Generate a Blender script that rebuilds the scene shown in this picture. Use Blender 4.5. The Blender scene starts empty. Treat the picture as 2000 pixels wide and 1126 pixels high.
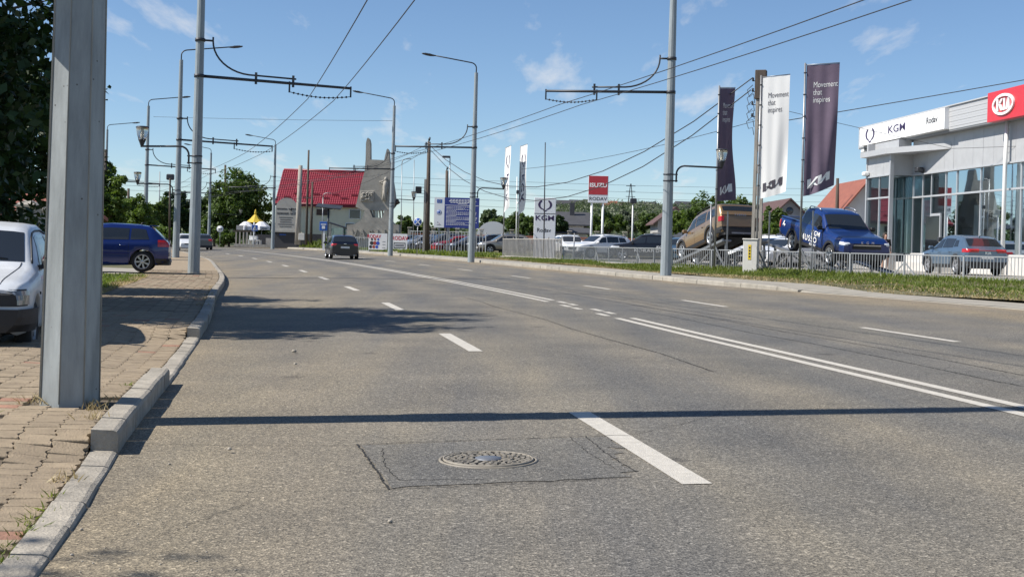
import bpy, bmesh, math, random
from mathutils import Vector, Matrix
R = math.radians
rnd = random.Random(7)
sc = bpy.context.scene
COL = sc.collection

# ------------------------------------------------------------------ camera
FPX, EYE, ROLL = 2500.0, 1.25, math.atan(.028)
cam_d = bpy.data.cameras.new('camera'); cam = bpy.data.objects.new('camera', cam_d); COL.objects.link(cam)
cam_d.sensor_width = 36.0; cam_d.sensor_fit = 'HORIZONTAL'; cam_d.lens = 36.0 * FPX / 2000.0
cam_d.shift_y = -81.0 / 2000.0; cam_d.clip_start = .05; cam_d.clip_end = 9000
cam.matrix_world = Matrix.Translation((0, 0, EYE)) @ Matrix.Rotation(R(90), 4, 'X') @ Matrix.Rotation(ROLL, 4, 'Z')
sc.camera = cam

# ------------------------------------------------------------------ sun, sky, exposure
SUN_EL = R(45); SUN_AZ = math.atan2(-.986, -.168)          # clockwise from +Y
sun_d = bpy.data.lights.new('sun', 'SUN'); sun = bpy.data.objects.new('sun', sun_d); COL.objects.link(sun)
sun_d.energy = 4.6; sun_d.angle = R(.53); sun_d.color = (1, .95, .875)
to_sun = Vector((math.sin(SUN_AZ) * math.cos(SUN_EL), math.cos(SUN_AZ) * math.cos(SUN_EL), math.sin(SUN_EL)))
sun.rotation_euler = to_sun.to_track_quat('Z', 'Y').to_euler(); sun.location = (-40, -20, 60)
w = bpy.data.worlds.new('World'); sc.world = w; w.use_nodes = True
nt = w.node_tree; nt.nodes.clear()
def wn(t, **k):
    n = nt.nodes.new(t)
    for a, b in k.items(): setattr(n, a, b)
    return n
sky = wn('ShaderNodeTexSky', sky_type='NISHITA', sun_disc=False)
sky.sun_elevation = SUN_EL; sky.sun_rotation = SUN_AZ; sky.altitude = 100; sky.air_density = .85; sky.dust_density = .0; sky.ozone_density = 5.0
bg = wn('ShaderNodeBackground'); bg.inputs[1].default_value = .082
out = wn('ShaderNodeOutputWorld')
tc = wn('ShaderNodeTexCoord')
sep = wn('ShaderNodeSeparateXYZ'); nt.links.new(tc.outputs['Generated'], sep.inputs[0])
# clouds: direction projected on a plane high above, so that they flatten towards the horizon
zc = wn('ShaderNodeMath', operation='MAXIMUM'); zc.inputs[1].default_value = .03; nt.links.new(sep.outputs['Z'], zc.inputs[0])
za = wn('ShaderNodeMath', operation='ADD'); za.inputs[1].default_value = .10; nt.links.new(zc.outputs[0], za.inputs[0])
dx = wn('ShaderNodeMath', operation='DIVIDE'); nt.links.new(sep.outputs['X'], dx.inputs[0]); nt.links.new(za.outputs[0], dx.inputs[1])
dy = wn('ShaderNodeMath', operation='DIVIDE'); nt.links.new(sep.outputs['Y'], dy.inputs[0]); nt.links.new(za.outputs[0], dy.inputs[1])
cb = wn('ShaderNodeCombineXYZ'); nt.links.new(dx.outputs[0], cb.inputs[0]); nt.links.new(dy.outputs[0], cb.inputs[1])
n1 = wn('ShaderNodeTexNoise'); n1.inputs['Scale'].default_value = 3.0; n1.inputs['Detail'].default_value = 9; n1.inputs['Roughness'].default_value = .58
mp = wn('ShaderNodeMapping'); mp.inputs['Location'].default_value = (3.7, 1.9, 0); mp.inputs['Scale'].default_value = (1.3, .36, 1)
nt.links.new(cb.outputs[0], mp.inputs[0]); nt.links.new(mp.outputs[0], n1.inputs['Vector'])
cr = wn('ShaderNodeValToRGB'); cr.color_ramp.elements[0].position = .575; cr.color_ramp.elements[0].color = (0, 0, 0, 1)
cr.color_ramp.elements[1].position = .74; cr.color_ramp.elements[1].color = (1, 1, 1, 1)
nt.links.new(n1.outputs['Fac'], cr.inputs[0])
hf = wn('ShaderNodeMapRange'); hf.inputs['From Min'].default_value = .0; hf.inputs['From Max'].default_value = .05; nt.links.new(sep.outputs['Z'], hf.inputs[0])
cm = wn('ShaderNodeMath', operation='MULTIPLY'); nt.links.new(cr.outputs[0], cm.inputs[0]); nt.links.new(hf.outputs[0], cm.inputs[1])
cm2 = wn('ShaderNodeMath', operation='MULTIPLY'); cm2.inputs[1].default_value = .55; nt.links.new(cm.outputs[0], cm2.inputs[0])
mx = wn('ShaderNodeMixRGB'); nt.links.new(cm2.outputs[0], mx.inputs[0]); nt.links.new(sky.outputs[0], mx.inputs[1]); mx.inputs[2].default_value = (7.2, 7.1, 7.0, 1)
nt.links.new(mx.outputs[0], bg.inputs[0]); nt.links.new(bg.outputs[0], out.inputs[0])
sc.view_settings.view_transform = 'Standard'; sc.view_settings.look = 'None'; sc.view_settings.gamma = 1; sc.view_settings.use_curve_mapping = False
sc.view_settings.exposure = 0.6
sc.render.resolution_x = 1024; sc.render.resolution_y = 576

# ------------------------------------------------------------------ pixel-to-place planning helper (metres, world space)
_c, _s = math.cos(ROLL), math.sin(ROLL)
def at(x, y, Y):
    """world point at depth Y seen at photograph position (x, y): used to read sizes and places off the photograph"""
    u = x - 1000; v = 482 - y
    return Vector(((u * _c - v * _s) / FPX * Y, Y, EYE + (u * _s + v * _c) / FPX * Y))

# ------------------------------------------------------------------ materials
MATS = {}
def mat(name, col, rough=.6, metal=0, var=0, vscale=3.0, bump=0, bscale=40, coat=0, spec=None, vcol=None, detail=6, emit=None, trans=0, alpha=None, stretch=None, ior=None):
    if name in MATS: return MATS[name]
    m = bpy.data.materials.new(name); m.use_nodes = True; MATS[name] = m
    t = m.node_tree; b = t.nodes['Principled BSDF']
    b.inputs['Base Color'].default_value = (*col, 1); b.inputs['Roughness'].default_value = rough; b.inputs['Metallic'].default_value = metal
    if coat: b.inputs['Coat Weight'].default_value = coat; b.inputs['Coat Roughness'].default_value = .04
    if spec is not None: b.inputs['Specular IOR Level'].default_value = spec
    if trans: b.inputs['Transmission Weight'].default_value = trans
    if ior: b.inputs['IOR'].default_value = ior
    if emit: b.inputs['Emission Color'].default_value = (*emit[:3], 1); b.inputs['Emission Strength'].default_value = emit[3]
    if var or bump:
        g = t.nodes.new('ShaderNodeNewGeometry'); src = g.outputs['Position']
        if stretch:
            q = t.nodes.new('ShaderNodeMapping'); q.inputs['Scale'].default_value = stretch; t.links.new(src, q.inputs[0]); src = q.outputs[0]
    if var:
        n = t.nodes.new('ShaderNodeTexNoise'); n.inputs['Scale'].default_value = vscale; n.inputs['Detail'].default_value = detail; n.inputs['Roughness'].default_value = .65
        t.links.new(src, n.inputs['Vector'])
        r = t.nodes.new('ShaderNodeValToRGB'); t.links.new(n.outputs['Fac'], r.inputs[0])
        c2 = vcol if vcol else tuple(min(1, c * (1 + var)) for c in col)
        r.color_ramp.elements[0].position = .3; r.color_ramp.elements[0].color = (*[c * (1 - var) for c in col], 1)
        r.color_ramp.elements[1].position = .72; r.color_ramp.elements[1].color = (*c2, 1)
        t.links.new(r.outputs[0], b.inputs['Base Color'])
    if bump:
        n2 = t.nodes.new('ShaderNodeTexNoise'); n2.inputs['Scale'].default_value = bscale; n2.inputs['Detail'].default_value = 5; t.links.new(src, n2.inputs['Vector'])
        bp = t.nodes.new('ShaderNodeBump'); bp.inputs['Strength'].default_value = bump; bp.inputs['Distance'].default_value = .02
        t.links.new(n2.outputs['Fac'], bp.inputs['Height']); t.links.new(bp.outputs[0], b.inputs['Normal'])
    return m
def add_objvar(m, amt=.25, hue=.0):
    """per-object brightness variation"""
    t = m.node_tree; b = t.nodes['Principled BSDF']; bc = b.inputs['Base Color']
    o = t.nodes.new('ShaderNodeObjectInfo'); h = t.nodes.new('ShaderNodeHueSaturation')
    r = t.nodes.new('ShaderNodeMapRange'); r.inputs['To Min'].default_value = 1 - amt; r.inputs['To Max'].default_value = 1 + amt
    t.links.new(o.outputs['Random'], r.inputs[0]); t.links.new(r.outputs[0], h.inputs['Value'])
    if bc.is_linked: t.links.new(bc.links[0].from_socket, h.inputs['Color'])
    else: h.inputs['Color'].default_value = bc.default_value
    t.links.new(h.outputs[0], bc); return m
def leaf_mat(name, c1, c2, transl=.35):
    m = bpy.data.materials.new(name); m.use_nodes = True; MATS[name] = m
    t = m.node_tree; t.nodes.clear()
    o = t.nodes.new('ShaderNodeOutputMaterial')
    a = t.nodes.new('ShaderNodeAttribute'); a.attribute_name = 'leafv'
    r = t.nodes.new('ShaderNodeMixRGB'); t.links.new(a.outputs['Fac'], r.inputs[0]); r.inputs[1].default_value = (*c1, 1); r.inputs[2].default_value = (*c2, 1)
    p = t.nodes.new('ShaderNodeBsdfPrincipled'); p.inputs['Roughness'].default_value = .55; p.inputs['Specular IOR Level'].default_value = .35
    t.links.new(r.outputs[0], p.inputs['Base Color'])
    tr = t.nodes.new('ShaderNodeBsdfTranslucent')
    hs = t.nodes.new('ShaderNodeHueSaturation'); hs.inputs['Saturation'].default_value = 1.15; hs.inputs['Value'].default_value = 1.3; t.links.new(r.outputs[0], hs.inputs['Color']); t.links.new(hs.outputs[0], tr.inputs[0])
    mxs = t.nodes.new('ShaderNodeMixShader'); mxs.inputs[0].default_value = transl
    t.links.new(p.outputs[0], mxs.inputs[1]); t.links.new(tr.outputs[0], mxs.inputs[2]); t.links.new(mxs.outputs[0], o.inputs[0])
    return m

def asphalt_mat():
    m = bpy.data.materials.new('asphalt'); m.use_nodes = True; MATS['asphalt'] = m
    t = m.node_tree; b = t.nodes['Principled BSDF']; L = t.links.new
    N = lambda ty: t.nodes.new(ty)
    g = N('ShaderNodeNewGeometry')
    # aggregate
    v = N('ShaderNodeTexVoronoi'); v.inputs['Scale'].default_value = 95; L(g.outputs['Position'], v.inputs['Vector'])
    sp = N('ShaderNodeSeparateColor'); L(v.outputs['Color'], sp.inputs[0])
    r = N('ShaderNodeValToRGB'); L(sp.outputs[0], r.inputs[0])
    e = r.color_ramp.elements; e[0].position = 0; e[0].color = (.034, .033, .031, 1); e[1].position = 1; e[1].color = (.56, .52, .45, 1)
    for p, c in ((.3, (.086, .081, .073)), (.62, (.155, .143, .124)), (.85, (.245, .226, .195)), (.94, (.36, .33, .28))):
        q = e.new(p); q.color = (*c, 1)
    v2 = N('ShaderNodeTexVoronoi'); v2.inputs['Scale'].default_value = 165; L(g.outputs['Position'], v2.inputs['Vector'])
    sp2 = N('ShaderNodeSeparateColor'); L(v2.outputs['Color'], sp2.inputs[0])
    r2 = N('ShaderNodeValToRGB'); L(sp2.outputs[1], r2.inputs[0]); e2 = r2.color_ramp.elements
    e2[0].color = (.045, .043, .040, 1); e2[1].color = (.30, .278, .238, 1)
    mixa = N('ShaderNodeMixRGB'); mixa.inputs[0].default_value = .52; L(r.outputs[0], mixa.inputs[1]); L(r2.outputs[0], mixa.inputs[2])
    # wear: stretched along the road (worn tyre tracks are darker and bluer), blotches, fine dust
    sxyz = N('ShaderNodeSeparateXYZ'); L(g.outputs['Position'], sxyz.inputs[0])
    mp_ = N('ShaderNodeMapping'); mp_.inputs['Rotation'].default_value = (0, 0, R(-11)); mp_.inputs['Scale'].default_value = (.55, .045, 1); L(g.outputs['Position'], mp_.inputs[0])
    n = N('ShaderNodeTexNoise'); n.inputs['Scale'].default_value = 1.2; n.inputs['Detail'].default_value = 7; n.inputs['Roughness'].default_value = .6; L(mp_.outputs[0], n.inputs['Vector'])
    rr = N('ShaderNodeValToRGB'); L(n.outputs['Fac'], rr.inputs[0]); rr.color_ramp.elements[0].position = .36; rr.color_ramp.elements[0].color = (.84, .87, .93, 1); rr.color_ramp.elements[1].position = .66; rr.color_ramp.elements[1].color = (1.24, 1.18, 1.06, 1)
    mul = N('ShaderNodeMixRGB'); mul.blend_type = 'MULTIPLY'; mul.inputs[0].default_value = 1; L(mixa.outputs[0], mul.inputs[1]); L(rr.outputs[0], mul.inputs[2])
    n3 = N('ShaderNodeTexNoise'); n3.inputs['Scale'].default_value = .8; n3.inputs['Detail'].default_value = 8; L(g.outputs['Position'], n3.inputs['Vector'])
    r3 = N('ShaderNodeValToRGB'); L(n3.outputs['Fac'], r3.inputs[0]); r3.color_ramp.elements[0].position = .3; r3.color_ramp.elements[0].color = (.84, .845, .855, 1); r3.color_ramp.elements[1].position = .7; r3.color_ramp.elements[1].color = (1.16, 1.145, 1.11, 1)
    mul2 = N('ShaderNodeMixRGB'); mul2.blend_type = 'MULTIPLY'; mul2.inputs[0].default_value = 1; L(mul.outputs[0], mul2.inputs[1]); L(r3.outputs[0], mul2.inputs[2])
    # tyre tracks and dirt swept to the edges, across the road
    la = N('ShaderNodeAttribute'); la.attribute_name = 'lat'
    nz = N('ShaderNodeTexNoise'); nz.inputs['Scale'].default_value = .35; nz.inputs['Detail'].default_value = 6; L(g.outputs['Position'], nz.inputs['Vector'])
    jl = N('ShaderNodeMath'); jl.operation = 'MULTIPLY_ADD'; jl.inputs[1].default_value = .9; jl.inputs[2].default_value = -.45; L(nz.outputs['Fac'], jl.inputs[0])
    lt = N('ShaderNodeMath'); lt.operation = 'ADD'; L(la.outputs['Fac'], lt.inputs[0]); L(jl.outputs[0], lt.inputs[1])
    lm = N('ShaderNodeMapRange'); lm.inputs['From Min'].default_value = -4; lm.inputs['From Max'].default_value = 14; L(lt.outputs[0], lm.inputs[0])
    lr = N('ShaderNodeValToRGB'); L(lm.outputs[0], lr.inputs[0]); le = lr.color_ramp.elements
    pos = lambda d: (d + 4) / 18
    stops = [(-3.1, (1.22, 1.12, .96)), (-2.55, (1.10, 1.05, .95)), (-2.1, (1.0, .97, .93)), (-1.5, (1.06, 1.03, .97)), (-.7, (.96, .95, .94)), (.1, (1.05, 1.03, .98)), (.9, (.78, .80, .84)), (1.8, (1.0, .99, .97)), (2.6, (.74, .77, .82)), (3.4, (.98, .98, .97)), (4.4, (.76, .79, .84)), (5.1, (1.0, .99, .97)), (6.0, (.78, .81, .85)), (6.8, (1.0, .99, .96)), (7.7, (.80, .82, .86)), (8.5, (1.02, 1.0, .96)), (9.4, (.92, .92, .92)), (10.3, (1.22, 1.12, .95)), (11.5, (1.45, 1.28, 1.02))]
    le[0].position = pos(stops[0][0]); le[0].color = (*stops[0][1], 1); le[1].position = pos(stops[-1][0]); le[1].color = (*stops[-1][1], 1)
    for d_, c_ in stops[1:-1]: q = le.new(pos(d_)); q.color = (*c_, 1)
    mulL = N('ShaderNodeMixRGB'); mulL.blend_type = 'MULTIPLY'; mulL.inputs[0].default_value = 1.0; L(mul2.outputs[0], mulL.inputs[1]); L(lr.outputs[0], mulL.inputs[2]); mul2 = mulL
    # oil spots
    vs = N('ShaderNodeTexVoronoi'); vs.inputs['Scale'].default_value = .8; L(g.outputs['Position'], vs.inputs['Vector'])
    rs = N('ShaderNodeValToRGB'); L(vs.outputs['Distance'], rs.inputs[0]); rs.color_ramp.elements[0].position = .03; rs.color_ramp.elements[0].color = (.5, .5, .52, 1); rs.color_ramp.elements[1].position = .11; rs.color_ramp.elements[1].color = (1, 1, 1, 1)
    mul3 = N('ShaderNodeMixRGB'); mul3.blend_type = 'MULTIPLY'; mul3.inputs[0].default_value = .8; L(mul2.outputs[0], mul3.inputs[1]); L(rs.outputs[0], mul3.inputs[2])
    L(mul3.outputs[0], b.inputs['Base Color']); b.inputs['Roughness'].default_value = .78; b.inputs['Specular IOR Level'].default_value = .3
    bp = N('ShaderNodeBump'); bp.inputs['Strength'].default_value = .4; bp.inputs['Distance'].default_value = .008; L(v.outputs['Distance'], bp.inputs['Height'])
    nb = N('ShaderNodeTexNoise'); nb.inputs['Scale'].default_value = 9; L(g.outputs['Position'], nb.inputs['Vector'])
    bp2 = N('ShaderNodeBump'); bp2.inputs['Strength'].default_value = .25; bp2.inputs['Distance'].default_value = .02; L(nb.outputs['Fac'], bp2.inputs['Height']); L(bp.outputs[0], bp2.inputs['Normal'])
    L(bp2.outputs[0], b.inputs['Normal'])
    return m
asphalt_mat()
mat('road_paint', (.52, .485, .42), .6, var=.16, vscale=14, bump=.35, bscale=120)
mat('crack', (.018, .017, .016), .95)
mat('kerb', (.34, .305, .25), .85, var=.28, vscale=7, bump=.5, bscale=60); add_objvar(MATS['kerb'], .12)
mat('kerb_far', (.31, .285, .24), .85, var=.2, vscale=3, bump=.3, bscale=40); add_objvar(MATS['kerb_far'], .1)
mat('paver', (.285, .222, .148), .88, var=.22, vscale=9, bump=.5, bscale=90); add_objvar(MATS['paver'], .10)
mat('paver_red', (.31, .165, .11), .88, var=.28, vscale=9, bump=.5, bscale=90); add_objvar(MATS['paver_red'], .14)
mat('sand', (.12, .095, .065), .95, var=.35, vscale=5, bump=.4)
mat('dirt', (.20, .16, .115), .95, var=.3, vscale=1.4, bump=.6, bscale=25)
mat('soil_grass', (.085, .095, .034), .95, var=.5, vscale=1.1, bump=.6, bscale=20, vcol=(.19, .165, .08))
mat('concrete_walk', (.30, .275, .23), .9, var=.25, vscale=1.6, bump=.4, bscale=30)
mat('lot', (.30, .28, .245), .9, var=.18, vscale=.8, bump=.3)
mat('galv', (.31, .33, .325), .55, .2, var=.30, vscale=2.6, bump=.10, bscale=60, stretch=(3.2, 3.2, .55))
def specks(m, scale=16, lo=.035, hi=.06, dark=.35):
    t = m.node_tree; b = t.nodes['Principled BSDF']; g = t.nodes.new('ShaderNodeNewGeometry'); v = t.nodes.new('ShaderNodeTexVoronoi'); v.inputs['Scale'].default_value = scale; t.links.new(g.outputs['Position'], v.inputs['Vector'])
    r = t.nodes.new('ShaderNodeValToRGB'); r.color_ramp.elements[0].position = lo; r.color_ramp.elements[0].color = (dark, dark * .9, dark * .8, 1); r.color_ramp.elements[1].position = hi; r.color_ramp.elements[1].color = (1, 1, 1, 1); t.links.new(v.outputs['Distance'], r.inputs[0])
    m_ = t.nodes.new('ShaderNodeMixRGB'); m_.blend_type = 'MULTIPLY'; m_.inputs[0].default_value = 1; src = b.inputs['Base Color'].links[0].from_socket; t.links.new(src, m_.inputs[1]); t.links.new(r.outputs[0], m_.inputs[2]); t.links.new(m_.outputs[0], b.inputs['Base Color'])
specks(MATS['galv'], 9, .04, .075)
mat('pole_paint', (.265, .30, .315), .5, .1, var=.16, vscale=3, stretch=(3, 3, .6))
mat('dark_steel', (.045, .048, .055), .5, .3)
mat('mid_steel', (.28, .285, .29), .42, .6, var=.15, vscale=4)
mat('wire', (.035, .035, .038), .6)
mat('black', (.012, .012, .013), .5)
mat('plastic_black', (.022, .022, .024), .6, var=.2, vscale=8)
mat('rubber', (.018, .018, .018), .85)
mat('glass_dark', (.012, .014, .017), .06, spec=.8)
mat('glass_car', (.02, .024, .028), .05, spec=.9)
mat('chrome', (.62, .63, .65), .18, 1)
mat('alloy', (.52, .53, .55), .32, .75)
mat('white', (.78, .78, .76), .5)
mat('lens_clear', (.60, .62, .65), .12, coat=.5)
mat('lens_red', (.42, .012, .012), .15, coat=.6)
mat('lens_amber', (.55, .2, .02), .2)
mat('plate', (.72, .72, .70), .5)
mat('glass_lamp', (.72, .70, .62), .1, trans=.85, ior=1.2)
mat('concrete', (.36, .335, .29), .9, var=.24, vscale=1.2, bump=.5, bscale=12)
mat('concrete_post', (.34, .315, .275), .9, var=.25, vscale=2.5, bump=.3, stretch=(3, 3, .8))
mat('bark', (.11, .085, .06), .95, var=.4, vscale=6, bump=.9, bscale=18, stretch=(1, 1, .25))
mat('wood_dark', (.085, .065, .05), .85, var=.4, vscale=5, stretch=(5, 5, .5))
mat('navy_text', (.035, .02, .075), .5)
mat('dark_text', (.025, .025, .03), .5)
mat('white_text', (.85, .85, .83), .5)
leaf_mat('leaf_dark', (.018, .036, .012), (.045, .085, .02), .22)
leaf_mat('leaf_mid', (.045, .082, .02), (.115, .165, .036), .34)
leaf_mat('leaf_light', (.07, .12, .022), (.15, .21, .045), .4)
leaf_mat('leaf_far', (.05, .085, .034), (.115, .15, .06), .25)
leaf_mat('leaf_olive', (.10, .125, .075), (.18, .20, .13), .25)
leaf_mat('grass_blade', (.085, .125, .02), (.22, .26, .06), .4)
leaf_mat('grass_dry', (.30, .23, .11), (.44, .36, .20), .3)
leaf_mat('lawn_blade', (.085, .14, .018), (.21, .26, .05), .4)

# ------------------------------------------------------------------ mesh helpers
class MB:
    def __init__(s): s.v = []; s.f = []; s.sm = []
    def quad(s, a, b, c, d, smooth=False):
        i = len(s.v); s.v += [tuple(a), tuple(b), tuple(c), tuple(d)]; s.f.append((i, i + 1, i + 2, i + 3)); s.sm.append(smooth); return s
    def poly(s, pts, smooth=False):
        i = len(s.v); s.v += [tuple(p) for p in pts]; s.f.append(tuple(range(i, i + len(pts)))); s.sm.append(smooth); return s
    def box(s, c, d, rz=0, bev=0, M=None):
        hx, hy, hz = d[0] / 2, d[1] / 2, d[2] / 2
        i = len(s.v); cz, sz = math.cos(rz), math.sin(rz)
        if bev <= 0:
            P = [(x * hx, y * hy, z * hz) for z in (-1, 1) for y in (-1, 1) for x in (-1, 1)]
            Fq = [(0, 2, 3, 1), (4, 5, 7, 6), (0, 1, 5, 4), (2, 6, 7, 3), (0, 4, 6, 2), (1, 3, 7, 5)]
        else:
            b = min(bev, hx * .9, hy * .9, hz * .9); P = []; Fq = []
            ring = lambda x, y, z: [(-x, -y + b, z), (-x + b, -y, z), (x - b, -y, z), (x, -y + b, z), (x, y - b, z), (x - b, y, z), (-x + b, y, z), (-x, y - b, z)]
            def inner(x, y, z): return [(-x, -y, z)] * 0
            P += [(-hx + b, -hy + b, -hz), (hx - b, -hy + b, -hz), (hx - b, hy - b, -hz), (-hx + b, hy - b, -hz)]
            P += ring(hx, hy, -hz + b); P += ring(hx, hy, hz - b)
            P += [(-hx + b, -hy + b, hz), (hx - b, -hy + b, hz), (hx - b, hy - b, hz), (-hx + b, hy - b, hz)]
            Fq.append((3, 2, 1, 0)); Fq.append((20, 21, 22, 23))
            for k in range(8): Fq.append((4 + k, 4 + (k + 1) % 8, 12 + (k + 1) % 8, 12 + k))
            cor = [0, 0, 1, 1, 2, 2, 3, 3]
            for k in range(8):
                k2 = (k + 1) % 8; a, bq = cor[k], cor[k2]
                if a == bq: Fq.append((a, 4 + k2, 4 + k)); Fq.append((20 + a, 12 + k, 12 + k2))
                else: Fq.append((a, bq, 4 + k2, 4 + k)); Fq.append((20 + bq, 20 + a, 12 + k, 12 + k2))
        for x, y, z in P:
            q = Vector((x * cz - y * sz + c[0], x * sz + y * cz + c[1], z + c[2]))
            if M: q = M @ q
            s.v.append(tuple(q))
        for f in Fq: s.f.append(tuple(i + k for k in f)); s.sm.append(False)
        return s
    def bar(s, p0, p1, wd, ht=None, up=(0, 0, 1)):
        p0, p1 = Vector(p0), Vector(p1); ht = wd if ht is None else ht
        d = (p1 - p0); L = d.length
        if L < 1e-6: return s
        d /= L; u = Vector(up)
        if abs(d.dot(u)) > .98: u = Vector((1, 0, 0))
        x = d.cross(u).normalized(); z = x.cross(d).normalized()
        i = len(s.v)
        for p in (p0, p1):
            for a, b in ((-1, -1), (1, -1), (1, 1), (-1, 1)): s.v.append(tuple(p + x * a * wd / 2 + z * b * ht / 2))
        for f in ((0, 3, 2, 1), (4, 5, 6, 7), (0, 1, 5, 4), (1, 2, 6, 5), (2, 3, 7, 6), (3, 0, 4, 7)): s.f.append(tuple(i + k for k in f)); s.sm.append(False)
        return s
    def tube(s, pts, rad, n=8, smooth=True, cap=True):
        pts = [Vector(p) for p in pts]; m = len(pts)
        if not hasattr(rad, '__len__'): rad = [rad] * m
        i0 = len(s.v); ref = None
        for k, p in enumerate(pts):
            d = (pts[min(k + 1, m - 1)] - pts[max(k - 1, 0)])
            if d.length < 1e-9: d = Vector((0, 0, 1))
            d.normalize()
            if ref is None: ref = Vector((0, 0, 1)) if abs(d.z) < .9 else Vector((1, 0, 0))
            x = d.cross(ref).normalized(); y = x.cross(d).normalized(); ref = y if abs(d.dot(y)) < .5 else ref
            for j in range(n):
                a = 2 * math.pi * j / n; s.v.append(tuple(p + x * math.cos(a) * rad[k] + y * math.sin(a) * rad[k]))
        for k in range(m - 1):
            for j in range(n):
                a = i0 + k * n + j; b = i0 + k * n + (j + 1) % n; s.f.append((a, a + n, b + n, b)); s.sm.append(smooth)
        if cap:
            s.f.append(tuple(i0 + j for j in range(n))); s.sm.append(False)
            s.f.append(tuple(i0 + (m - 1) * n + j for j in reversed(range(n)))); s.sm.append(False)
        return s
    def lathe(s, prof, n=16, c=(0, 0, 0), smooth=True, M=None, ph=0, cap=True):
        i0 = len(s.v)
        for r, z in prof:
            for j in range(n):
                a = 2 * math.pi * j / n + ph; q = Vector((r * math.cos(a) + c[0], r * math.sin(a) + c[1], z + c[2]))
                if M: q = M @ q
                s.v.append(tuple(q))
        for k in range(len(prof) - 1):
            for j in range(n):
                a = i0 + k * n + j; b = i0 + k * n + (j + 1) % n; s.f.append((a, b, b + n, a + n)); s.sm.append(smooth)
        if not cap: return s
        if prof[0][0] > 1e-4: s.f.append(tuple(i0 + j for j in reversed(range(n)))); s.sm.append(False)
        if prof[-1][0] > 1e-4: s.f.append(tuple(i0 + (len(prof) - 1) * n + j for j in range(n))); s.sm.append(False)
        return s
    def prism(s, poly, h0, h1, xf=None):
        """poly: 2-D outline (counter-clockwise); extruded h0..h1; xf maps (x, y, h) to a point"""
        xf = xf or (lambda x, y, h: (x, y, h)); n = len(poly); i = len(s.v)
        for h in (h0, h1):
            for x, y in poly: s.v.append(tuple(xf(x, y, h)))
        s.f.append(tuple(i + k for k in reversed(range(n)))); s.sm.append(False)
        s.f.append(tuple(i + n + k for k in range(n))); s.sm.append(False)
        for k in range(n):
            k2 = (k + 1) % n; s.f.append((i + k, i + k2, i + n + k2, i + n + k)); s.sm.append(False)
        return s
    def grid(s, nu, nv, fn, smooth=True, flip=False):
        i = len(s.v)
        for a in range(nu + 1):
            for b in range(nv + 1): s.v.append(tuple(fn(a / nu, b / nv)))
        for a in range(nu):
            for b in range(nv):
                p = i + a * (nv + 1) + b; q = (p, p + nv + 1, p + nv + 2, p + 1)
                s.f.append(q[::-1] if flip else q); s.sm.append(smooth)
        return s
    def mesh(s, name, m=None):
        me = bpy.data.meshes.new(name); me.from_pydata(s.v, [], s.f); me.polygons.foreach_set('use_smooth', s.sm)
        if m: me.materials.append(MATS[m] if isinstance(m, str) else m)
        me.update(); return me
    def build(s, name, m, parent=None, fix=True, **k):
        me = s.mesh(name, m)
        if fix:
            bm = bmesh.new(); bm.from_mesh(me); bmesh.ops.recalc_face_normals(bm, faces=bm.faces); bm.to_mesh(me); bm.free()
        return link(name, me, parent, **k)
def link(name, me, parent=None, loc=None, rz=None, kind=None):
    o = bpy.data.objects.new(name, me); COL.objects.link(o)
    if parent: o.parent = parent
    if loc is not None: o.location = loc
    if rz is not None: o.rotation_euler = (0, 0, rz)
    if kind: o['kind'] = kind
    return o
def tag(o, label, cat, group=None):
    o['label'] = label; o['category'] = cat
    if group: o['group'] = group
    return o
def thing(name, label, cat, loc=(0, 0, 0), rz=0, group=None):
    o = bpy.data.objects.new(name, None); COL.objects.link(o); o.empty_display_size = .2
    o.location = loc; o.rotation_euler = (0, 0, rz); return tag(o, label, cat, group)
def struct(o): o['kind'] = 'structure'; return o
def copy_thing(root, loc, rz, label, group=None):
    r = root.copy(); COL.objects.link(r); r.location = loc; r.rotation_euler = (0, 0, rz); r['label'] = label
    if group: r['group'] = group
    for ch in list(root.children):
        c = ch.copy(); COL.objects.link(c); c.parent = r
        for gch in list(ch.children):
            e = gch.copy(); COL.objects.link(e); e.parent = c
    return r
_fc = {}
def text_pts(txt, size=1.0, align='CENTER', bold=0.0, shear=0.0, spacing=1.0, xs=1.0):
    """triangulated outline of a piece of lettering, as (verts, faces) in the plane"""
    cu = bpy.data.curves.new('lettering', 'FONT'); cu.body = txt; cu.size = size; cu.align_x = align; cu.align_y = 'CENTER'; cu.offset = bold * size; cu.shear = shear; cu.space_character = spacing; cu.resolution_u = 3
    o = bpy.data.objects.new('lettering', cu); COL.objects.link(o)
    dg = bpy.context.evaluated_depsgraph_get(); me = bpy.data.meshes.new_from_object(o.evaluated_get(dg))
    V = [(v.co.x * xs, v.co.y) for v in me.vertices]; Fc = [tuple(p.vertices) for p in me.polygons]
    bpy.data.objects.remove(o); bpy.data.curves.remove(cu); bpy.data.meshes.remove(me)
    return V, Fc
def lettering(name, txt, size, m, parent, org, ux, uy, off=.006, fn=None, **k):
    """flat print: lettering laid on a surface at org with directions ux, uy"""
    V, Fc = text_pts(txt, size, **k); ux, uy = Vector(ux).normalized(), Vector(uy).normalized(); n = ux.cross(uy); org = Vector(org)
    b = MB()
    b.v = [tuple(fn(x, y)) if fn else tuple(org + ux * x + uy * y + n * off) for x, y in V]
    b.f = Fc; b.sm = [False] * len(Fc)
    return b.build(name, m, parent, fix=False)
def arc(c, r, a0, a1, n): return [(c[0] + r * math.cos(a0 + (a1 - a0) * k / n), c[1] + r * math.sin(a0 + (a1 - a0) * k / n)) for k in range(n + 1)]
def lerp(a, b, t): return a + (b - a) * t
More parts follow.
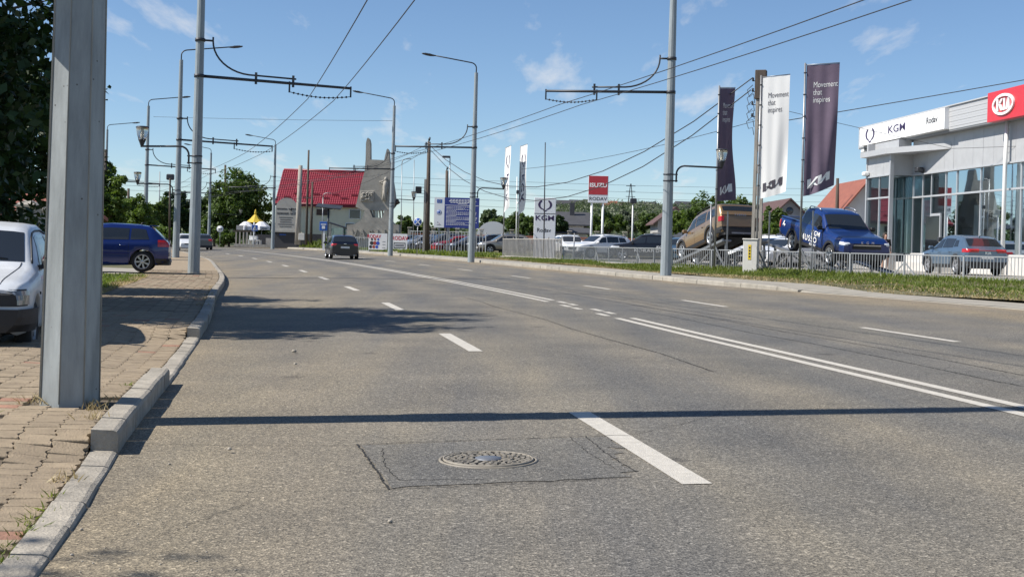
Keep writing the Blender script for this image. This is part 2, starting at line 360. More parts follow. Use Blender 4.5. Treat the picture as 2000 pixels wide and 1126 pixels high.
def interp(pts, x):
    if x <= pts[0][0]: return pts[0][1]
    for (x0, y0), (x1, y1) in zip(pts, pts[1:]):
        if x <= x1: return y0 + (y1 - y0) * (x - x0) / max(1e-9, x1 - x0)
    return pts[-1][1]
def sstep(a, b, x):
    t = max(0, min(1, (x - a) / (b - a))); return t * t * (3 - 2 * t)
# ------------------------------------------------------------------ the road: a gentle left bend, banked up to the right
def C1(Y): return 2.0 - .153 * Y - .00093 * Y * Y          # line of the left lane dashes
def dC1(Y): return -.153 - .00186 * Y
def RP(Y, d, z=None):
    """point at lateral distance d (right +) from the left lane line, at parameter Y"""
    t = Vector((dC1(Y), 1, 0)).normalized(); n = Vector((t.y, -t.x, 0))
    p = Vector((C1(Y), Y, 0)) + n * d
    p.z = ZR(Y, d) + (z or 0); return p
def ZR(Y, d): return .02 * (max(d, -3.1) + 3.1) + .0016 * max(0, min(Y, 120) - 45)
def LK(Y): return -3.1 + .06 * math.sin(Y * .21) + .14 * sstep(9.5, 4.5, Y) - .22 * sstep(18, 31, Y)            # left kerb
def RK(Y): return 10.9 + 1.15 * sstep(37, 23, Y) + .25 * sstep(42, 55, Y) + .45 * sstep(55, 80, Y)   # right kerb, flaring into the driveway
def kerb_h(Y):                                              # raised and dropped lengths of the left kerb
    if Y < 7.75: return .025
    if Y < 11.5: return .14
    if Y < 16.3: return .03
    return .145
YS = [2.0 + .5 * k for k in range(0, 60)] + [32 + 2 * k for k in range(0, 66)]
b = MB()
DS = [-3.14, -2.2, -1, 0, 1.2, 2.4, 3.6, 4.8, 6, 7.2, 8.4, 9.6, 10.7]
for y0, y1 in zip([-6, -3, 0] + YS, [-3, 0] + YS + [YS[-1] + 3]):
    for k in range(len(DS) - 1):
        f = lambda Y, d: RP(Y, (RK(Y) + .05) if d == 10.7 else ((LK(Y) - .04) if d == -3.14 else d))
        b.quad(f(y0, DS[k]), f(y0, DS[k + 1]), f(y1, DS[k + 1]), f(y1, DS[k]))
road = struct(b.build('road', 'asphalt'))
la = road.data.attributes.new('lat', 'FLOAT', 'POINT')
la.data.foreach_set('value', [(v.co.x - C1(v.co.y)) / math.sqrt(1 + dC1(v.co.y) ** 2) for v in road.data.vertices])
# wide base ground: one sheet out to the horizon, lying just under the road, lots and verges
b = MB()
def gz(x, y):
    r = math.hypot(x, y); z = -.12
    return z
b.grid(60, 60, lambda u, v: (-4000 + 8000 * (u if abs(u - .5) < 2 else u), -1500 + 7000 * v, -.35), smooth=True)
struct(b.build('ground', 'soil_grass'))

# painted markings --------------------------------------------------
def paint_strip(name, Y0, Y1, d, wd, parent, z=.004):
    n = max(1, int((Y1 - Y0) / 1.2)); b = MB(); D = d if callable(d) else (lambda Y: d); rr = None
    jl = 0
    for k in range(n):
        a, c = lerp(Y0, Y1, k / n), lerp(Y0, Y1, (k + 1) / n)
        b.quad(RP(a, D(a) - wd / 2, z), RP(a, D(a) + wd / 2, z), RP(c, D(c) + wd / 2, z), RP(c, D(c) - wd / 2, z))
    return b.build(name, 'road_paint', parent)
road = bpy.data.objects['road']
for Y0 in (6.55, 14.41, 22.9, 31.7, 40.2, 49, 58, 67, 76, 85, 94):   # left lane dashes, about 3 m long every 9 m
    paint_strip('lane_dash', Y0, Y0 + 2.75, lambda Y: .025 - .15 * sstep(24, 45, Y), .16, road)
for Y0 in (6.6, 15.3, 23.85, 32.6, 42.2, 51.6, 60.6, 69.8, 79, 88):
    paint_strip('lane_dash', Y0, Y0 + 2.7, lambda Y: lerp(6.42, 6.95, sstep(15, 45, Y)), .13, road)
CL = lambda o: (lambda Y: lerp(3.38, 3.58, sstep(15, 28, Y)) + o)
for o_ in (-.13, .13):
    paint_strip('centre_line', 1.0, 20.4, CL(o_), .12, road); paint_strip('centre_line', 26.6, 118, CL(o_), .12, road)
for k in range(4):
    paint_strip('centre_dash', 21.0 + 1.45 * k, 21.75 + 1.45 * k, CL(.13 if k % 2 else -.13), .12, road); paint_strip('centre_dash', 21.6 + 1.45 * k, 22.2 + 1.45 * k, CL(-.13 if k % 2 else .13), .12, road)

# cracks and the patched asphalt round the manhole --------------------
def crack(pts, wd=.012, name='crack', seed=1, z=.0045):
    rr = random.Random(seed); b = MB(); P = []
    for (x0, y0), (x1, y1) in zip(pts, pts[1:]):
        n = max(3, int(math.hypot(x1 - x0, y1 - y0) / .035))
        for k in range(n): P.append((lerp(x0, x1, k / n) + rr.uniform(-.008, .008), lerp(y0, y1, k / n) + rr.uniform(-.008, .008)))
    P.append(pts[-1])
    for k in range(len(P) - 1):
        a, c = Vector((*P[k], 0)), Vector((*P[k + 1], 0)); t = (c - a).normalized(); n = Vector((-t.y, t.x, 0))
        w0 = wd * rr.uniform(.25, 1.0); w1 = wd * rr.uniform(.25, 1.0)
        q = []
        for p, ww in ((a, -w0), (c, -w1), (c, w1), (a, w0)):
            d = p + n * ww * .5; d.z = .02 * ((d.x - C1(d.y)) * .98 + 3.1) + z; q.append(d)
        b.quad(*q)
    return b.build(name, 'crack', road)
crack([(-.90, 7.72), (-.55, 7.85), (0, 8.0), (.55, 8.16), (.78, 8.2)], .014, seed=2)
crack([(-.90, 7.74), (-.74, 7.05), (-.58, 6.35)], .017, seed=3)
crack([(-.58, 6.35), (-.1, 6.48), (.3, 6.6), (.62, 6.72)], .011, seed=4)
crack([(-.74, 7.6), (-.66, 7.0), (-.55, 6.6), (-.1, 6.62)], .008, seed=5)
crack([(.50, 8.15), (.58, 7.5), (.70, 6.9)], .010, seed=6)
crack([(.40, 8.12), (.48, 7.5), (.60, 6.95)], .007, seed=7)
crack([(-2.3, 7.72), (-1.6, 7.66), (-.92, 7.7)], .006, seed=8)
crack([(.78, 8.2), (1.2, 8.75), (1.55, 9.3)], .006, seed=9)
crack([(-1.7, 6.3), (-1.2, 6.25), (-.58, 6.33)], .006, seed=10)
crack([(-1.45, 5.25), (-1.2, 6.0)], .005, seed=13)
for k, (d0, y0, y1) in enumerate(((4.35, 7, 24), (4.9, 9, 26), (5.3, 20, 40), (2.0, 12, 30))):
    crack([(RP(y, d0 + .05 * math.sin(y)).x, RP(y, d0 + .05 * math.sin(y)).y) for y in range(y0, y1, 2)], .022, seed=20 + k)
for k, (x0, x1, yy) in enumerate(((-8.8, 3, 41.5), (-8.2, -5.6, 40.3), (-8.0, -5.4, 46.5), (-7.5, -4.6, 37.2), (-10.5, -8.2, 58))):
    crack([(lerp(x0, x1, t / 8), yy + .12 * math.sin(t * 2.1 + k)) for t in range(9)], .07, seed=40 + k, z=.005)
# patch: slightly darker smoother square
0 and mat('patch', (.155, .138, .112), .85, var=.75, vscale=85, bump=.6, bscale=130, vcol=(.40, .35, .27))
b = MB(); P = []; rr = random.Random(17)
for (x0, y0), (x1, y1), jt in (((-.88, 7.7), (-.57, 6.38), .012), ((-.57, 6.38), (.66, 6.74), .02), ((.66, 6.74), (.66, 8.15), .07), ((.66, 8.15), (-.88, 7.7), .012)):
    for k in range(14): P.append((lerp(x0, x1, k / 14) + rr.uniform(-jt, jt), lerp(y0, y1, k / 14) + rr.uniform(-jt, jt)))
o = b.poly([(x, y, .02 * ((x - C1(y)) * .98 + 3.1) + .003) for x, y in P]).build('asphalt_patch', 'asphalt', road)
la = o.data.attributes.new('lat', 'FLOAT', 'POINT'); la.data.foreach_set('value', [2.3] * len(o.data.vertices))
# manhole cover: frame ring, dished cover, raised studs, centre boss
mat('iron', (.23, .205, .165), .65, .0, var=.3, vscale=20)
mat('iron_dark', (.022, .021, .02), .8)
mat('iron_blue', (.17, .18, .20), .5, .35)
mh = thing('manhole_cover', 'round cast iron manhole cover set in patched asphalt', 'manhole cover', (-.10, 7.22, .02 * ((-.10 - C1(7.22)) * .98 + 3.1)))
mh.rotation_euler = (0, -.02, 0)
MB().lathe([(.264, .002), (.266, .009), (.279, .009), (.281, .002)], 40, cap=False).build('frame', 'iron', mh)
MB().lathe([(.001, .008), (.262, .008)], 40).build('cover', 'iron_dark', mh)
b = MB(); rr = random.Random(5); k = 0
for ring in range(5):
    r0 = .098 + ring * .033; n = int(2 * math.pi * r0 / .04)
    for j in range(n):
        a = 2 * math.pi * (j + (ring % 2) * .5) / n + rr.uniform(-.05, .05); th = a + rr.choice((.3, 1.2, -.4, .9)); r_ = r0 + rr.uniform(-.004, .004)
        b.box((r_ * math.cos(a), r_ * math.sin(a), .0105), (.030, .0185, .009), th)
o = b.build('stud', 'iron', mh); o['kind'] = 'stuff'
MB().lathe([(.001, .017), (.074, .017), (.078, .008)], 28).build('boss', 'iron_blue', mh)
b = MB(); b.lathe([(.246, .008), (.248, .017), (.256, .017), (.258, .008)], 40, cap=False); b.build('rim', 'iron', mh)

# kerbs -----------------------------------------------------------------
def kerb_stone(Y0, Y1, dfun, side, h0, h1, wd, m, parent, gap=.006, base=-.1):
    b = MB(); g = gap / max(.01, (Y1 - Y0)) / 2
    ya, yb = lerp(Y0, Y1, g), lerp(Y0, Y1, 1 - g); ch = .03
    rows = []
    for Y, h in ((ya, h0), (yb, h1)):
        d = dfun(Y); prof = [(d, base), (d, h - ch), (d + side * ch * .3, h - ch * .3), (d + side * ch, h), (d + side * wd, h + .004), (d + side * wd, base)]
        r = []
        for dd, z in prof: p = RP(Y, dd); p.z = ZR(Y, d) + z; r.append(p)
        rows.append(r)
    for k in range(5): b.quad(rows[0][k], rows[1][k], rows[1][k + 1], rows[0][k + 1])
    b.poly(rows[0][::-1]); b.poly(rows[1])
    return b.build('kerb_stone', m, parent)
def left_pave_z(Y, e):
    """height of the left pavement at distance e inside the kerb line"""
    zz = ZR(Y, -3.1); k = .9 * min(1, max(0, e - .15)); f = sstep(7.6 - k, 8.0 + .4 * k, Y) * sstep(11.9 + k, 11.45 - .4 * k, Y) + sstep(16.1 - 1.3 * k, 16.5 + .4 * k, Y)
    lo = lerp(.022, .12, sstep(.25, 1.7, e))
    return zz + lerp(lo, .13, f)
def PWID(Y): return lerp(1.72, 2.5, sstep(17.5, 20.5, Y))      # width of the left pavement
pave = MB()
NY = 120; NE = 10
YL = [-4 + 1.0 * k for k in range(8)] + [4 + .25 * k for k in range(56)] + [18 + 1.5 * k for k in range(60)]
for y0, y1 in zip(YL, YL[1:]):
    for k in range(NE):
        f0, f1 = k / NE, (k + 1) / NE
        def q(Y, f):
            e = .16 + PWID(Y) * f; p = RP(Y, LK(Y) - e); p.z = left_pave_z(Y, e) - .022; return p
        pave.quad(q(y0, f1), q(y0, f0), q(y1, f0), q(y1, f1))
pv = struct(pave.build('pavement', 'sand'))
b = MB()
for y0, y1 in zip(YL, YL[1:]):
    if y0 < 45: continue
    f = lambda Y, e: (RP(Y, LK(Y) - e).x, RP(Y, LK(Y) - e).y, left_pave_z(Y, e) + .003)
    b.quad(f(y0, 2.66), f(y0, .16), f(y1, .16), f(y1, 2.66))
b.build('far_paving', 'paver', pv)
Y = 3.9
while Y < 50:
    L = .5 if Y < 16.3 else .75
    if 7.6 < Y < 11.6: L = .53
    h = kerb_h(Y + L / 2) + rnd.uniform(-.004, .004); hh = h + rnd.uniform(-.004, .004)
    kerb_stone(Y, Y + L * .975, lambda y: LK(y) + rnd.uniform(-.006, .006), -1, h, hh, .15, 'kerb', pv); Y += L * .975
for k in range(22):
    Y0 = 50 + 3 * k; kerb_stone(Y0, Y0 + 3, LK, -1, .15, .15, .15, 'kerb_far', pv, .02)

# interlocking pavers: I-shaped blocks, laid in rows along the kerb
PW, PL = .190, .168                                   # across, along
def paver_outline(g=.004):
    a, c, n = PW / 2 - g, PL / 2 - g, .018
    # waist on the two long sides; neighbours interlock
    return [(-a - n * .5, -c), (a + n * .5, -c), (a + n * .5, -c * .45), (a - n * .5, -c * .15), (a - n * .5, c * .15), (a + n * .5, c * .45), (a + n * .5, c),
            (-a - n * .5, c), (-a - n * .5, c * .45), (-a + n * .5, c * .15), (-a + n * .5, -c * .15), (-a - n * .5, -c * .45)]
pb = MB(); ol = paver_outline(); ol2 = [(x * .965, y * .955) for x, y in ol]
n = len(ol); pb.v = [(x, y, -.04) for x, y in ol] + [(x, y, -.005) for x, y in ol] + [(x, y, 0) for x, y in ol2]
for lv in (0, 1):
    for k in range(n): k2 = (k + 1) % n; pb.f.append((lv * n + k, lv * n + k2, (lv + 1) * n + k2, (lv + 1) * n + k)); pb.sm.append(False)
pb.f.append(tuple(2 * n + k for k in range(n))); pb.sm.append(False)
PM = [pb.mesh('paver', 'paver'), pb.mesh('paver', 'paver_red')]
cand = []; row = 0; Y = 4.4
while Y < 46:
    t = Vector((dC1(Y), 1, 0)).normalized()
    for c in range(13):
        e = .16 + PW * (c + .55)
        off = (PL / 2 if c % 2 else 0)
        cand.append((Y + off * .98, e, c, row))
    Y += PL * .985; row += 1
def paver_place(Y, e):
    p = RP(Y, LK(Y) - e); p.z = left_pave_z(Y, e)
    p2 = RP(Y + .1, LK(Y) - e); p2.z = left_pave_z(Y + .05, e)
    th = math.atan2(-(RP(Y + .2, LK(Y) - e).x - p.x), .2)
    sl = (left_pave_z(Y, e + .05) - left_pave_z(Y, e - .05)) / .1
    st = (left_pave_z(Y + .05, e) - left_pave_z(Y - .05, e)) / .1
    return p, th, sl, st
def seen(p):
    u = p.x / p.y * FPX
    return u > -1010
vis = []
rest = MB(); rest_red = MB(); cnt = 0
for Y, e, c, row in cand:
    p, th, sl, st = paver_place(Y, e)
    if not seen(p) or e > .16 + PWID(Y): continue
    red = rnd.random() < .022 or (Y < 5.9 and e < .75 and rnd.random() < .55) or (8.6 < Y < 9.4 and rnd.random() < .12)
    p.z += rnd.uniform(-.003, .003) - .001; tx, ty = rnd.uniform(-.01, .01) + math.atan(st), rnd.uniform(-.01, .01) + math.atan(sl)
    if cnt < 300 and not (abs(p.x + 2.91) < .3 and abs(p.y - 8.56) < .26):
        o = link('paver', PM[1 if red else 0], pv, p); o.rotation_euler = (tx, ty, th + rnd.uniform(-.01, .01)); cnt += 1
    elif Y < 46:
        if abs(p.x + 2.91) < .3 and abs(p.y - 8.56) < .26: continue
        b = rest_red if red else rest; i = len(b.v); M = Matrix.Translation(p) @ Matrix.Rotation(th, 4, 'Z') @ Matrix.Rotation(ty, 4, 'Y') @ Matrix.Rotation(tx, 4, 'X')
        far = Y > 20
        if far:
            for (x, y) in ol2: b.v.append(tuple(M @ Vector((x, y, 0))))
            b.f.append(tuple(i + k for k in range(n))); b.sm.append(False)
        else:
            for q in pb.v[n:]: b.v.append(tuple(M @ Vector(q)))
            for f in pb.f[n:]: b.f.append(tuple(i + k - n for k in f)); b.sm.append(False)
o = rest.build('paver', 'paver', pv, fix=False); o['kind'] = 'stuff'
o = rest_red.build('paver', 'paver_red', pv, fix=False); o['kind'] = 'stuff'

# right-hand side: kerb, concrete walk, grass verge, dealership lot ------------------
FP = [Vector(p) for p in ((24.6, 25.7, 0), (15.6, 38.6, 0), (6.5, 51.8, 0), (2.9, 72.0, 0), (-1.2, 85.0, 0), (-9.6, 103.0, 0))]   # line of the lot fence
LOTZ = .62
b = MB(); YR = [8 + 1.0 * k for k in range(50)] + [58 + 3 * k for k in range(28)]
for y0, y1 in zip(YR, YR[1:]):
    def q(Y, e, z):
        p = RP(Y, RK(Y) + e); p.z = ZR(Y, RK(Y)) + z; return p
    hh = lambda Y: .02 if Y < 30 else lerp(.02, .13, sstep(30, 33, Y))
    b.quad(q(y0, .12, hh(y0)), q(y0, 1.7, hh(y0) + .03), q(y1, 1.7, hh(y1) + .03), q(y1, .12, hh(y1)))
    b.quad(q(y0, -.02, -.06), q(y0, .14, hh(y0)), q(y1, .14, hh(y1)), q(y1, -.02, -.06))
wr = struct(b.build('pavement_right', 'concrete_walk'))
Y = 31.0
while Y < 118:
    L = 1.0 if Y < 60 else 2.5
    h0 = lerp(.03, .135, sstep(30.5, 32.5, Y)); h1 = lerp(.03, .135, sstep(30.5, 32.5, Y + L))
    kerb_stone(Y, Y + L, lambda y: RK(y) + rnd.uniform(-.012, .012), 1, h0 + rnd.uniform(-.008, .008), h1 + rnd.uniform(-.008, .008), .15, 'kerb_far', wr, .02); Y += L
VG = []
def verge_pt(Y, u):
    """u=0 at the concrete walk, u=1 at the fence line, measured square to the road"""
    a = RP(Y, RK(Y) + 1.55); a.z = ZR(Y, RK(Y)) + (.14 if Y > 33 else .06)
    t = Vector((dC1(Y), 1, 0)).normalized(); n = Vector((t.y, -t.x, 0))
    # first intersection of a + n*s with the fence line
    s = 20
    for A, B in zip(FP, FP[1:]):
        fd = B - A; den = n.x * fd.y - n.y * fd.x
        if abs(den) < 1e-6: continue
        q = ((A.x - a.x) * fd.y - (A.y - a.y) * fd.x) / den; w_ = ((A.x - a.x) * n.y - (A.y - a.y) * n.x) / den
        if 0 <= w_ <= 1 and 0 < q < s: s = q
    s = max(1.0, min(s, 16)); p = a + n * (s + .8) * u; p.z = lerp(a.z, LOTZ - .06, sstep(0, .8, u)) + .05 * math.sin(p.x * 1.3 + p.y * .7); return p
b = MB(); YV = [18 + 1.0 * k for k in range(60)] + [78 + 3 * k for k in range(14)]
for y0, y1 in zip(YV, YV[1:]):
    for k in range(6): b.quad(verge_pt(y0, k / 6), verge_pt(y0, (k + 1) / 6), verge_pt(y1, (k + 1) / 6), verge_pt(y1, k / 6))
verge = struct(b.build('verge', 'soil_grass'))
# lot: slab behind the fence
b = MB()
b.poly([(p.x, p.y, LOTZ) for p in FP[::-1]] + [(60, FP[0].y, LOTZ), (70, 150, LOTZ), (-9.5, 150, LOTZ)])
struct(b.build('dealership_lot', 'lot'))
b = MB()
for A, B in zip(FP, FP[1:]): b.bar((A.x, A.y, LOTZ - .12), (B.x, B.y, LOTZ - .12), .2, .30)
struct(b.build('lot_edge', 'concrete_walk'))
# far right bank beyond the lot
b = MB()
for y0, y1 in zip(range(84, 160, 4), range(88, 164, 4)):
    f = lambda Y, e: (RP(Y, RK(Y) + 1.6 + e).x, RP(Y, RK(Y) + 1.6 + e).y, ZR(Y, RK(Y)) + .13 + .02 * e)
    for e0, e1 in ((0, 3), (3, 10), (10, 30)): b.quad(f(y0, e0), f(y0, e1), f(y1, e1), f(y1, e0))
struct(b.build('far_verge', 'soil_grass'))
# left side: dirt beside the pavement, lawn, yard
def left_side(name, Y0, Y1, e0, e1, m, dz=0, step=1.5):
    b = MB(); Y = Y0
    while Y < Y1:
        for k in range(5):
            ea, eb = lerp(e0, e1, (k / 5) ** 2.2), lerp(e0, e1, ((k + 1) / 5) ** 2.2)
            def q(Y, e):
                p = RP(Y, LK(Y) - e); p.z = ZR(Y, -3.1) + .14 + dz + .015 * math.sin(p.x * 2 + p.y) - (.175 * sstep(1.75, 2.05, e) if Y < 20 else 0); return p
            b.quad(q(Y, eb), q(Y, ea), q(Y + step, ea), q(Y + step, eb))
        Y += step
    return struct(b.build(name, m))
left_side('dirt_strip', -4, 20.5, 1.80, 14, 'dirt', -.012)
mat('lawn_soil', (.10, .135, .03), .95, var=.4, vscale=1.5, bump=.5, vcol=(.2, .19, .07))
left_side('lawn', 20.5, 37.5, 2.30, 22, 'lawn_soil', .012)
left_side('yard', 37.5, 46.5, 2.55, 22, 'concrete_walk', -.008)
left_side('far_lawn', 46.5, 160, 2.55, 60, 'soil_grass', -.03, 3)
# ------------------------------------------------------------------ vehicles
def paint(name, col, metal=.0, rough=.28):
    return mat(name, col, rough, metal, coat=.7, spec=.5)
paint('paint_white', (.70, .71, .72), 0, .3); paint('paint_blue', (.004, .018, .125), .15); paint('paint_navy', (.004, .005, .011), .0)
paint('paint_royal', (.006, .030, .145), .15); paint('paint_bronze', (.28, .18, .092), .45, .33); paint('paint_steel', (.10, .155, .22), .4)
paint('paint_silver', (.42, .43, .44), .5); paint('paint_grey', (.10, .105, .115), .4); paint('paint_black', (.008, .008, .01), .1)
paint('paint_red', (.30, .012, .014), .15); paint('paint_beige', (.33, .30, .26), .5); paint('paint_teal', (.06, .11, .15), .4); paint('paint_darkblue', (.018, .025, .06), .3)
mat('lens_old', (.16, .17, .18), .12, coat=.6); mat('white_dull', (.60, .62, .64), .42, var=.10, vscale=2.5, coat=.35)

WHEELS = {}
def wheel_mesh(r, wd, style):
    key = (round(r, 3), style)
    if key in WHEELS: return WHEELS[key]
    M = Matrix.Rotation(R(90), 4, 'X')                    # axle along y
    t = MB(); h = wd / 2
    t.lathe([(r * .66, -h * .8), (r * .86, -h), (r * .97, -h * .72), (r, -h * .4), (r, h * .4), (r * .97, h * .72), (r * .86, h), (r * .66, h * .8)], 28, M=M, cap=False)
    rim = MB()
    rim.lathe([(r * .68, h * .78), (r * .70, h * .86), (r * .64, h * .84), (r * .60, h * .45), (r * .58, -h * .5), (r * .62, -h * .5)], 28, M=M, cap=False)
    rim.lathe([(.001, h * .74), (r * .10, h * .74), (r * .13, h * .6), (r * .13, h * .2)], 14, M=M)
    ns = {'seven': 7, 'five': 5, 'ten': 10, 'steel': 8}[style]
    for k in range(ns):
        a = 2 * math.pi * k / ns; ca, sa = math.cos(a), math.sin(a); ww = {'seven': .15, 'five': .2, 'ten': .085, 'steel': .13}[style] * r
        p = lambda rr_, q, y: M @ Vector((ca * rr_ - sa * q, sa * rr_ + ca * q, y))
        rim.poly([p(r * .10, -ww * .4, h * .70), p(r * .10, ww * .4, h * .70), p(r * .63, ww * .62, h * .70), p(r * .63, -ww * .62, h * .70)])
        rim.poly([p(r * .10, ww * .4, h * .70), p(r * .10, ww * .4, h * .3), p(r * .63, ww * .62, h * .3), p(r * .63, ww * .62, h * .70)])
        rim.poly([p(r * .10, -ww * .4, h * .70), p(r * .63, -ww * .62, h * .70), p(r * .63, -ww * .62, h * .3), p(r * .10, -ww * .4, h * .3)])
    disc = MB(); disc.lathe([(.001, h * .12), (r * .64, h * .12)], 24, M=M)
    WHEELS[key] = (t.mesh('tyre', 'rubber'), rim.mesh('rim', 'alloy' if style != 'steel' else 'mid_steel'), disc.mesh('brake_disc', 'plastic_black'))
    return WHEELS[key]

def make_car(name, label, loc, rz, body_m, S, group=None, pitch=0, roll=0, lod=2, rear_plate=None, front_plate=None):
    """x forward, y left, z up; origin on the ground under the middle of the car"""
    L, W, H = S['L'], S['W'], S['H']; xf, xr = L / 2 - S['fo'], -L / 2 + S['ro']; r = S.get('r', .32); Ra = r + S.get('arch', .05)
    root = thing(name, label, 'pickup truck' if S.get('bed') else 'car', loc, rz, group); root.rotation_euler = (roll, pitch, rz); root.rotation_mode = 'XYZ'
    top = [(x, z) for x, z in S['top']]; belt = S['belt']; zb0 = S.get('sill', .22)
    def T(x): return sum(interp(top, x + k * .035) for k in (-2, -1, 0, 1, 2)) / 5
    nf, nr = S.get('nose', .75), S.get('tail', .55); af, ar = S.get('af', .2), S.get('ar', .13)
    def HW(x):
        w_ = W / 2
        if x > L / 2 - nf: w_ *= 1 - af * ((x - (L / 2 - nf)) / nf) ** 2.4
        if x < -L / 2 + nr: w_ *= 1 - ar * ((-L / 2 + nr - x) / nr) ** 2.2
        return w_
    def zbot(x):
        z = zb0
        if x > xf + Ra: z += .10 * ((x - xf - Ra) / max(.05, L / 2 - xf - Ra)) ** 2
        if x < xr - Ra: z += .14 * ((xr - Ra - x) / max(.05, L / 2 + xr - Ra)) ** 1.5
        return z
    Hb = H - interp(belt, 0)
    def SEC(x, arch=True):
        zt = T(x); zb = zbot(x); bl = min(interp(belt, x), zt - .03); g = max(0, min(1, (zt - bl) / Hb)); w_ = HW(x); wr_ = w_ * lerp(.88, S.get('rf', .70), g)
        d = bl - zb
        pts = [(w_ * .84, zb), (w_ * .95, zb + .035), (w_ * .982, zb + .16 * d), (w_ * .995, zb + .36 * d), (w_ * 1.0, zb + .58 * d), (w_ * .992, zb + .80 * d), (w_ * .975, zb + .93 * d), (w_ * .945, bl)]
        ze = zt - .075 * g - .012
        for f in (.33, .66): pts.append((lerp(w_ * .945, wr_, f) + .018 * g, lerp(bl, ze, f)))
        pts += [(wr_, ze), (wr_ * .93, lerp(ze, zt, .62)), (wr_ * .72, zt - .012 * (.3 + g)), (wr_ * .38, zt - .003), (0, zt)]
        if arch:
            for xw in (xf, xr):
                if abs(x - xw) < Ra:
                    za = r + math.sqrt(max(0, Ra * Ra - (x - xw) ** 2))
                    for k in range(6):
                        if pts[k][1] < za - .012 * (5 - k) / 5: pts[k] = (pts[k][0], min(za + .004 * k, bl - .01))
        return pts
    xs = set([-L / 2, L / 2])
    for k in range(1, 7): xs.add(L / 2 - .62 * (k / 6) ** 1.7); xs.add(-L / 2 + .5 * (k / 6) ** 1.7)
    for x, z in top:
        for q in (-.06, -.03, 0, .03, .06):
            if abs(x + q) < L / 2: xs.add(x + q)
    for xw in (xf, xr):
        for k in range(17): xs.add(xw + Ra * math.cos(math.pi * k / 16) * .999)
        xs.add(xw + Ra + .005); xs.add(xw - Ra - .005)
    for k in range(26): xs.add(-L / 2 + L * k / 25)
    xs = sorted(x for x in xs if -L / 2 <= x <= L / 2); q = [xs[0]]
    for x in xs[1:]:
        if x - q[-1] > .006: q.append(x)
    xs = q; b = MB(); npt = len(SEC(0)); full = 2 * npt - 1
    for x in xs:
        s_ = SEC(x); row = [(x, y, z) for y, z in s_] + [(x, -y, z) for y, z in reversed(s_[:-1])]; b.v += row
    for k in range(len(xs) - 1):
        for j in range(full - 1): a = k * full + j; b.f.append((a, a + 1, a + full + 1, a + full)); b.sm.append(True)
    b.f.append(tuple(range(full))); b.sm.append(False); b.f.append(tuple((len(xs) - 1) * full + j for j in range(full))); b.sm.append(False)
    body = b.build('body', body_m, root)
    # under-body and wheel wells
    u = MB(); u.box((0, 0, zb0 + .10), (L * .86, W * .66, .22)); u.box(((xf), 0, r + .12), (Ra * 1.9, W * .86, r * 1.15)); u.box((xr, 0, r + .12), (Ra * 1.9, W * .86, r * 1.15)); u.build('underbody', 'black', root)
    # wheels
    tm, rm, dm = wheel_mesh(r, S.get('tw', .21), S.get('rim', 'five'))
    for xw in (xf, xr):
        for sd in (1, -1):
            o = link('wheel', tm, root, (xw, sd * (W / 2 - .105), r), 0 if sd < 0 else math.pi); o.rotation_euler = (0, rnd.uniform(0, 3), 0 if sd < 0 else math.pi)
            link('rim', rm, o); link('brake_disc', dm, o)
    if 'flare' in S:                                      # plastic wheel-arch cladding and sill
        for xw in (xf, xr):
            for sd in (1, -1):
                c = MB(); n = 18
                for k in range(n):
                    a0, a1 = math.pi * k / n, math.pi * (k + 1) / n
                    def P(a, rr_): x = xw + rr_ * math.cos(a); z = r + rr_ * math.sin(a); return Vector((x, sd * (HW(x) + .012), max(z, zb0 - .02)))
                    c.quad(P(a0, Ra - .005), P(a1, Ra - .005), P(a1, Ra + .075), P(a0, Ra + .075))
                    c.quad(P(a0, Ra + .075), P(a1, Ra + .075), P(a1, Ra + .075) - Vector((0, sd * .03, 0)), P(a0, Ra + .075) - Vector((0, sd * .03, 0)))
                c.build('wheel_arch_trim', S['flare'], root)
        for sd in (1, -1):
            c = MB(); c.grid(8, 1, lambda a, v: (lerp(xr + Ra, xf - Ra, a), sd * (HW(0) * (.985 + .01 * v) + .008), zb0 + .01 + .13 * v)); c.build('sill_trim', S['flare'], root)
    # glazing: patches lying 6 mm proud of the cabin shell
    def patch(nm, fn, nu, nv, m, ref, off=.006, parent=root):
        P = [[Vector(fn(a / nu, v / nv)) for v in range(nv + 1)] for a in range(nu + 1)]; c = MB()
        for a in range(nu + 1):
            for v in range(nv + 1):
                du = P[min(a + 1, nu)][v] - P[max(a - 1, 0)][v]; dv = P[a][min(v + 1, nv)] - P[a][max(v - 1, 0)]
                n_ = du.cross(dv); n_ = n_.normalized() if n_.length > 1e-9 else Vector(ref)
                if n_.dot(Vector(ref)) < 0: n_ = -n_
                c.v.append(tuple(P[a][v] + n_ * off))
        for a in range(nu):
            for v in range(nv): p = a * (nv + 1) + v; c.f.append((p, p + nv + 1, p + nv + 2, p + 1)); c.sm.append(True)
        return c.build(nm, m, parent)
    def side_pt(x, f, sd):
        s_ = SEC(x, False); A, B = s_[7], s_[10]; seq = s_[7:11]; t = f * 3; k = min(2, int(t)); t -= k
        return (x, sd * lerp(seq[k][0], seq[k + 1][0], t), lerp(seq[k][1], seq[k + 1][1], t))
    def topz(x, y):
        s_ = SEC(x, False)[10:]; y = abs(y)
        for (y0, z0), (y1, z1) in zip(s_, s_[1:]):
            if y >= y1: return lerp(z1, z0, (y - y1) / max(1e-6, y0 - y1)) if y <= y0 else z0
        return s_[-1][1]
    gm = S.get('glass', 'glass_car')
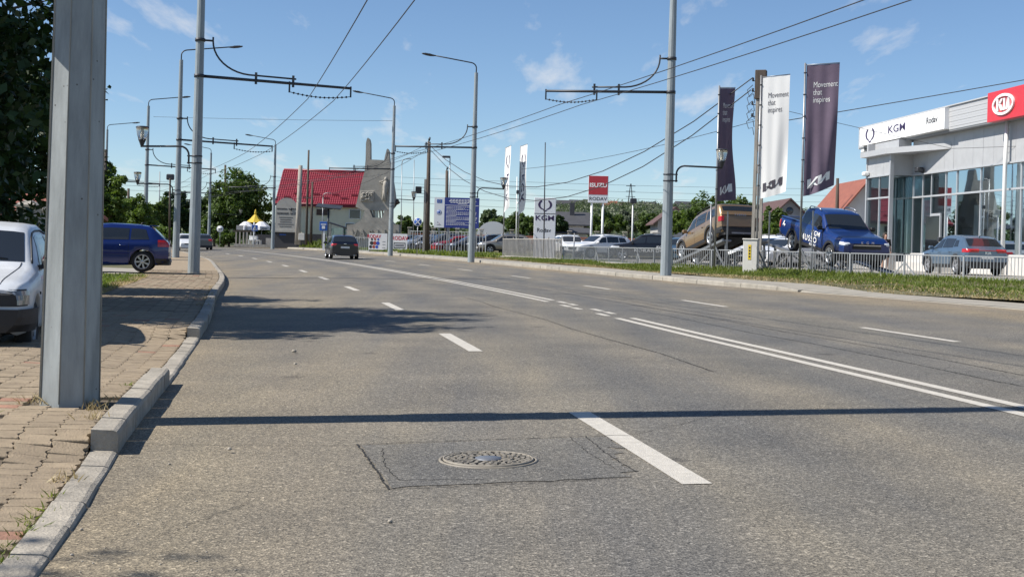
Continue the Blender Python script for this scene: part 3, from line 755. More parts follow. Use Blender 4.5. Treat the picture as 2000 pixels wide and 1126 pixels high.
    for sd in (1, -1):
        for wnd in S['side']:                             # (x bottom rear, x bottom front, x top rear, x top front)
            a0, a1, b0, b1 = wnd[:4]; f0, f1 = (wnd[4], wnd[5]) if len(wnd) > 4 else (.10, .86)
            patch('side_window', lambda u_, v, sd=sd: side_pt(lerp(lerp(a0, a1, u_), lerp(b0, b1, u_), v), lerp(f0, f1, v), sd), 8, 4, gm, (0, sd, .3))
    x0, x1 = S['screen']; kx = S.get('kx', .94)
    wsx = lambda x: HW(x) * lerp(.88, S.get('rf', .70), max(0, min(1, (T(x) - min(interp(belt, x), T(x) - .03)) / Hb)))
    scr = patch('windscreen', lambda u_, v: ((lerp(x0, x1, u_)), (2 * v - 1) * wsx(lerp(x0, x1, u_)) * kx, topz(lerp(x0, x1, u_), (2 * v - 1) * wsx(lerp(x0, x1, u_)) * kx)), 8, 10, gm, (1, 0, .6))
    if S.get('rear_glass'):
        y0, y1 = S['rear_glass']; patch('rear_window', lambda u_, v: ((lerp(y0, y1, u_)), (2 * v - 1) * wsx(lerp(y0, y1, u_)) * .9, topz(lerp(y0, y1, u_), (2 * v - 1) * wsx(lerp(y0, y1, u_)) * .9)), 8, 10, gm, (-1, 0, .5))
    # things wrapped round the nose and the tail
    def ysec(x, z):
        s_ = SEC(x, False)[:8]
        for (ya, za), (yb, zb_) in zip(s_, s_[1:]):
            if z <= zb_: return lerp(ya, yb, max(0, (z - za) / max(1e-6, zb_ - za)))
        s_ = SEC(x, False)[7:]
        for (ya, za), (yb, zb_) in zip(s_, s_[1:]):
            if z <= zb_: return lerp(ya, yb, max(0, (z - za) / max(1e-6, zb_ - za)))
        return s_[-1][0]
    def path(z, end, xa, y0=None, y1=None):
        """plan outline from the left side at |x|=xa round the end to the right side, cut to y0..y1"""
        X = L / 2 * end; pts = []; n = 14
        while T(X) < z + .012 and abs(X) > .4 * L: X -= end * .01
        xs_ = [lerp(xa * end, X, (k / n) ** .7) for k in range(n + 1)]
        pts = [(x, ysec(x, z)) for x in xs_]; yy = max(.05, pts[-1][1])
        mid = [(X + end * .025 * (1 - (y / yy) ** 2), y) for y in [yy * (1 - 2 * k / 16) for k in range(1, 16)]]
        pts = pts + mid + [(x, -y) for x, y in reversed(pts)]
        if y0 is not None: pts = [p for p in pts if y0 <= p[1] <= y1]
        return pts
    def wrap(nm, end, xa, z0, z1, m, off=.012, y0=None, y1=None, parent=root, nz=3, crown=0.):
        c = MB(); A = [path(lerp(z0, z1, k / nz), end, xa) for k in range(nz + 1)]; base = A[nz // 2]
        idx = [i for i, p in enumerate(base) if (y0 is None or y0 <= p[1] <= y1)]
        if len(idx) < 2: return None
        i0 = len(c.v); rows = []
        for k in range(nz + 1):
            row = []
            for i in idx:
                p = Vector((*A[k][i], lerp(z0, z1, k / nz))); a_ = Vector((*A[k][max(i - 1, 0)], 0)); c_ = Vector((*A[k][min(i + 1, len(base) - 1)], 0)); t = c_ - a_
                n_ = Vector((t.y, -t.x, 0)); n_ = n_.normalized() if n_.length > 1e-9 else Vector((end, 0, 0))
                if n_.dot(Vector((p.x, p.y, 0))) < 0: n_ = -n_
                row.append(p + n_ * (off + crown * math.sin(math.pi * k / nz)))
            rows.append(row)
        for k in range(nz):
            for j in range(len(idx) - 1): c.quad(rows[k][j], rows[k][j + 1], rows[k + 1][j + 1], rows[k + 1][j], True)
        m_ = len(idx)
        # close the rim so that the piece has depth
        for k in (0, nz):
            for j in range(m_ - 1):
                n0 = Vector((rows[k][j].x, rows[k][j].y, 0)).normalized() * (off + .02); n1_ = Vector((rows[k][j + 1].x, rows[k][j + 1].y, 0)).normalized() * (off + .02)
                c.quad(rows[k][j], rows[k][j + 1], rows[k][j + 1] - n1_, rows[k][j] - n0)
        return c.build(nm, m, parent)
    for it in S.get('wraps', ()):                          # (name, end, xa, z0, z1, material, off, y0, y1)
        nm, end, xa, z0, z1, m = it[:6]; off = it[6] if len(it) > 6 else .012; y0 = it[7] if len(it) > 7 else None; y1 = it[8] if len(it) > 8 else None
        if m == 'BODY': m = body_m
        wrap(nm, end, xa, z0, z1, m, off, y0, y1)
        if y0 is not None and abs(y0 + y1) > 1e-6: wrap(nm, end, xa, z0, z1, m, off, -y1, -y0)
    # boxes on nose or tail: (name, end, y, z, wy, wz, depth, material, bothsides)
    for nm, end, y, z, wy, wz, dp, m, both in S.get('boxes', ()):
        for yy in ((y, -y) if both else (y,)):
            X = L / 2 * end; lo = X + end * (dp / 2 + .005)
            MB().box((lo, yy, z), (dp, wy, wz), 0, min(.012, wz * .3)).build(nm, m, root)
    # mirrors
    if 'mirror' in S:
        mx_, mz_ = S['mirror']; mm = S.get('mirror_m', body_m)
        for sd in (1, -1):
            c = MB(); y = side_pt(mx_, .12, sd)[1]
            c.box((mx_ + .03, y + sd * .13, mz_), (.13, .22, .15), 0, .045); c.bar((mx_ + .03, y - sd * .05, mz_ - .05), (mx_ + .03, y + sd * .06, mz_ - .03), .05)
            c.build('mirror', mm, root)
    # door seams, handles
    if lod >= 2:
        for sd in (1, -1):
            for xd in S.get('doors', ()):
                c = MB(); c.grid(10, 1, lambda a, v: (xd + (v - .5) * .010 + .03 * math.sin(a * 3), sd * (ysec(xd, lerp(zb0 + .06, interp(belt, xd) - .01, a)) + .003), lerp(zb0 + .06, interp(belt, xd) - .01, a))); c.build('door_seam', 'black', root)
            for xd in S.get('handles', ()):
                z = interp(belt, xd) - .13; y = ysec(xd, z); c = MB(); c.box((xd, sd * (y + .02), z), (.17, .03, .03), 0, .012); c.build('door_handle', S.get('handle_m', body_m), root)
            if S.get('rub'):
                zz, xa, xb = S['rub']; c = MB(); c.grid(14, 2, lambda a, v: (lerp(xa, xb, a), sd * (ysec(lerp(xa, xb, a), zz) + .012 * math.sin(math.pi * v) + .002), zz + (v - .5) * .05)); c.build('rubbing_strip', S.get('rub_m', 'plastic_black'), root)
    if S.get('rails'):
        xa, xb = S['rails']
        for sd in (1, -1):
            y = sd * (HW(0) * S.get('rf', .7) - .03); MB().tube([(xa, y, T(xa) - .02), (xa - .12, y, T(xa - .1) + .045), (lerp(xa, xb, .5), y, T(lerp(xa, xb, .5)) + .05), (xb + .12, y, T(xb + .12) + .045), (xb, y, T(xb) - .02)], .02, 6).build('roof_rail', S.get('rail_m', 'mid_steel'), root)
    if S.get('aerial'): MB().tube([(S['aerial'], 0, T(S['aerial']) - .01), (S['aerial'] - .06, 0, T(S['aerial']) + .05), (S['aerial'] - .16, 0, T(S['aerial']) + .06)], [.025, .018, .004], 6).build('aerial', 'black', root)
    if S.get('wiper'):
        for yy in (-.1, .45): MB().tube([(x0 - .02, yy, T(x0) + .015), (lerp(x0, x1, .12), yy - .30, topz(lerp(x0, x1, .12), yy - .3) + .02), (lerp(x0, x1, .2), yy - .5, topz(lerp(x0, x1, .2), yy - .5) + .02)], .012, 5).build('wiper', 'black', root)
    if rear_plate: MB().box((-L / 2 - .03, 0, rear_plate), (.012, .52, .115)).build('licence_plate', 'plate', root)
    if front_plate: MB().box((L / 2 + .035, 0, front_plate), (.012, .52, .115)).build('licence_plate', 'plate', root)
    root['T'] = 0
    return root, dict(SEC=SEC, ysec=ysec, T=T, HW=HW, side_pt=side_pt, topz=topz, body=body)

HATCH = dict(L=4.2, W=1.76, H=1.48, fo=.88, ro=.76, r=.32, top=[(-2.1, .88), (-2.04, .98), (-1.98, 1.02), (-1.58, 1.40), (-1.2, 1.455), (-.4, 1.48), (.25, 1.42), (1.02, .99), (1.2, .955), (1.85, .80), (2.05, .68), (2.1, .62)],
    belt=[(-2.1, .98), (-1, .945), (1, .90), (2.1, .72)], side=[(-1.52, -.98, -1.42, -1.0), (-.92, -.02, -.94, -.06), (.06, .82, .02, .38, .1, .84)], screen=(.96, .34), rear_glass=(-1.94, -1.62), doors=(-.95, .02, .95), handles=(-.75, .22), rf=.72,
    mirror=(.72, .98), rim='seven', rub=(.56, -.94, .84), rub_m='BODYM',
    wraps=[('bumper', -1, 1.72, .22, .42, 'plastic_black', .014), ('bumper', 1, 1.75, .26, .5, 'BODY', .012), ('tail_light', -1, 1.78, .78, .99, 'lens_red', .012, .45, .9), ('headlight', 1, 1.55, .62, .76, 'lens_clear', .012, .42, .9)],
    boxes=[('grille', 1, 0, .58, .8, .1, .02, 'black', False)], aerial=-1.2)
SUV = dict(L=4.5, W=1.86, H=1.66, fo=.92, ro=.92, r=.36, sill=.28, top=[(-2.25, .95), (-2.2, 1.10), (-2.1, 1.16), (-1.78, 1.52), (-1.35, 1.62), (-.3, 1.66), (.3, 1.60), (1.08, 1.10), (1.25, 1.06), (1.98, .96), (2.18, .84), (2.25, .74)],
    belt=[(-2.25, 1.12), (-1, 1.06), (1, 1.02), (2.25, .85)], side=[(-1.62, -1.02, -1.52, -1.02, .12, .8), (-.96, -.02, -.96, -.04), (.06, .9, .02, .42, .1, .84)], screen=(1.02, .40), rear_glass=(-2.08, -1.82), doors=(-1.0, .02, 1.0), handles=(-.78, .22), rf=.73,
    mirror=(.80, 1.10), rim='five', flare='plastic_black', rails=(.2, -1.6),
    wraps=[('bumper', -1, 1.85, .30, .55, 'plastic_black', .014), ('bumper', 1, 1.9, .30, .48, 'plastic_black', .014), ('tail_light', -1, 1.9, .92, 1.06, 'lens_red', .014, .30, .95), ('headlight', 1, 1.65, .74, .86, 'lens_clear', .014, .42, .95)],
    boxes=[('grille', 1, 0, .64, 1.0, .2, .02, 'black', False)], aerial=-1.5)
def spec(base, **k):
    s_ = dict(base); s_.update(k); return s_
mat('paint_blue_strip', (.006, .012, .09), .35, .2)
HATCH['rub_m'] = 'paint_blue_strip'

# the old white saloon parked half on the dirt at the left, nose to the camera
DACIA = dict(L=4.3, W=1.64, H=1.44, fo=.80, ro=1.06, r=.30, sill=.24, rf=.735, nose=.5, af=.11, tail=.4, ar=.08,
    top=[(-2.15, .80), (-2.1, .92), (-1.95, .95), (-1.35, .98), (-.72, 1.37), (-.3, 1.43), (.25, 1.42), (.55, 1.37), (1.02, .955), (1.12, .93), (1.9, .83), (2.1, .78), (2.15, .70)],
    belt=[(-2.15, .86), (-1, .88), (1, .87), (2.15, .76)], side=[(-.92, -.30, -.78, -.30), (-.22, .84, -.2, .46, .08, .88)], screen=(.98, .60), kx=.90, rear_glass=(-1.25, -.76), doors=(-.26, .95), handles=(-.08, -.85), handle_m='black',
    mirror=(.78, .97), mirror_m='plastic_black', rim='steel', tw=.17, glass='glass_car', wiper=True,
    wraps=[('bumper', 1, 1.62, .30, .53, 'plastic_black', .05), ('bumper', -1, 1.7, .30, .52, 'plastic_black', .045), ('lamp_surround', 1, 1.93, .56, .73, 'plastic_black', .004, .34, .9), ('headlight', 1, 1.98, .575, .715, 'lens_old', .012, .36, .60), ('indicator', 1, 1.9, .575, .715, 'lens_old', .012, .635, .9), ('grille', 1, 2.1, .58, .70, 'plastic_black', .006, -.35, .35)], boxes=[])
da, dah = make_car('parked_car', 'old white saloon with black bumper parked at the left edge facing the camera', (-6.12, 14.72, -.045), R(-77), 'white_dull', DACIA, front_plate=.42)
# bonnet seams, black gutter round the screen, side lamp
for sd in (1, -1):
    c = MB(); c.grid(12, 1, lambda a, v: (lerp(1.0, 2.06, a), sd * (lerp(.60, .55, a) + (v - .5) * .010), dah['topz'](lerp(1.0, 2.06, a), .58) + .004)); c.build('bonnet_seam', 'black', da)
    c = MB(); c.box((1.15, sd * (dah['ysec'](1.15, .66) + .006), .66), (.05, .012, .03), 0, .004); c.build('side_lamp', 'plastic_black', da)
    c = MB(); pts = [dah['side_pt'](x, .97, sd) for x in (.97, .9, .8, .7, .6, .45, .2, -.2, -.6)]; c.tube([(x, y * 1.008, z + .004) for x, y, z in pts], .012, 5); c.build('gutter', 'black', da)

# the blue hatchback at the driveway
go, gh = make_car('parked_car', 'bright blue five-door hatchback parked across the pavement, tail towards the road', (-12.68, 39.35, .17), R(192), 'paint_blue', spec(HATCH, mirror=(.72, .98)), rear_plate=.55)
MB().box((-2.10, 0, .93), (.04, .12, .12), 0, .02).build('badge', 'chrome', go)
MB().box((-1.62, 0, 1.415), (.25, 1.05, .03), 0, .01).build('roof_spoiler', 'paint_blue', go)
c = MB(); c.tube([(-2.0, -.2, 1.02), (-2.03, 0, 1.03), (-1.98, .25, 1.04)], .016, 5); c.build('rear_wiper', 'black', go)
MB().box((-2.14, .32, .34), (.08, .22, .08), 0, .02).build('tow_bar', 'mid_steel', go)
for sd in (1, -1):
    for xa, xb in ((-1.0, -.93),): pass

# the dark hatchback driving away
au, ah = make_car('moving_car', 'dark navy hatchback driving away in the right-hand lane', (*RP(77.5, 5.15).xy, RP(77.5, 5.15).z + .002), R(90) - math.atan(dC1(77.5)) * -1 - R(0), 'paint_navy', spec(HATCH, H=1.42, rim='five', rub=None, wraps=[('bumper', -1, 1.72, .22, .5, 'paint_navy', .014), ('bumper', 1, 1.75, .26, .5, 'BODY', .012), ('tail_light', -1, 1.9, .80, .93, 'lens_red', .012, .50, .84), ('headlight', 1, 1.55, .62, .76, 'lens_clear', .012, .42, .9)]), rear_plate=.72)
au.rotation_euler = (0, 0, math.atan2(1, dC1(77.5)) - R(3))
for sd in (1, -1): MB().box((-2.13, sd * .55, .25), (.06, .12, .06), 0, .02).build('exhaust', 'chrome', au)
MB().box((-2.09, 0, .93), (.03, .14, .05), 0, .01).build('badge', 'chrome', au)

# two cars far down the left side of the road
make_car('moving_car', 'white hatchback coming round the bend behind the second pole', (*RP(112, -1.6).xy, RP(112, -1.6).z), math.atan2(-1, -dC1(112)), 'paint_white', spec(HATCH, rub=None), lod=1)
make_car('parked_car', 'small dark car with red tail lights just right of the second pole foot', (*RP(118, .3).xy, RP(118, .3).z), math.atan2(1, dC1(118)), 'paint_grey', spec(HATCH, rub=None), lod=1)

# dealership vehicles -------------------------------------------------------
SPORT = spec(SUV, L=4.52, H=1.65, rf=.70, top=[(-2.26, .98), (-2.2, 1.08), (-2.08, 1.14), (-1.55, 1.54), (-1.2, 1.60), (-.2, 1.65), (.3, 1.60), (1.05, 1.10), (1.25, 1.05), (1.98, .95), (2.18, .82), (2.26, .72)],
    side=[(-1.42, -1.02, -1.30, -1.02, .15, .75), (-.96, -.02, -.96, -.04), (.06, .9, .02, .42, .1, .84)], rear_glass=(-2.03, -1.62), rim='five', rails=None)
sp, sph = make_car('display_car', 'steel blue crossover parked tail-first in front of the showroom glass', (18.85, 53.6, LOTZ + .01), R(90 + 6), 'paint_steel', SPORT, rear_plate=.72)
MB().box((-2.285, 0, 1.0), (.02, 1.5, .03), 0, .006).build('light_strip', 'lens_red', sp)
lettering('emblem', 'KIA', .16, 'chrome', sp, (-2.29, 0, .90), (0, -1, 0), (0, 0, 1), .012, spacing=1.0, bold=.01)
o, _ = make_car('display_car', 'black estate car seen through the railing left of the showroom entrance', (17.2, 66.0, LOTZ + .01), R(100), 'paint_silver', spec(SUV, rails=None), lod=1)
o['label'] = 'silver car parked close to the left end of the showroom glass'
make_car('display_car', 'white estate car parked behind the pickup beside the showroom steps', (14.8, 70.0, LOTZ + .01), R(-60), 'paint_white', spec(SUV), lod=1)

# blue pickup nose-down on a ramp
PICK = dict(L=5.4, W=1.95, H=1.86, fo=.92, ro=1.28, r=.39, sill=.42, arch=.07, rf=.74, nose=.6, af=.12, tail=.3, ar=.04,
    top=[(-2.7, 1.16), (-2.66, 1.2), (-1.02, 1.22), (-.98, 1.30), (-.86, 1.76), (-.6, 1.84), (.2, 1.86), (.55, 1.80), (1.28, 1.26), (1.42, 1.22), (2.45, 1.14), (2.62, 1.06), (2.7, .95)],
    belt=[(-2.7, 1.16), (-.9, 1.2), (1.2, 1.16), (2.7, 1.0)], side=[(-.84, -.06, -.78, -.08), (.02, 1.12, .0, .62, .1, .84)], screen=(1.24, .62), doors=(-.92, -.02, 1.1), handles=(-.72, .2), handle_m='chrome', flare='plastic_black', rails=(.3, -.7), rail_m='alloy',
    mirror=(1.0, 1.28), mirror_m='black', rim='five', bed=True, wraps=[('bumper', 1, 2.35, .42, .66, 'plastic_black', .03), ('bumper', -1, 2.45, .45, .62, 'plastic_black', .03), ('headlight', 1, 2.45, .90, 1.0, 'lens_clear', .016, .62, .96), ('grille', 1, 2.5, .78, .96, 'black', .014, -.56, .56), ('grille_bar', 1, 2.5, .90, .925, 'chrome', .022, -.54, .54), ('tail_light', -1, 2.5, .82, 1.12, 'lens_red', .014, .70, .99)], boxes=[], aerial=None)
PX, PY, PZ = 11.85, 47.6, LOTZ + .52
pk, ph = make_car('display_pickup', 'royal blue double-cab pickup nose-down on a metal ramp', (PX, PY, PZ), R(-78), 'paint_royal', PICK, pitch=R(8.5))
c = MB(); c.box((-1.83, 0, 1.10), (1.5, 1.5, .26)); o = c.build('load_bed', 'black', pk)
c = MB()
for sd in (1, -1): c.box((-1.83, sd * .86, 1.235), (1.62, .10, .045), 0, .01)
c.box((-2.66, 0, 1.215), (.06, 1.7, .04), 0, .01); c.build('bed_rail', 'paint_royal', pk)
sdv = -1
lettering('door_lettering', 'KGM', .26, 'white_text', pk, (.62, -.985, 1.0), (1, 0, 0), (0, 0, 1), .004, bold=.012, shear=.15, xs=1.25)
lettering('door_lettering', 'MUSSO', .30, 'white_text', pk, (.10, -.99, .76), (1, 0, 0), (0, 0, 1), .006, bold=.012, spacing=1.25, xs=1.2)
lettering('door_lettering', 'RODAV', .13, 'white_text', pk, (.45, -.99, .57), (1, 0, 0), (0, 0, 1), .006, bold=.01, xs=1.2)
for k, ch in enumerate('KGM'): lettering('bonnet_letter', ch, .13, 'chrome', pk, (2.715, .2 * (k - 1), 1.0), (0, 1, 0), (0, 0, 1), .02)
c = MB(); c.poly([(-2.34, -.985, .92), (-2.2, -.985, 1.12), (-2.12, -.985, 1.12), (-2.2, -.985, 1.02), (-2.06, -.985, .98), (-2.18, -.985, .90), (-2.22, -.985, .97)]); c.build('side_graphic', 'white_text', pk)

# bronze SUV, tail-up on its own ramp
BRZ = spec(SUV, L=4.7, W=1.92, H=1.72, r=.38, rf=.78, fo=.9, ro=.95, top=[(-2.35, 1.0), (-2.32, 1.22), (-2.26, 1.26), (-2.12, 1.60), (-1.9, 1.68), (-.3, 1.72), (.35, 1.66), (1.12, 1.18), (1.3, 1.14), (2.08, 1.06), (2.28, .95), (2.35, .80)],
    rear_glass=(-2.245, -2.13), side=[(-1.95, -1.1, -1.9, -1.1, .1, .8), (-.98, -.02, -.98, -.04), (.06, .95, .02, .45, .1, .84)], rails=(.2, -1.8), rail_m='black',
    wraps=[('bumper', -1, 1.95, .30, .62, 'plastic_black', .016), ('bumper', 1, 1.95, .30, .55, 'plastic_black', .014), ('tail_light', -1, 2.2, .86, 1.06, 'lens_red', .016, .72, .98), ('light_strip', -1, 2.32, 1.10, 1.13, 'black', .012, -.8, .8), ('headlight', 1, 1.75, .82, .95, 'lens_clear', .014, .42, .95), ('skid_plate', -1, 2.2, .34, .40, 'mid_steel', .03, -.5, .5), ('tailgate_lip', -1, 2.25, .64, .67, 'BODY', .03, -.9, .9)], boxes=[])
BX, BY, BZ = 8.55, 53.4, LOTZ + .58
bz, bh = make_car('display_suv', 'bronze SUV standing tail-up on a ramp left of the concrete pole', (BX, BY, BZ), R(106), 'paint_bronze', BRZ, pitch=R(12))
c = MB(); c.grid(10, 6, lambda u, v: (lerp(-2.08, .3, u), (2 * v - 1) * .66, bh['topz'](lerp(-2.08, .3, u), (2 * v - 1) * .66) + .012)); c.build('roof_panel', 'black', bz)
lettering('tailgate_lettering', 'TORRES', .10, 'chrome', bz, (-2.36, 0, 1.12), (0, -1, 0), (0, 0, 1), .02, spacing=1.6)

# other cars on the lot: (kind, colour, x, Y, rz, label)
def lot_car(S, m, px, Y, rz, label, dz=0, **k):
    p = at(px, 480, Y); o, h = make_car('display_car', label, (p.x, Y, LOTZ + .01 + dz), R(rz), m, S, 'cars for sale on the lot', lod=1, **k); return o, h
lot_car(SUV, 'paint_white', 1112, 97, -78, 'white SUV facing the road in front of the brick wall', front_plate=.55)
lot_car(SUV, 'paint_teal', 1190, 99, -105, 'blue-grey SUV standing between the white SUV and the black one')
lot_car(spec(SUV, rim='ten'), 'paint_white', 1172, 88, -150, 'white hatchback nose poking out in front of the black SUV')
bs, bsh = lot_car(spec(SUV, L=4.75, H=1.72, W=1.9), 'paint_black', 1262, 80, 174, 'black SUV side-on with white lettering along its doors')
lettering('door_lettering', 'KGM', .20, 'white_text', bs, (-.9, .965, .86), (-1, 0, 0), (0, 0, 1), .006, bold=.012, shear=.15, xs=1.3)
lettering('door_lettering', 'KORANDO', .26, 'white_text', bs, (-.2, .965, .62), (-1, 0, 0), (0, 0, 1), .006, bold=.014, spacing=1.15, xs=1.3)
lot_car(HATCH, 'paint_teal', 1330, 78, -100, 'teal car half hidden behind the grey pole and the bronze SUV')
lot_car(HATCH, 'paint_darkblue', 1517, 66, -120, 'dark blue car between the white cabinet and the pickup')
lot_car(HATCH, 'paint_white', 1538, 64, 215, 'white car low behind the railing under the pickup tail')
lot_car(spec(SUV, rim='ten'), 'paint_white', 1420, 60, -70, 'white car under the bronze SUV ramp')
lot_car(SUV, 'paint_beige', 985, 106, 190, 'beige SUV facing left at the end of the tall railings', front_plate=.5)
lot_car(SUV, 'paint_black', 957, 112, 195, 'black SUV just behind the beige SUV')
lot_car(HATCH, 'paint_grey', 918, 112, 200, 'dark grey car left of the tall grey lamp pole')
lot_car(HATCH, 'paint_red', 890, 114, 203, 'red hatchback in the row of cars behind the railings')
lot_car(SUV, 'paint_grey', 866, 116, 205, 'graphite SUV left of the red hatchback', dz=.0)
lot_car(HATCH, 'paint_darkblue', 848, 117, 207, 'dark blue car behind the white-based wooden pole')
lot_car(HATCH, 'paint_silver', 822, 117, 209, 'silver hatchback nearest the round no-stopping sign')
lot_car(HATCH, 'paint_black', 800, 121, 211, 'black hatchback farthest left in the row behind the banner')
lot_car(SUV, 'paint_grey', 900, 127, 204, 'grey SUV in the second row behind the red hatchback')
lot_car(SUV, 'paint_darkblue', 840, 128, 206, 'navy SUV in the second row behind the silver hatchback')
# ramps under the two display vehicles
def ramp(label, x, y, rz, pitch, z0, L=5.0, gauge=1.6):
    t = thing('display_ramp', label, 'ramp', (x, y, LOTZ), rz, 'steel display ramps')
    t.rotation_euler = (0, 0, rz)
    zl = lambda xx: max(.03, z0 - math.tan(pitch) * xx - .03)
    for sd in (1, -1):
        c = MB(); c.bar((-L / 2, sd * gauge / 2, zl(-L / 2)), (L / 2, sd * gauge / 2, zl(L / 2)), .34, .06); c.bar((-L / 2, sd * (gauge / 2 + .17), zl(-L / 2) + .02), (L / 2, sd * (gauge / 2 + .17), zl(L / 2) + .02), .04, .1); c.build('track', 'mid_steel', t)
        for xx in (-L / 2 + .1, -L / 4, 0, L / 4):
            c = MB(); c.bar((xx, sd * gauge / 2, 0), (xx, sd * gauge / 2, zl(xx)), .08); c.build('leg', 'mid_steel', t)
        c = MB(); c.bar((-L / 2 + .1, sd * gauge / 2, .1), (-L / 4, sd * gauge / 2, zl(-L / 4) - .05), .05); c.bar((-L / 4, sd * gauge / 2, zl(-L / 4) - .05), (0, sd * gauge / 2, .1), .05); c.build('brace', 'mid_steel', t)
    for xx in (-L / 2 + .1, 0): MB().bar((xx, -gauge / 2, .15), (xx, gauge / 2, .15), .06).build('cross_member', 'mid_steel', t)
    return t
ramp('steel ramp under the blue pickup', PX, PY, R(-78), R(8.5), .52, 6.4, 1.7)
ramp('steel ramp under the bronze SUV', BX, BY, R(106), R(12), .58, 5.4, 1.65)
# ------------------------------------------------------------------ poles, lamps, trolley wires
def cobra(root, top, dirx, reach=1.9, rise=.55, m='pole_paint'):
    """upswept arm with a flat lamp head, reaching along dirx (unit 2-D vector) from the pole top"""
    d = Vector((dirx[0], dirx[1], 0)).normalized(); t = Vector(top)
    pts = [t, t + Vector((0, 0, rise * .55))]
    for k in range(1, 6): a = k / 5 * R(80); pts.append(t + Vector((0, 0, rise * .55)) + d * .35 * (1 - math.cos(a)) + Vector((0, 0, .30 * math.sin(a))))
    e = pts[-1]; pts.append(e + d * reach * .5 + Vector((0, 0, reach * .075))); pts.append(e + d * reach + Vector((0, 0, reach * .15)))
    MB().tube(pts, .034, 7).build('lamp_arm', 'dark_steel', root)
    e = pts[-1]; c = MB(); s_ = Vector((-d.y, d.x, 0)); ax = (d + Vector((0, 0, .13))).normalized(); up = ax.cross(s_) * -1
    rows = []
    for f, wd, hu, hd in ((-.12, .05, .03, .03), (0, .08, .06, .04), (.18, .13, .085, .05), (.42, .14, .08, .05), (.60, .10, .05, .035), (.66, .04, .02, .02)):
        rows.append([e + ax * f + s_ * wd * math.cos(a) + up * (hu if math.sin(a) > 0 else hd) * math.sin(a) for a in [2 * math.pi * k / 12 for k in range(12)]])
    for k in range(len(rows) - 1):
        for j in range(12): c.quad(rows[k][j], rows[k + 1][j], rows[k + 1][(j + 1) % 12], rows[k][(j + 1) % 12], True)
    c.poly(rows[0]); c.poly(rows[-1]); h = c.build('lamp_head', 'dark_steel', root)
    c = MB(); c.poly([e + ax * f - up * .052 + s_ * wd for f, wd in ((.15, -.09), (.15, .09), (.5, .09), (.5, -.09))]); c.build('lens', 'glass_lamp', h)
def goblet(root, z, dirx, reach, r=.1):
    """pedestrian lamp: curved bracket clamped to the pole with a goblet-shaped lantern standing on its end"""
    d = Vector((dirx[0], dirx[1], 0)).normalized(); s_ = Vector((-d.y, d.x, 0)); b0 = d * (r + .10)
    pts = [b0 + Vector((0, 0, z - .28)), b0 + Vector((0, 0, z))]
    for k in range(1, 6): a = k / 5 * R(88); pts.append(b0 + d * .28 * (1 - math.cos(a)) + Vector((0, 0, z + .28 * math.sin(a))))
    pts.append(d * (r + .38 + reach) + Vector((0, 0, z + .24)))
    MB().tube(pts, .032, 7).build('bracket', 'dark_steel', root)
    for dz in (-.02, -.24):
        c = MB(); c.lathe([(r + .012, z + dz - .02), (r + .022, z + dz - .02), (r + .022, z + dz + .02), (r + .012, z + dz + .02)], 12); c.bar(d * (r - .0) + Vector((0, 0, z + dz)), b0 + Vector((0, 0, z + dz)) + d * .05, .06, .04); c.bar(s_ * -(r + .12) + Vector((0, 0, z + dz)), s_ * (r + .12) + Vector((0, 0, z + dz)), .02, .02); c.build('clamp', 'dark_steel', root)
    e = d * (r + .34 + reach) + Vector((0, 0, z + .22))
    l = MB().lathe([(.02, 0), (.05, .04), (.085, .14), (.12, .22), (.125, .25)], 16, e).build('lantern_base', 'dark_steel', root)
    MB().lathe([(.118, .25), (.16, .38), (.185, .52), (.195, .62)], 18, e).build('lantern_glass', 'glass_lamp', l)
    MB().lathe([(.205, .61), (.21, .63), (.17, .66), (.001, .675)], 18, e).build('lantern_cap', 'dark_steel', l)
    MB().lathe([(.03, .24), (.035, .3), (.05, .34), (.05, .5), (.03, .56), (.03, .61)], 10, e).build('lantern_lamp', 'white', l)
def trolley_arm(root, z, dirx, L, r, droop=.02, hang=(.55, 1.0)):
    d = Vector((dirx[0], dirx[1], 0)).normalized(); Z = lambda t: z - droop * t
    P = lambda t, dz=0: d * (r + t) + Vector((0, 0, Z(t) + dz))
    MB().tube([P(-.02), P(L * .5), P(L)], [.05, .047, .042], 8).build('arm', 'dark_steel', root)
    # curved stay from higher up the pole, landing on the arm and running along it
    zs = z + 1.15; pts = []
    MB().tube([d * r + Vector((0, 0, zs)), d * (r + .26) + Vector((0, 0, zs))], .035, 6).build('stay_mount', 'dark_steel', root)
    for k in range(11):
        a = k / 10 * R(86); pts.append(d * (r + .26 + 1.25 * (1 - math.cos(a))) + Vector((0, 0, zs - (zs - Z(1.5) - .16) * math.sin(a))))
    pts.append(P(L * .62, .15)); MB().tube([d * (r + .26) + Vector((0, 0, zs + .12))] + pts, .03, 7).build('stay', 'dark_steel', root)
    for t in (1.65, L * .60):
        c = MB(); c.bar(P(t, -.12), P(t, .26), .07, .07); c.build('arm_clamp', 'dark_steel', root)
    for zz in (z, zs):
        MB().lathe([(r + .004, zz - .05), (r + .02, zz - .05), (r + .02, zz + .05), (r + .004, zz + .05)], 12).build('collar', 'dark_steel', root)
    ta, tb = L * hang[0] + .12, L * hang[1]
    for t in (ta, tb): MB().bar(P(t, .06), P(t, -.30), .05, .05).build('hanger', 'dark_steel', root)
    # insulator string sagging between the hangers
    c = MB(); N = 14; S = lambda f: P(lerp(ta, tb, f), -.28 - .10 * math.sin(math.pi * f)); c.tube([S(k / N) for k in range(N + 1)], .012, 5)
    for k in range(1, N):
        c.tube([S((k - .22) / N), S((k - .1) / N), S((k + .1) / N), S((k + .22) / N)], [.016, .038, .038, .016], 6)
    c.build('insulator_string', 'dark_steel', root)
    return [root.location + S(.3), root.location + S(.72)]
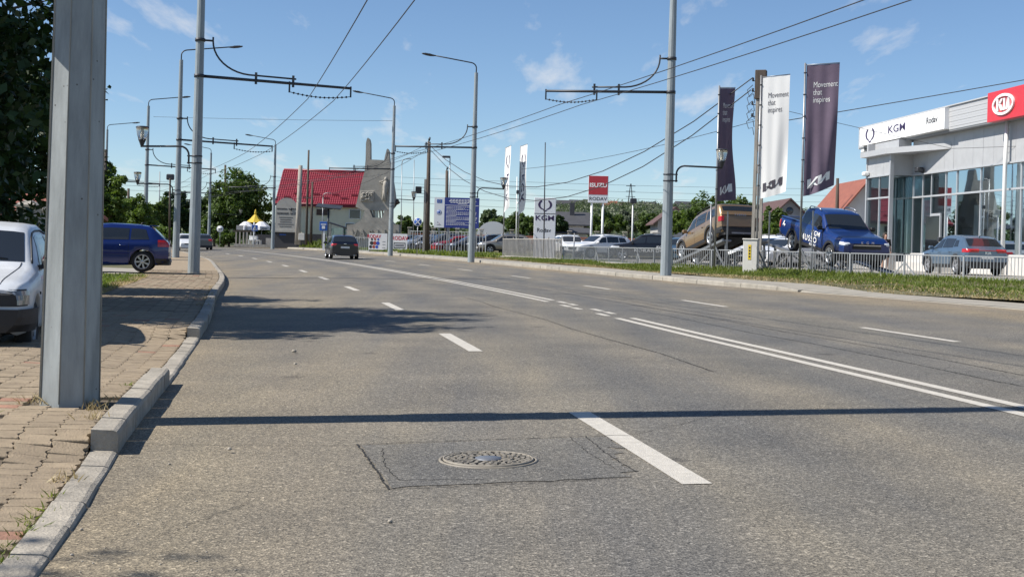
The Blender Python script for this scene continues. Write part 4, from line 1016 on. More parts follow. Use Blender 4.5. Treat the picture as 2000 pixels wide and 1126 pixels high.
def tall_pole(name, label, loc, H, r0, r1, n=12, lean=0, group=None, m='pole_paint', two=True, ph=R(11)):
    root = thing(name, label, 'pole', loc, 0, group)
    c = MB(); hs = H * .62
    if two: c.lathe([(r0, -.1), (lerp(r0, r1, .62), hs), (lerp(r0, r1, .66), hs + .04), (lerp(r0, r1, .70), hs + .06), (r1, H)], n, smooth=False, ph=R(8))
    else: c.lathe([(r0, -.1), (r1, H)], n, smooth=False, ph=ph)
    c.build('shaft', m, root); return root
HANG_L, HANG_R = [], []
# the near pole on the pavement, octagonal and galvanised
p1 = tall_pole('trolley_pole', 'thick octagonal galvanised pole nearest the camera on the paved footway', (-2.93, 8.56, .14), 9.3, .20, .105, 8, two=False, m='galv', group='trolley poles', ph=0)
for k in range(8):                                          # pressed corner edges of the folded shaft
    a = 2 * math.pi * k / 8; MB().tube([(.2015 * math.cos(a), .2015 * math.sin(a), 0), (.1065 * math.cos(a), .1065 * math.sin(a), 9.28)], .0045, 5).build('edge_bead', 'galv', p1)
MB().box((-.54, -.09, 3.02), (.07, .42, .62), R(10), .012).build('shadow_plate', 'galv', p1); MB().bar((-.15, -.02, 3.0), (-.52, -.09, 3.0), .04).build('shadow_plate_bracket', 'mid_steel', p1)  # unseen plate and bracket, added to cast shade on the upper shaft
MB().lathe([(.187, 2.74), (.205, 2.74), (.205, 2.78), (.187, 2.78)], 8, smooth=False).build('strap', 'mid_steel', p1)
MB().lathe([(.183, 3.15), (.202, 3.15), (.202, 3.19), (.183, 3.19)], 8, smooth=False).build('strap', 'mid_steel', p1)
ARM_D = (.972, .20)
HANG_L.append(trolley_arm(p1, 6.25, ARM_D, 4.6, .14))
p2 = tall_pole('trolley_pole', 'second trolley pole on the left footway with a curved lamp bracket', (-10.17, 41.0, .14), 10.2, .19, .11, 12, group='trolley poles', two=False)
HANG_L.append(trolley_arm(p2, 6.3, (.955, .29), 4.75, .145))
goblet(p2, 3.75, (-.97, -.05), 1.25, .155)
p3 = tall_pole('trolley_pole', 'third trolley pole on the left side, just behind the blue hatchback', (-18.1, 69.0, .22), 10.6, .19, .10, 12, group='trolley poles')
HANG_L.append(trolley_arm(p3, 6.3, (.945, .33), 4.85, .145)); cobra(p3, (0, 0, 10.55), (.945, .33), 2.3); goblet(p3, 3.6, (-.97, -.2), 1.6, .16)
p4 = tall_pole('trolley_pole', 'fourth trolley pole on the left side, seen over the blue hatchback', (-27.4, 95.5, .3), 10.7, .19, .10, 12, group='trolley poles')
HANG_L.append(trolley_arm(p4, 6.3, (.93, .37), 4.9, .145)); cobra(p4, (0, 0, 10.6), (.93, .37), 2.1); goblet(p4, 3.5, (-.97, -.2), 1.6, .16)
p5 = tall_pole('trolley_pole', 'far trolley pole on the left, its lamp arm showing beside the near pole', (-39.5, 124, .3), 11.2, .19, .10, 10, group='trolley poles')
trolley_arm(p5, 6.3, (.9, .42), 4.9, .145); cobra(p5, (0, 0, 11.1), (.9, .42), 2.1)
# right side, near to far
q1 = tall_pole('trolley_pole', 'tall grey trolley pole on the right verge with a lantern bracket pointing right', (5.31, 44.0, .36), 10.2, .20, .115, 12, group='trolley poles', two=False)
HANG_R.append(trolley_arm(q1, 6.35, (-.995, -.02), 4.15, .145)); goblet(q1, 3.55, (.98, -.16), 1.28, .165)
q2 = tall_pole('trolley_pole', 'trolley pole on the right beside the blue project board', (-2.25, 71.0, .44), 10.4, .19, .10, 12, group='trolley poles')
HANG_R.append(trolley_arm(q2, 6.25, (-.985, -.12), 4.2, .145)); cobra(q2, (0, 0, 10.35), (-.97, -.1), 2.1); goblet(q2, 3.75, (.97, -.1), 1.2, .16)
q3 = tall_pole('trolley_pole', 'trolley pole standing before the concrete monument', (-8.83, 93.0, .45), 10.8, .19, .10, 12, group='trolley poles')
HANG_R.append(trolley_arm(q3, 6.2, (-.98, -.15), 4.4, .145)); cobra(q3, (0, 0, 10.75), (-.96, -.15), 2.1); goblet(q3, 3.75, (.97, .1), 1.1, .16)
q4 = tall_pole('trolley_pole', 'trolley pole in front of the red-roofed house', (-24.3, 130.0, .36), 10.6, .19, .10, 12, group='trolley poles')
HANG_R.append(trolley_arm(q4, 6.2, (-.96, -.28), 4.4, .145)); cobra(q4, (0, 0, 10.5), (-.95, -.2), 2.1)
q5 = tall_pole('trolley_pole', 'farthest trolley pole, in front of the big dark tree', (-34.6, 146.0, .2), 10.8, .19, .10, 10, group='trolley poles')
trolley_arm(q5, 6.2, (-.95, -.3), 4.4, .145); cobra(q5, (0, 0, 10.7), (-.93, -.3), 2.1); goblet(q5, 3.6, (.97, .1), 3.0, .16)
# wires -------------------------------------------------------------------
def cable(name, label, pts, r=.012, sag=.25, n=10, group='overhead wires'):
    P = []
    for a, b_ in zip(pts, pts[1:]):
        a, b_ = Vector(a), Vector(b_); L = (b_ - a).length
        for k in range(n): t = k / n; p = a.lerp(b_, t); p.z -= sag * (L / 30) ** 2 * 4 * t * (1 - t); P.append(p)
    P.append(Vector(pts[-1])); o = MB().tube(P, r, 5).build(name, 'wire', None, fix=False); return tag(o, label, 'wire', group)
def drop(v): return v - Vector((0, 0, .10))
for k in (0, 1):
    side_w = ('left', 'right')[k]
    L0 = HANG_L[0][k] + Vector((1.5, 4, -.0))
    back = HANG_L[0][k] + (HANG_L[0][k] - HANG_L[1][k]) * .9
    cable('trolley_wire', f'{side_w} trolley wire of the pair over the left lanes', [drop(back)] + [drop(h[k]) for h in HANG_L] + [drop(HANG_L[-1][k] + (HANG_L[-1][k] - HANG_L[-2][k]) * 1.6)], .0125, .12)
    kk = 1 - k; back = HANG_R[0][kk] + Vector((8.6 + .2 * k, -34, .12))
    cable('trolley_wire', f'{side_w} trolley wire of the pair over the right lanes', [drop(back)] + [drop(h[kk]) for h in HANG_R] + [drop(HANG_R[-1][kk] + (HANG_R[-1][kk] - HANG_R[-2][kk]) * .6)], .0125, .12)
# concrete and timber line poles ------------------------------------------------
def lattice_pole(label, px, py_base, Y, py_top, wd=.34):
    b0 = at(px[0], py_base, Y); H = at(px[1], py_top, Y).z - b0.z; t = thing('concrete_pole', label, 'pole', (b0.x, Y, b0.z)); t.rotation_euler = (0, 0, R(-18))
    for sd in (-1, 1): MB().bar((sd * wd * .42, 0, -.2), (sd * wd * .30, 0, H), .11, .24, up=(0, 1, 0)).build('leg', 'concrete_post', t)
    for k in range(9):
        z = .5 + (H - .8) * k / 8; MB().box((0, 0, z), (wd * .66, .22, .34)).build('rung', 'concrete_post', t)
    return t, H
cp, cpH = lattice_pole('concrete ladder-type line pole between the white and left purple flags', (1476, 1485), 530, 48.4, 140)
c = MB(); c.box((0, -.02, cpH - .5), (.42, .30, 1.1), 0, .02); c.build('pole_head', 'wood_dark', cp)
for k, zz in enumerate((.35, .75, 1.25, 1.7)):
    c = MB(); c.lathe([(.03, 0), (.05, .03), (.03, .07), (.05, .1), (.02, .13)], 10, (-.30, 0, cpH - zz)); c.bar((-.32, 0, cpH - zz), (-.1, 0, cpH - zz), .03); c.build('insulator', 'dark_steel', cp)
rr = random.Random(3)
for k in range(5):
    c = MB(); z = cpH - .5 - .3 * k; c.tube([(-.30, 0, z), (-.5, -.05, z - .2), (-.42, 0, z - .45), (-.25, -.1, z - .3 - .2 * rr.random()), (-.2, -.12, z - .7)], .014, 5); c.build('cable_loop', 'wire', cp)
def wood_pole(label, px, y0, y1, Y, r=.13, m='wood_dark', white=False):
    b0 = at(px[0], y0, Y); t1 = at(px[1], y1, Y); t = thing('line_pole', label, 'pole', tuple(b0)); d = t1 - b0
    c = MB(); c.tube([Vector((0, 0, -.2)), d * .5, d], [r * 1.15, r, r * .8], 10); c.build('shaft', m, t)
    return t, d
lp, ld = wood_pole('timber line pole with a pale concrete foot beside the silver hatchback', (834, 838), 492, 277, 95, .16, 'wood_dark')
MB().box((-.26, 0, ld.z * .33), (.16, .22, ld.z * .66)).build('concrete_foot', 'concrete_post', lp)
c = MB(); c.box((-.75, -.1, ld.z * .56), (.45, .3, .52), 0, .03); c.bar((-.55, -.1, ld.z * .585), (-.1, -.05, ld.z * .585), .04); c.bar((-.55, -.1, ld.z * .53), (-.1, -.05, ld.z * .53), .04); c.build('signal_box', 'black', lp)
wood_pole('grey line pole behind the blue project board', (872, 873), 488, 333, 118, .17, 'wood_dark')
wood_pole('pale concrete line pole left of the twin post, before the red-roofed house', (581, 587), 474, 323, 133, .26, 'concrete_post')
tp, td = wood_pole('tall twin timber post rising above the red roof', (598, 603), 474, 293, 136, .12, 'wood_dark'); c = MB(); c.tube([(.5, 0, -.2), (.5 + td.x * .9, 0, td.z * .66)], [.15, .11], 8); c.build('second_shaft', 'wood_dark', tp)
wood_pole('dark stub pole standing behind the big tree', (440, 440), 480, 322, 170, .17, 'wood_dark')
wood_pole('dark pole behind the showroom roof gable', (1634, 1636), 470, 348, 92, .13, 'wood_dark')
wood_pole('dark pole left of the near trolley pole over the trees', (205, 206), 470, 292, 62, .10, 'wood_dark')
wood_pole('short dark pole among the trees behind the blue car', (250, 251), 470, 368, 70, .08, 'wood_dark')
wood_pole('slim rusty post beside the third trolley pole', (331, 332), 470, 348, 72, .05, 'wood_dark')
# birds
def bird(label, p):
    b = MB(); b.tube([(0, 0, .02), (0, 0, .1), (.02, 0, .2), (.05, 0, .27), (.06, 0, .33), (.1, 0, .34)], [.02, .07, .085, .06, .055, .01], 8); b.tube([(-.01, 0, .10), (-.10, 0, -.12)], [.05, .02], 6)
    for y in (-.02, .02): b.tube([(0, y, .06), (0, y, 0)], .008, 4)
    return tag(b.build('bird', 'black', None, loc=tuple(p)), label, 'bird')
bird('black bird perched on top of the timber line pole', Vector(lp.location) + ld); b2 = at(873, 333, 118); bird('black bird perched on the pole behind the blue board', (b2.x, 118, b2.z))
# overhead power lines (world points read at their poles)
W = lambda x, y, Y: at(x, y, Y)
HV = [('upper thick cable sagging from the concrete pole to the timber pole', [W(1470, 152, 48.3), W(838, 283, 95)], .022, 1.35), ('lower thick cable sagging from the concrete pole to the timber pole', [W(1466, 176, 48.3), W(838, 290, 95)], .022, 1.5),
      ('cable from the concrete pole up to the right over the showroom', [W(1490, 243, 48.3), W(2080, 142, 44.5)], .016, .2), ('thin cable behind the white flag', [W(1020, 330, 75), W(1480, 235, 48.3)], .012, .3), ('thin cable falling from the right flag to the showroom fascia', [W(1530, 215, 49), W(1860, 290, 60), W(2060, 283, 55)], .01, .1),
      ('cable from the timber pole down to the left past the monument', [W(838, 280, 95), W(540, 345, 140)], .016, .5), ('second cable from the timber pole down to the left', [W(838, 290, 95), W(540, 385, 140)], .016, .5),
      ('cable from the twin post to the monument side', [W(590, 328, 134), W(765, 337, 93)], .014, .3), ('thin span wire between the left poles and the lamp post', [W(300, 228, 95.5), W(770, 236, 93)], .012, .15)]
for lab, P, r_, sg in HV: cable('power_line', lab, P, r_, sg)
rr = random.Random(9)
for k in range(5):
    y0 = 347 + k * 11; cable('power_line', f'far thin power line {("topmost","second from the top","middle","second from the bottom","lowest")[k]} of the five over the hill', [W(760, y0 - 2 + k, 120), W(1080, y0 + 10 + 2 * k, 125), W(1700, y0 + 22 + 2 * k, 130)], .013, .12)
for k in range(3): cable('power_line', f'thin wire {("upper","middle","lower")[k]} of three crossing behind the left poles', [W(215, 352 + 9 * k, 120), W(420, 356 + 10 * k, 135), W(600, 352 + 8 * k, 136)], .013, .1)
# small lamp posts and masts: (label, x, y base, y top, Y, head)
def mast(name, label, px, y0, y1, Y, r=.04, head=None, m='mid_steel', cat='post', lean=None):
    b0 = at(px, y0, Y); t1 = at(lean if lean else px + 2, y1, Y); t = thing(name, label, cat, tuple(b0)); d = t1 - b0
    MB().tube([(0, 0, -.1), d], [r, r * .7], 7).build('shaft', m, t)
    if head == 'flood':
        c = MB(); c.box((d.x - .3, 0, d.z - .06), (.6, .3, .16), 0, .03); c.bar((d.x, 0, d.z), (d.x - .35, 0, d.z), .05); c.build('floodlight', 'dark_steel', t)
    if head == 'camera':
        c = MB(); c.box((d.x + .25, -.1, d.z * .66), (.4, .16, .14), R(20), .03); c.bar((d.x * .66, 0, d.z * .66), (d.x + .2, -.08, d.z * .66), .04); c.build('camera', 'white', t)
        c = MB(); c.box((d.x + .1, -.1, d.z * .80), (.25, .2, .3), 0, .04); c.build('floodlight', 'dark_steel', t)
    if head == 'bent':
        c = MB(); c.tube([d, d + Vector((.05, 0, .3)), d + Vector((.3, 0, .42)), d + Vector((.8, -.2, .46))], .035, 6); c.build('bent_arm', m, t)
    if head == 'spot':
        c = MB(); c.box((d.x + .02, -.12, d.z + .12), (.42, .3, .34), 0, .05); c.build('floodlight', 'dark_steel', t)
    return t
mast('mast', 'slim grey flagpole mast in front of the white totem sign', 1062, 500, 278, 80, .045, None, 'dark_steel', lean=1065)
mast('lamp_post', 'floodlight mast rising behind the blue project board', 877, 490, 305, 100, .05, 'flood')
mast('flagpole', 'bare thin flagpole right of the monument, behind the round lamp', 807, 490, 312, 110, .04)
mast('flagpole', 'bare thin flagpole between the monument and the round lamp', 783, 490, 320, 112, .04, 'bent')
mast('lamp_post', 'white lamp post with a camera beside the right white flag', 1008, 495, 345, 96, .05, 'camera', 'white', 'lamp')
mast('lamp_post', 'white post with a small floodlight behind the black SUV', 1234, 500, 396, 82, .06, 'spot', 'white', 'lamp')
mast('post', 'short grey steel post in front of the white SUV', 1120, 510, 455, 78, .05)
mast('post', 'short pipe standing left of the purple flag', 1387, 525, 398, 50.5, .045, None, 'mid_steel', 'post')
mast('lamp_post', 'dark slim lamp post with a box among trees behind the blue car', 331, 500, 350, 74, .05, 'spot', 'dark_steel', 'lamp')
mast('lamp_post', 'curved white lamp post behind the bus shelter', 629, 480, 385, 128, .06, 'bent', 'mid_steel', 'lamp')
mast('street_lamp', 'slim far street lamp between the third and fourth poles', 310, 490, 335, 150, .09, None, 'pole_paint', 'street lamp')
# ------------------------------------------------------------------ fences
mat('fence_paint', (.36, .37, .375), .45, .35, var=.12, vscale=6)
mat('purple_cloth', (.135, .10, .145), .8, var=.08, vscale=6, bump=.15, bscale=80); mat('white_cloth', (.72, .72, .71), .8)
mat('wood_grey', (.38, .36, .33), .85, var=.3, vscale=4, stretch=(6, 6, .6))
def railing(name, label, pts, H, panel=2.5, pitch=.115, z=None, pk=.016, brace_every=0, m='fence_paint', rail=.045, low=.10, tallpost=0):
    """steel railing through the given ground points; every panel's pickets are one joined part"""
    root = thing(name, label, 'fence', tuple(pts[0])); O = Vector(pts[0])
    for a, b_ in zip(pts, pts[1:]):
        a, b_ = Vector(a) - O, Vector(b_) - O; L = (b_ - a).length; n = max(1, round(L / panel)); d = (b_ - a) / n; u = d.normalized(); s_ = Vector((-u.y, u.x, 0)).normalized()
        for k in range(n):
            p0, p1 = a + d * k, a + d * (k + 1); up = Vector((0, 0, 1))
            MB().bar(p0 - up * .1, p0 + up * (H + tallpost), .055, .055, up=(u.x, u.y, 0)).build('post', m, root)
            for zz in (H, low): MB().bar(p0 + up * zz + u * .04, p1 + up * zz - u * .04, rail, rail * .8).build('rail', m, root)
            c = MB(); np_ = int((p1 - p0).length / pitch)
            for j in range(1, np_): q = p0 + (p1 - p0) * (j / np_); c.bar(q + up * low, q + up * H, pk, pk, up=(u.x, u.y, 0))
            c.build('picket', m, root)['kind'] = 'stuff'
            if brace_every and k % brace_every == brace_every - 1:
                for sg in (-.55, .55): MB().bar(p0 + s_ * -.0 + up * .55, p0 + s_ * -.02 + u * sg + up * .02, .035).build('brace', m, root)
    MB().bar(b_ - Vector((0, 0, .1)), b_ + Vector((0, 0, H)), .055, .055, up=(1, 0, 0)).build('post', m, root)
    return root
fz = lambda p, z=LOTZ - .06: (p.x, p.y, z)
railing('railing', 'low steel railing along the dealership lot in front of the display cars', [fz(p) for p in FP[:4]], .80, 2.45, .118, brace_every=3)
railing('picket_fence', 'taller pale picket fence in front of the white totem sign', [fz(FP[3] + Vector((-.1, .3, 0))), fz(FP[4] + Vector((.6, -1.6, 0)))], 1.2, 2.2, .24, pk=.05, m='wood_grey', tallpost=.12)
fa, fb, fc = at(948, 494, 98), at(872, 493, 100), at(800, 492, 103)
railing('railing', 'tall galvanised railing in front of the row of cars left of the beige SUV', [(fa.x, 98, .55), (fb.x, 100, .55), (fc.x, 103, .55)], 1.75, 2.6, .28, pk=.03, brace_every=9)
fd, fe = at(720, 490, 108), at(640, 488, 112)
railing('railing', 'old railing in front of the monument base', [(fd.x, 108, .5), (fe.x, 112, .5)], 1.2, 2.6, .25, pk=.03)
# electric cabinet
ec0 = at(1463, 527, 47.6); ec = thing('electric_cabinet', 'white electric cabinet with yellow lettering panel beside the concrete pole', 'cabinet', (ec0.x, 47.3, LOTZ - .1), R(-20))
mat('cabinet', (.62, .60, .55), .6, var=.1, vscale=4); mat('yellow', (.72, .52, .03), .5)
MB().box((0, 0, .62), (.52, .42, 1.25), 0, .015).build('housing', 'cabinet', ec); MB().box((0, 0, 1.26), (.58, .48, .05), 0, .012).build('lid', 'cabinet', ec)
MB().box((-.02, -.214, .78), (.11, .01, .55)).build('warning_panel', 'yellow', ec)
for k in range(4): MB().box((-.02, -.222, .62 + .11 * k), (.05, .006, .06)).build('panel_mark', 'dark_text', ec)
for zz in (.3, .95): MB().box((.25, -.215, zz), (.03, .02, .1)).build('hinge', 'mid_steel', ec)

# ------------------------------------------------------------------ flags
KIA_STROKES = [[(0, 1), (0, 0), (.32, .98)], [(.14, .46), (.36, 0)], [(.42, 0), (.42, 1)], [(.42, 0), (.74, 1), (.74, 0)]]
def stroke_polys(strokes, wd, slant=.12):
    out = []
    for st in strokes:
        for (x0, y0), (x1, y1) in zip(st, st[1:]):
            d = Vector((x1 - x0, y1 - y0)); n = Vector((-d.y, d.x)).normalized() * wd; e = d.normalized() * wd * .5
            out.append([(x0 - e.x + n.x, y0 - e.y + n.y), (x0 - e.x - n.x, y0 - e.y - n.y), (x1 + e.x - n.x, y1 + e.y - n.y), (x1 + e.x + n.x, y1 + e.y + n.y)])
    return out
def kia_flag(label, px, Y, ytop, ybot, ang, wd, m, tm, seed, lift=.0, wave=.10, textlabel=True):
    t0 = at(px, ytop, Y); zb_ = at(px, ybot, Y).z; base = (t0.x, Y, LOTZ - .05); H = t0.z - base[2]; fh = t0.z - zb_
    root = thing('banner_flag', label, 'flag', base, 0, 'tall banner flags on the lot edge'); d = Vector((math.cos(ang), math.sin(ang), 0)); n = Vector((d.y, -d.x, 0))   # n towards the camera side
    MB().tube([(0, 0, 0), (0, 0, H + .05)], [.045, .035], 8).build('pole', 'mid_steel', root)
    MB().tube([Vector((0, 0, H - .02)), Vector((0, 0, H - .02)) + d * (wd + .05) + Vector((0, 0, .08))], .016, 6).build('crossbar', 'mid_steel', root)
    for sg in (1,): MB().bar((0, 0, .95), (.42 * sg, -.25, .0), .05, .05).build('brace', 'mid_steel', root)
    MB().bar((.55, .5, 0), (.55, .5, 2.3), .05).build('stub_post', 'mid_steel', root)
    for k in range(6): MB().lathe([(.05, -.02), (.055, 0), (.05, .02)], 8, (0, 0, H - .3 - k * fh / 6)).build('ring', 'dark_steel', root)
    def S(s, t):
        k = s ** 1.2; ww = wave * (t ** 1.3) * k
        q = d * (wd * s * (1 - .06 * t * wave * 8)) + n * (ww * math.sin(s * 7 + t * 4 + seed) + wave * .9 * k * t * math.sin(t * 5 + seed) + wave * .18 * math.sin(s * 16 + seed * 2) * (.2 + .8 * t))
        q.z = H - .04 - fh * t + .08 * s + lift * (s ** 1.5) * (t ** 3); return q + d * .05
    MB().grid(26, 60, S).build('cloth', m, root)
    def on(x, y, off=.008):            # x metres from the hoist, y metres down
        s, t = max(0, min(1, x / wd)), max(0, min(1, y / fh)); return S(s, t) + n * off
    V0 = wd * .22
    for k, w_ in enumerate(('Movement', 'that', 'inspires')):
        V, Fc = text_pts(w_, .30, align='LEFT', bold=-.006); sc_ = wd * .72 / 1.25
        b = MB(); b.v = [tuple(on(V0 + x * sc_, fh * .155 + .27 * k - y)) for x, y in V]; b.f = Fc; b.sm = [False] * len(Fc); b.build('lettering', tm, root, fix=False)
    b = MB(); lw, lh = wd * .60, fh * .066
    for P in stroke_polys(KIA_STROKES, .075):
        P = [(V0 - wd * .04 + x * lw / .74, fh * .945 - (y * lh) - .14 * x) for x, y in P]; b.poly([on(x, y, .010) for x, y in P])
    b.build('logo', tm, root)
    return root
mat('flag_ink', (.05, .045, .06), .7)
kia_flag('right purple banner flag with white slogan, in front of the pickup', 1573, 46.0, 126, 381, R(-12), 1.15, 'purple_cloth', 'white_text', .4, lift=.35, wave=.14)
kia_flag('white banner flag with grey slogan beside the concrete pole', 1487, 47.6, 150, 386, R(-24), 1.02, 'white_cloth', 'flag_ink', 2.1, lift=.2, wave=.06)
kia_flag('left purple banner flag seen nearly edge-on above the bronze SUV', 1405, 49.6, 170, 391, R(38), .86, 'purple_cloth', 'white_text', 3.3, lift=.0, wave=.14)
def emblem_polys(w_):
    """winged ring emblem: two mirrored crescents over a small base"""
    out = []
    for sg in (1, -1):
        o_ = [(sg * .5 * math.sin(a), -.5 * math.cos(a)) for a in [R(15 + 135 * k / 12) for k in range(13)]]; i_ = [(sg * (.34 * math.sin(a) + .0), -.40 * math.cos(a) - .02) for a in [R(15 + 128 * k / 12) for k in range(13)]]
        for k in range(12): out.append([o_[k], o_[k + 1], i_[k + 1], i_[k]])
        out.append([(sg * .02, -.50), (sg * .16, -.46), (sg * .10, -.60), (0, -.66)] if sg > 0 else [(-.02, -.50), (0, -.66), (-.10, -.60), (-.16, -.46)])
    return [[(x * w_, y * w_) for x, y in p] for p in out]
def white_flag(label, px, Y, ytop, ybot, ang, wd, seed):
    t0 = at(px, ytop, Y); zb_ = at(px, ybot, Y).z; base = (t0.x, Y, LOTZ - .05); H = t0.z - base[2]; fh = t0.z - zb_
    root = thing('banner_flag', label, 'flag', base, 0, 'tall white emblem flags'); d = Vector((math.cos(ang), math.sin(ang), 0)); n = Vector((d.y, -d.x, 0))
    MB().tube([(0, 0, 0), (0, 0, H + .05)], [.05, .04], 8).build('pole', 'mid_steel', root); MB().tube([Vector((0, 0, H)), Vector((0, 0, H + .12)) + d * wd], .02, 6).build('crossbar', 'mid_steel', root)
    S = lambda s, t: d * wd * s * (1 - .25 * t * t * (s)) + n * (.10 * math.sin(s * 5 + t * 6 + seed) * t) + Vector((0, 0, H - fh * t + .12 * s + .5 * s * t ** 6))
    MB().grid(10, 40, S).build('cloth', 'white_cloth', root)
    on = lambda x, y: S(max(0, min(1, .5 + x / wd)), max(0, min(1, y / fh))) + n * .012
    b = MB()
    for P in emblem_polys(wd * .62): b.poly([on(x, fh * .20 - y * 1.5) for x, y in P])
    b.build('emblem', 'navy_text', root)
    V, Fc = text_pts('KGM', wd * .78, bold=.015, xs=1.3); b = MB(); b.v = [tuple(on(y * .9, fh * .62 + x)) for x, y in V]; b.f = Fc; b.sm = [False] * len(Fc); b.build('lettering', 'navy_text', root, fix=False)
    return root
white_flag('left white emblem flag standing beside the white tent', 988, 92, 289, 420, R(-68), 1.0, .3)
white_flag('right white emblem flag near the white totem', 1017, 92, 286, 422, R(-60), .95, 1.4)

# ------------------------------------------------------------------ signs
mat('sign_white', (.66, .68, .70), .45); mat('sign_red', (.42, .035, .045), .4); mat('sign_blue', (.025, .05, .26), .5); mat('traffic_blue', (.02, .09, .36), .4)
mat('board_blue', (.018, .035, .20), .55, var=.12, vscale=2)
def totem():
    a, b_ = at(1042, 470, 82), at(1084, 470, 82); w_ = b_.x - a.x; zt = at(1063, 386, 82).z; t = thing('totem_sign', 'white dealership totem with a dark winged emblem', 'sign', ((a.x + b_.x) / 2, 82, LOTZ - .1), R(-4)); H = zt - LOTZ + .1
    MB().box((0, 0, H / 2), (w_, .34, H), 0, .02).build('body', 'sign_white', t); z1 = H * .74
    MB().box((0, -.172, z1), (w_ * .99, .01, .035)).build('groove', 'dark_text', t)
    b = MB()
    for P in emblem_polys(w_ * .52): b.poly([(x * 1.25, -.176, H * .885 + y * .95) for x, y in P])
    b.build('emblem', 'navy_text', t); lettering('lettering', 'KGM', w_ * .33, 'navy_text', t, (0, -.17, H * .665), (1, 0, 0), (0, 0, 1), .008, bold=.02, xs=1.25); lettering('lettering', 'Rodav', w_ * .26, 'dark_text', t, (-.03 * w_, -.17, H * .47), (1, 0, 0), (0, 0, 1), .008, bold=.01, xs=1.0)
totem()
def isuzu():
    a, b_ = at(1148, 400, 92), at(1187, 400, 92); w_ = b_.x - a.x; z0, z1, zm = at(1167, 396, 92).z, at(1167, 343, 92).z, at(1167, 381, 92).z
    t = thing('post_sign', 'square red and white sign on two posts above the lot', 'sign', ((a.x + b_.x) / 2, 92, LOTZ), R(-3)); g = LOTZ
    MB().box((0, 0, (z0 + z1) / 2 - g), (w_, .28, z1 - z0), 0, .015).build('cabinet', 'sign_white', t)
    MB().box((0, -.145, (zm + z1) / 2 - g), (w_ * .95, .012, (z1 - zm) * .96)).build('red_panel', 'sign_red', t)
    for x in (-.30, .26): MB().tube([(x * w_, 0, -.05), (x * w_, 0, z0 - g + .02)], .085, 10).build('post', 'white', t)
    lettering('lettering', 'ISUZU', w_ * .285, 'white_text', t, (0, -.151, (zm + z1) / 2 - g), (1, 0, 0), (0, 0, 1), .006, bold=.025, xs=1.12); lettering('lettering', 'RODAV', w_ * .235, 'dark_text', t, (0, -.14, (zm + z0) / 2 - g), (1, 0, 0), (0, 0, 1), .006, bold=.012, xs=1.1)
isuzu()
def project_board():
    Y = 92; a, m_, b_ = at(848, 416, Y), at(868, 416, Y), at(936, 416, Y); z0, z1 = at(890, 445, Y).z, at(890, 386, Y).z; g = .5
    t = thing('project_board', 'large blue project information board with a pale emblem strip', 'sign', (m_.x, Y, g), R(-4)); wl, wr_ = m_.x - a.x, b_.x - m_.x
    MB().box((-wl / 2, 0, (z0 + z1) / 2 - g), (wl, .08, z1 - z0)).build('pale_panel', 'sign_white', t); MB().box((wr_ / 2, .004, (z0 + z1) / 2 - g), (wr_, .085, z1 - z0)).build('blue_panel', 'board_blue', t)
    for x in (-wl * .5, wr_ * .1, wr_ * .9): MB().bar((x, .07, 0), (x, .07, z1 - g), .09).build('post', 'mid_steel', t)
    MB().bar((wr_ * .1, .1, z0 - g), (wr_ * .25, -.4, 0), .06).build('brace', 'mid_steel', t)
    h = z1 - z0; ins = lambda x, f, wx, hz, m, nm='flag_print': MB().box((x, -.045, z0 - g + h * f), (wx, .008, hz)).build(nm, m, t)
    ins(-wl / 2, .87, wl * .48, h * .115, 'traffic_blue', 'european_flag'); b = MB()
    for k in range(12):
        a_ = 2 * math.pi * k / 12; b.poly([(-wl / 2 + .085 * math.cos(a_) + .014 * math.cos(q), -.051, z0 - g + h * .87 + .085 * math.sin(a_) + .014 * math.sin(q)) for q in [2 * math.pi * j / 5 for j in range(5)]])
    b.build('stars', 'yellow', t)
    Mx = Matrix.Translation((-wl / 2, -.043, z0 - g + h * .5)) @ Matrix.Rotation(R(90), 4, 'X'); MB().lathe([(.001, .006), (.17, .006), (.172, 0)], 24, M=Mx).build('seal', 'traffic_blue', t); MB().lathe([(.10, .009), (.125, .009)], 20, M=Mx, cap=False).build('seal_ring', 'white_text', t)
    ins(-wl / 2 - .1, .17, .06, .05, 'dark_text', 'mark'); ins(-wl / 2 + .02, .13, .05, .05, 'sign_red', 'mark'); ins(-wl / 2, .09, wl * .42, .02, 'dark_text', 'caption_line')
    rr = random.Random(4); b = MB()                         # lines of small print, too small to read
    for k in range(4):
        x = wr_ * .52; L = wr_ * (.74, .8, .72, .28)[k] / 1
        for j in range(9): b.box((x - L / 2 + L * (j + .5) / 9, -.044, z0 - g + h * (.93 - .045 * k)), (L / 9 * .78, .006, h * .020))
    b.box((wr_ * .5, -.044, z0 - g + h * .745), (wr_ * .96, .006, h * .012))
    for k in range(15):
        L = wr_ * rr.choice((.55, .8, .88, .9, .7)); 
        if k % 4 == 3: L = wr_ * .3
        n = int(L / .13)
        for j in range(n): b.box((wr_ * .05 + L * (j + .5) / n, -.044, z0 - g + h * (.69 - .042 * k)), (L / n * rr.uniform(.5, .9), .006, h * .013))
    b.build('small_print', 'white_text', t)['kind'] = 'stuff'
project_board()
def disc_sign(label, p, H, r, ang, face, name='road_sign', m='traffic_blue'):
    t = thing(name, label, 'road sign', tuple(p), ang); MB().tube([(0, 0, -.1), (0, 0, H + r * .6)], .032, 8).build('post', 'mid_steel', t)
    Mx = Matrix.Translation((0, -.04, H)) @ Matrix.Rotation(R(90), 4, 'X'); MB().lathe([(.001, .010), (r * .88, .010), (r * .88, 0)], 28, M=Mx).build('face', m, t)
    MB().lathe([(r * .87, .012), (r, .012), (r, -.01), (r * .3, -.012)], 28, M=Mx, cap=False).build('rim', 'sign_white', t); return t
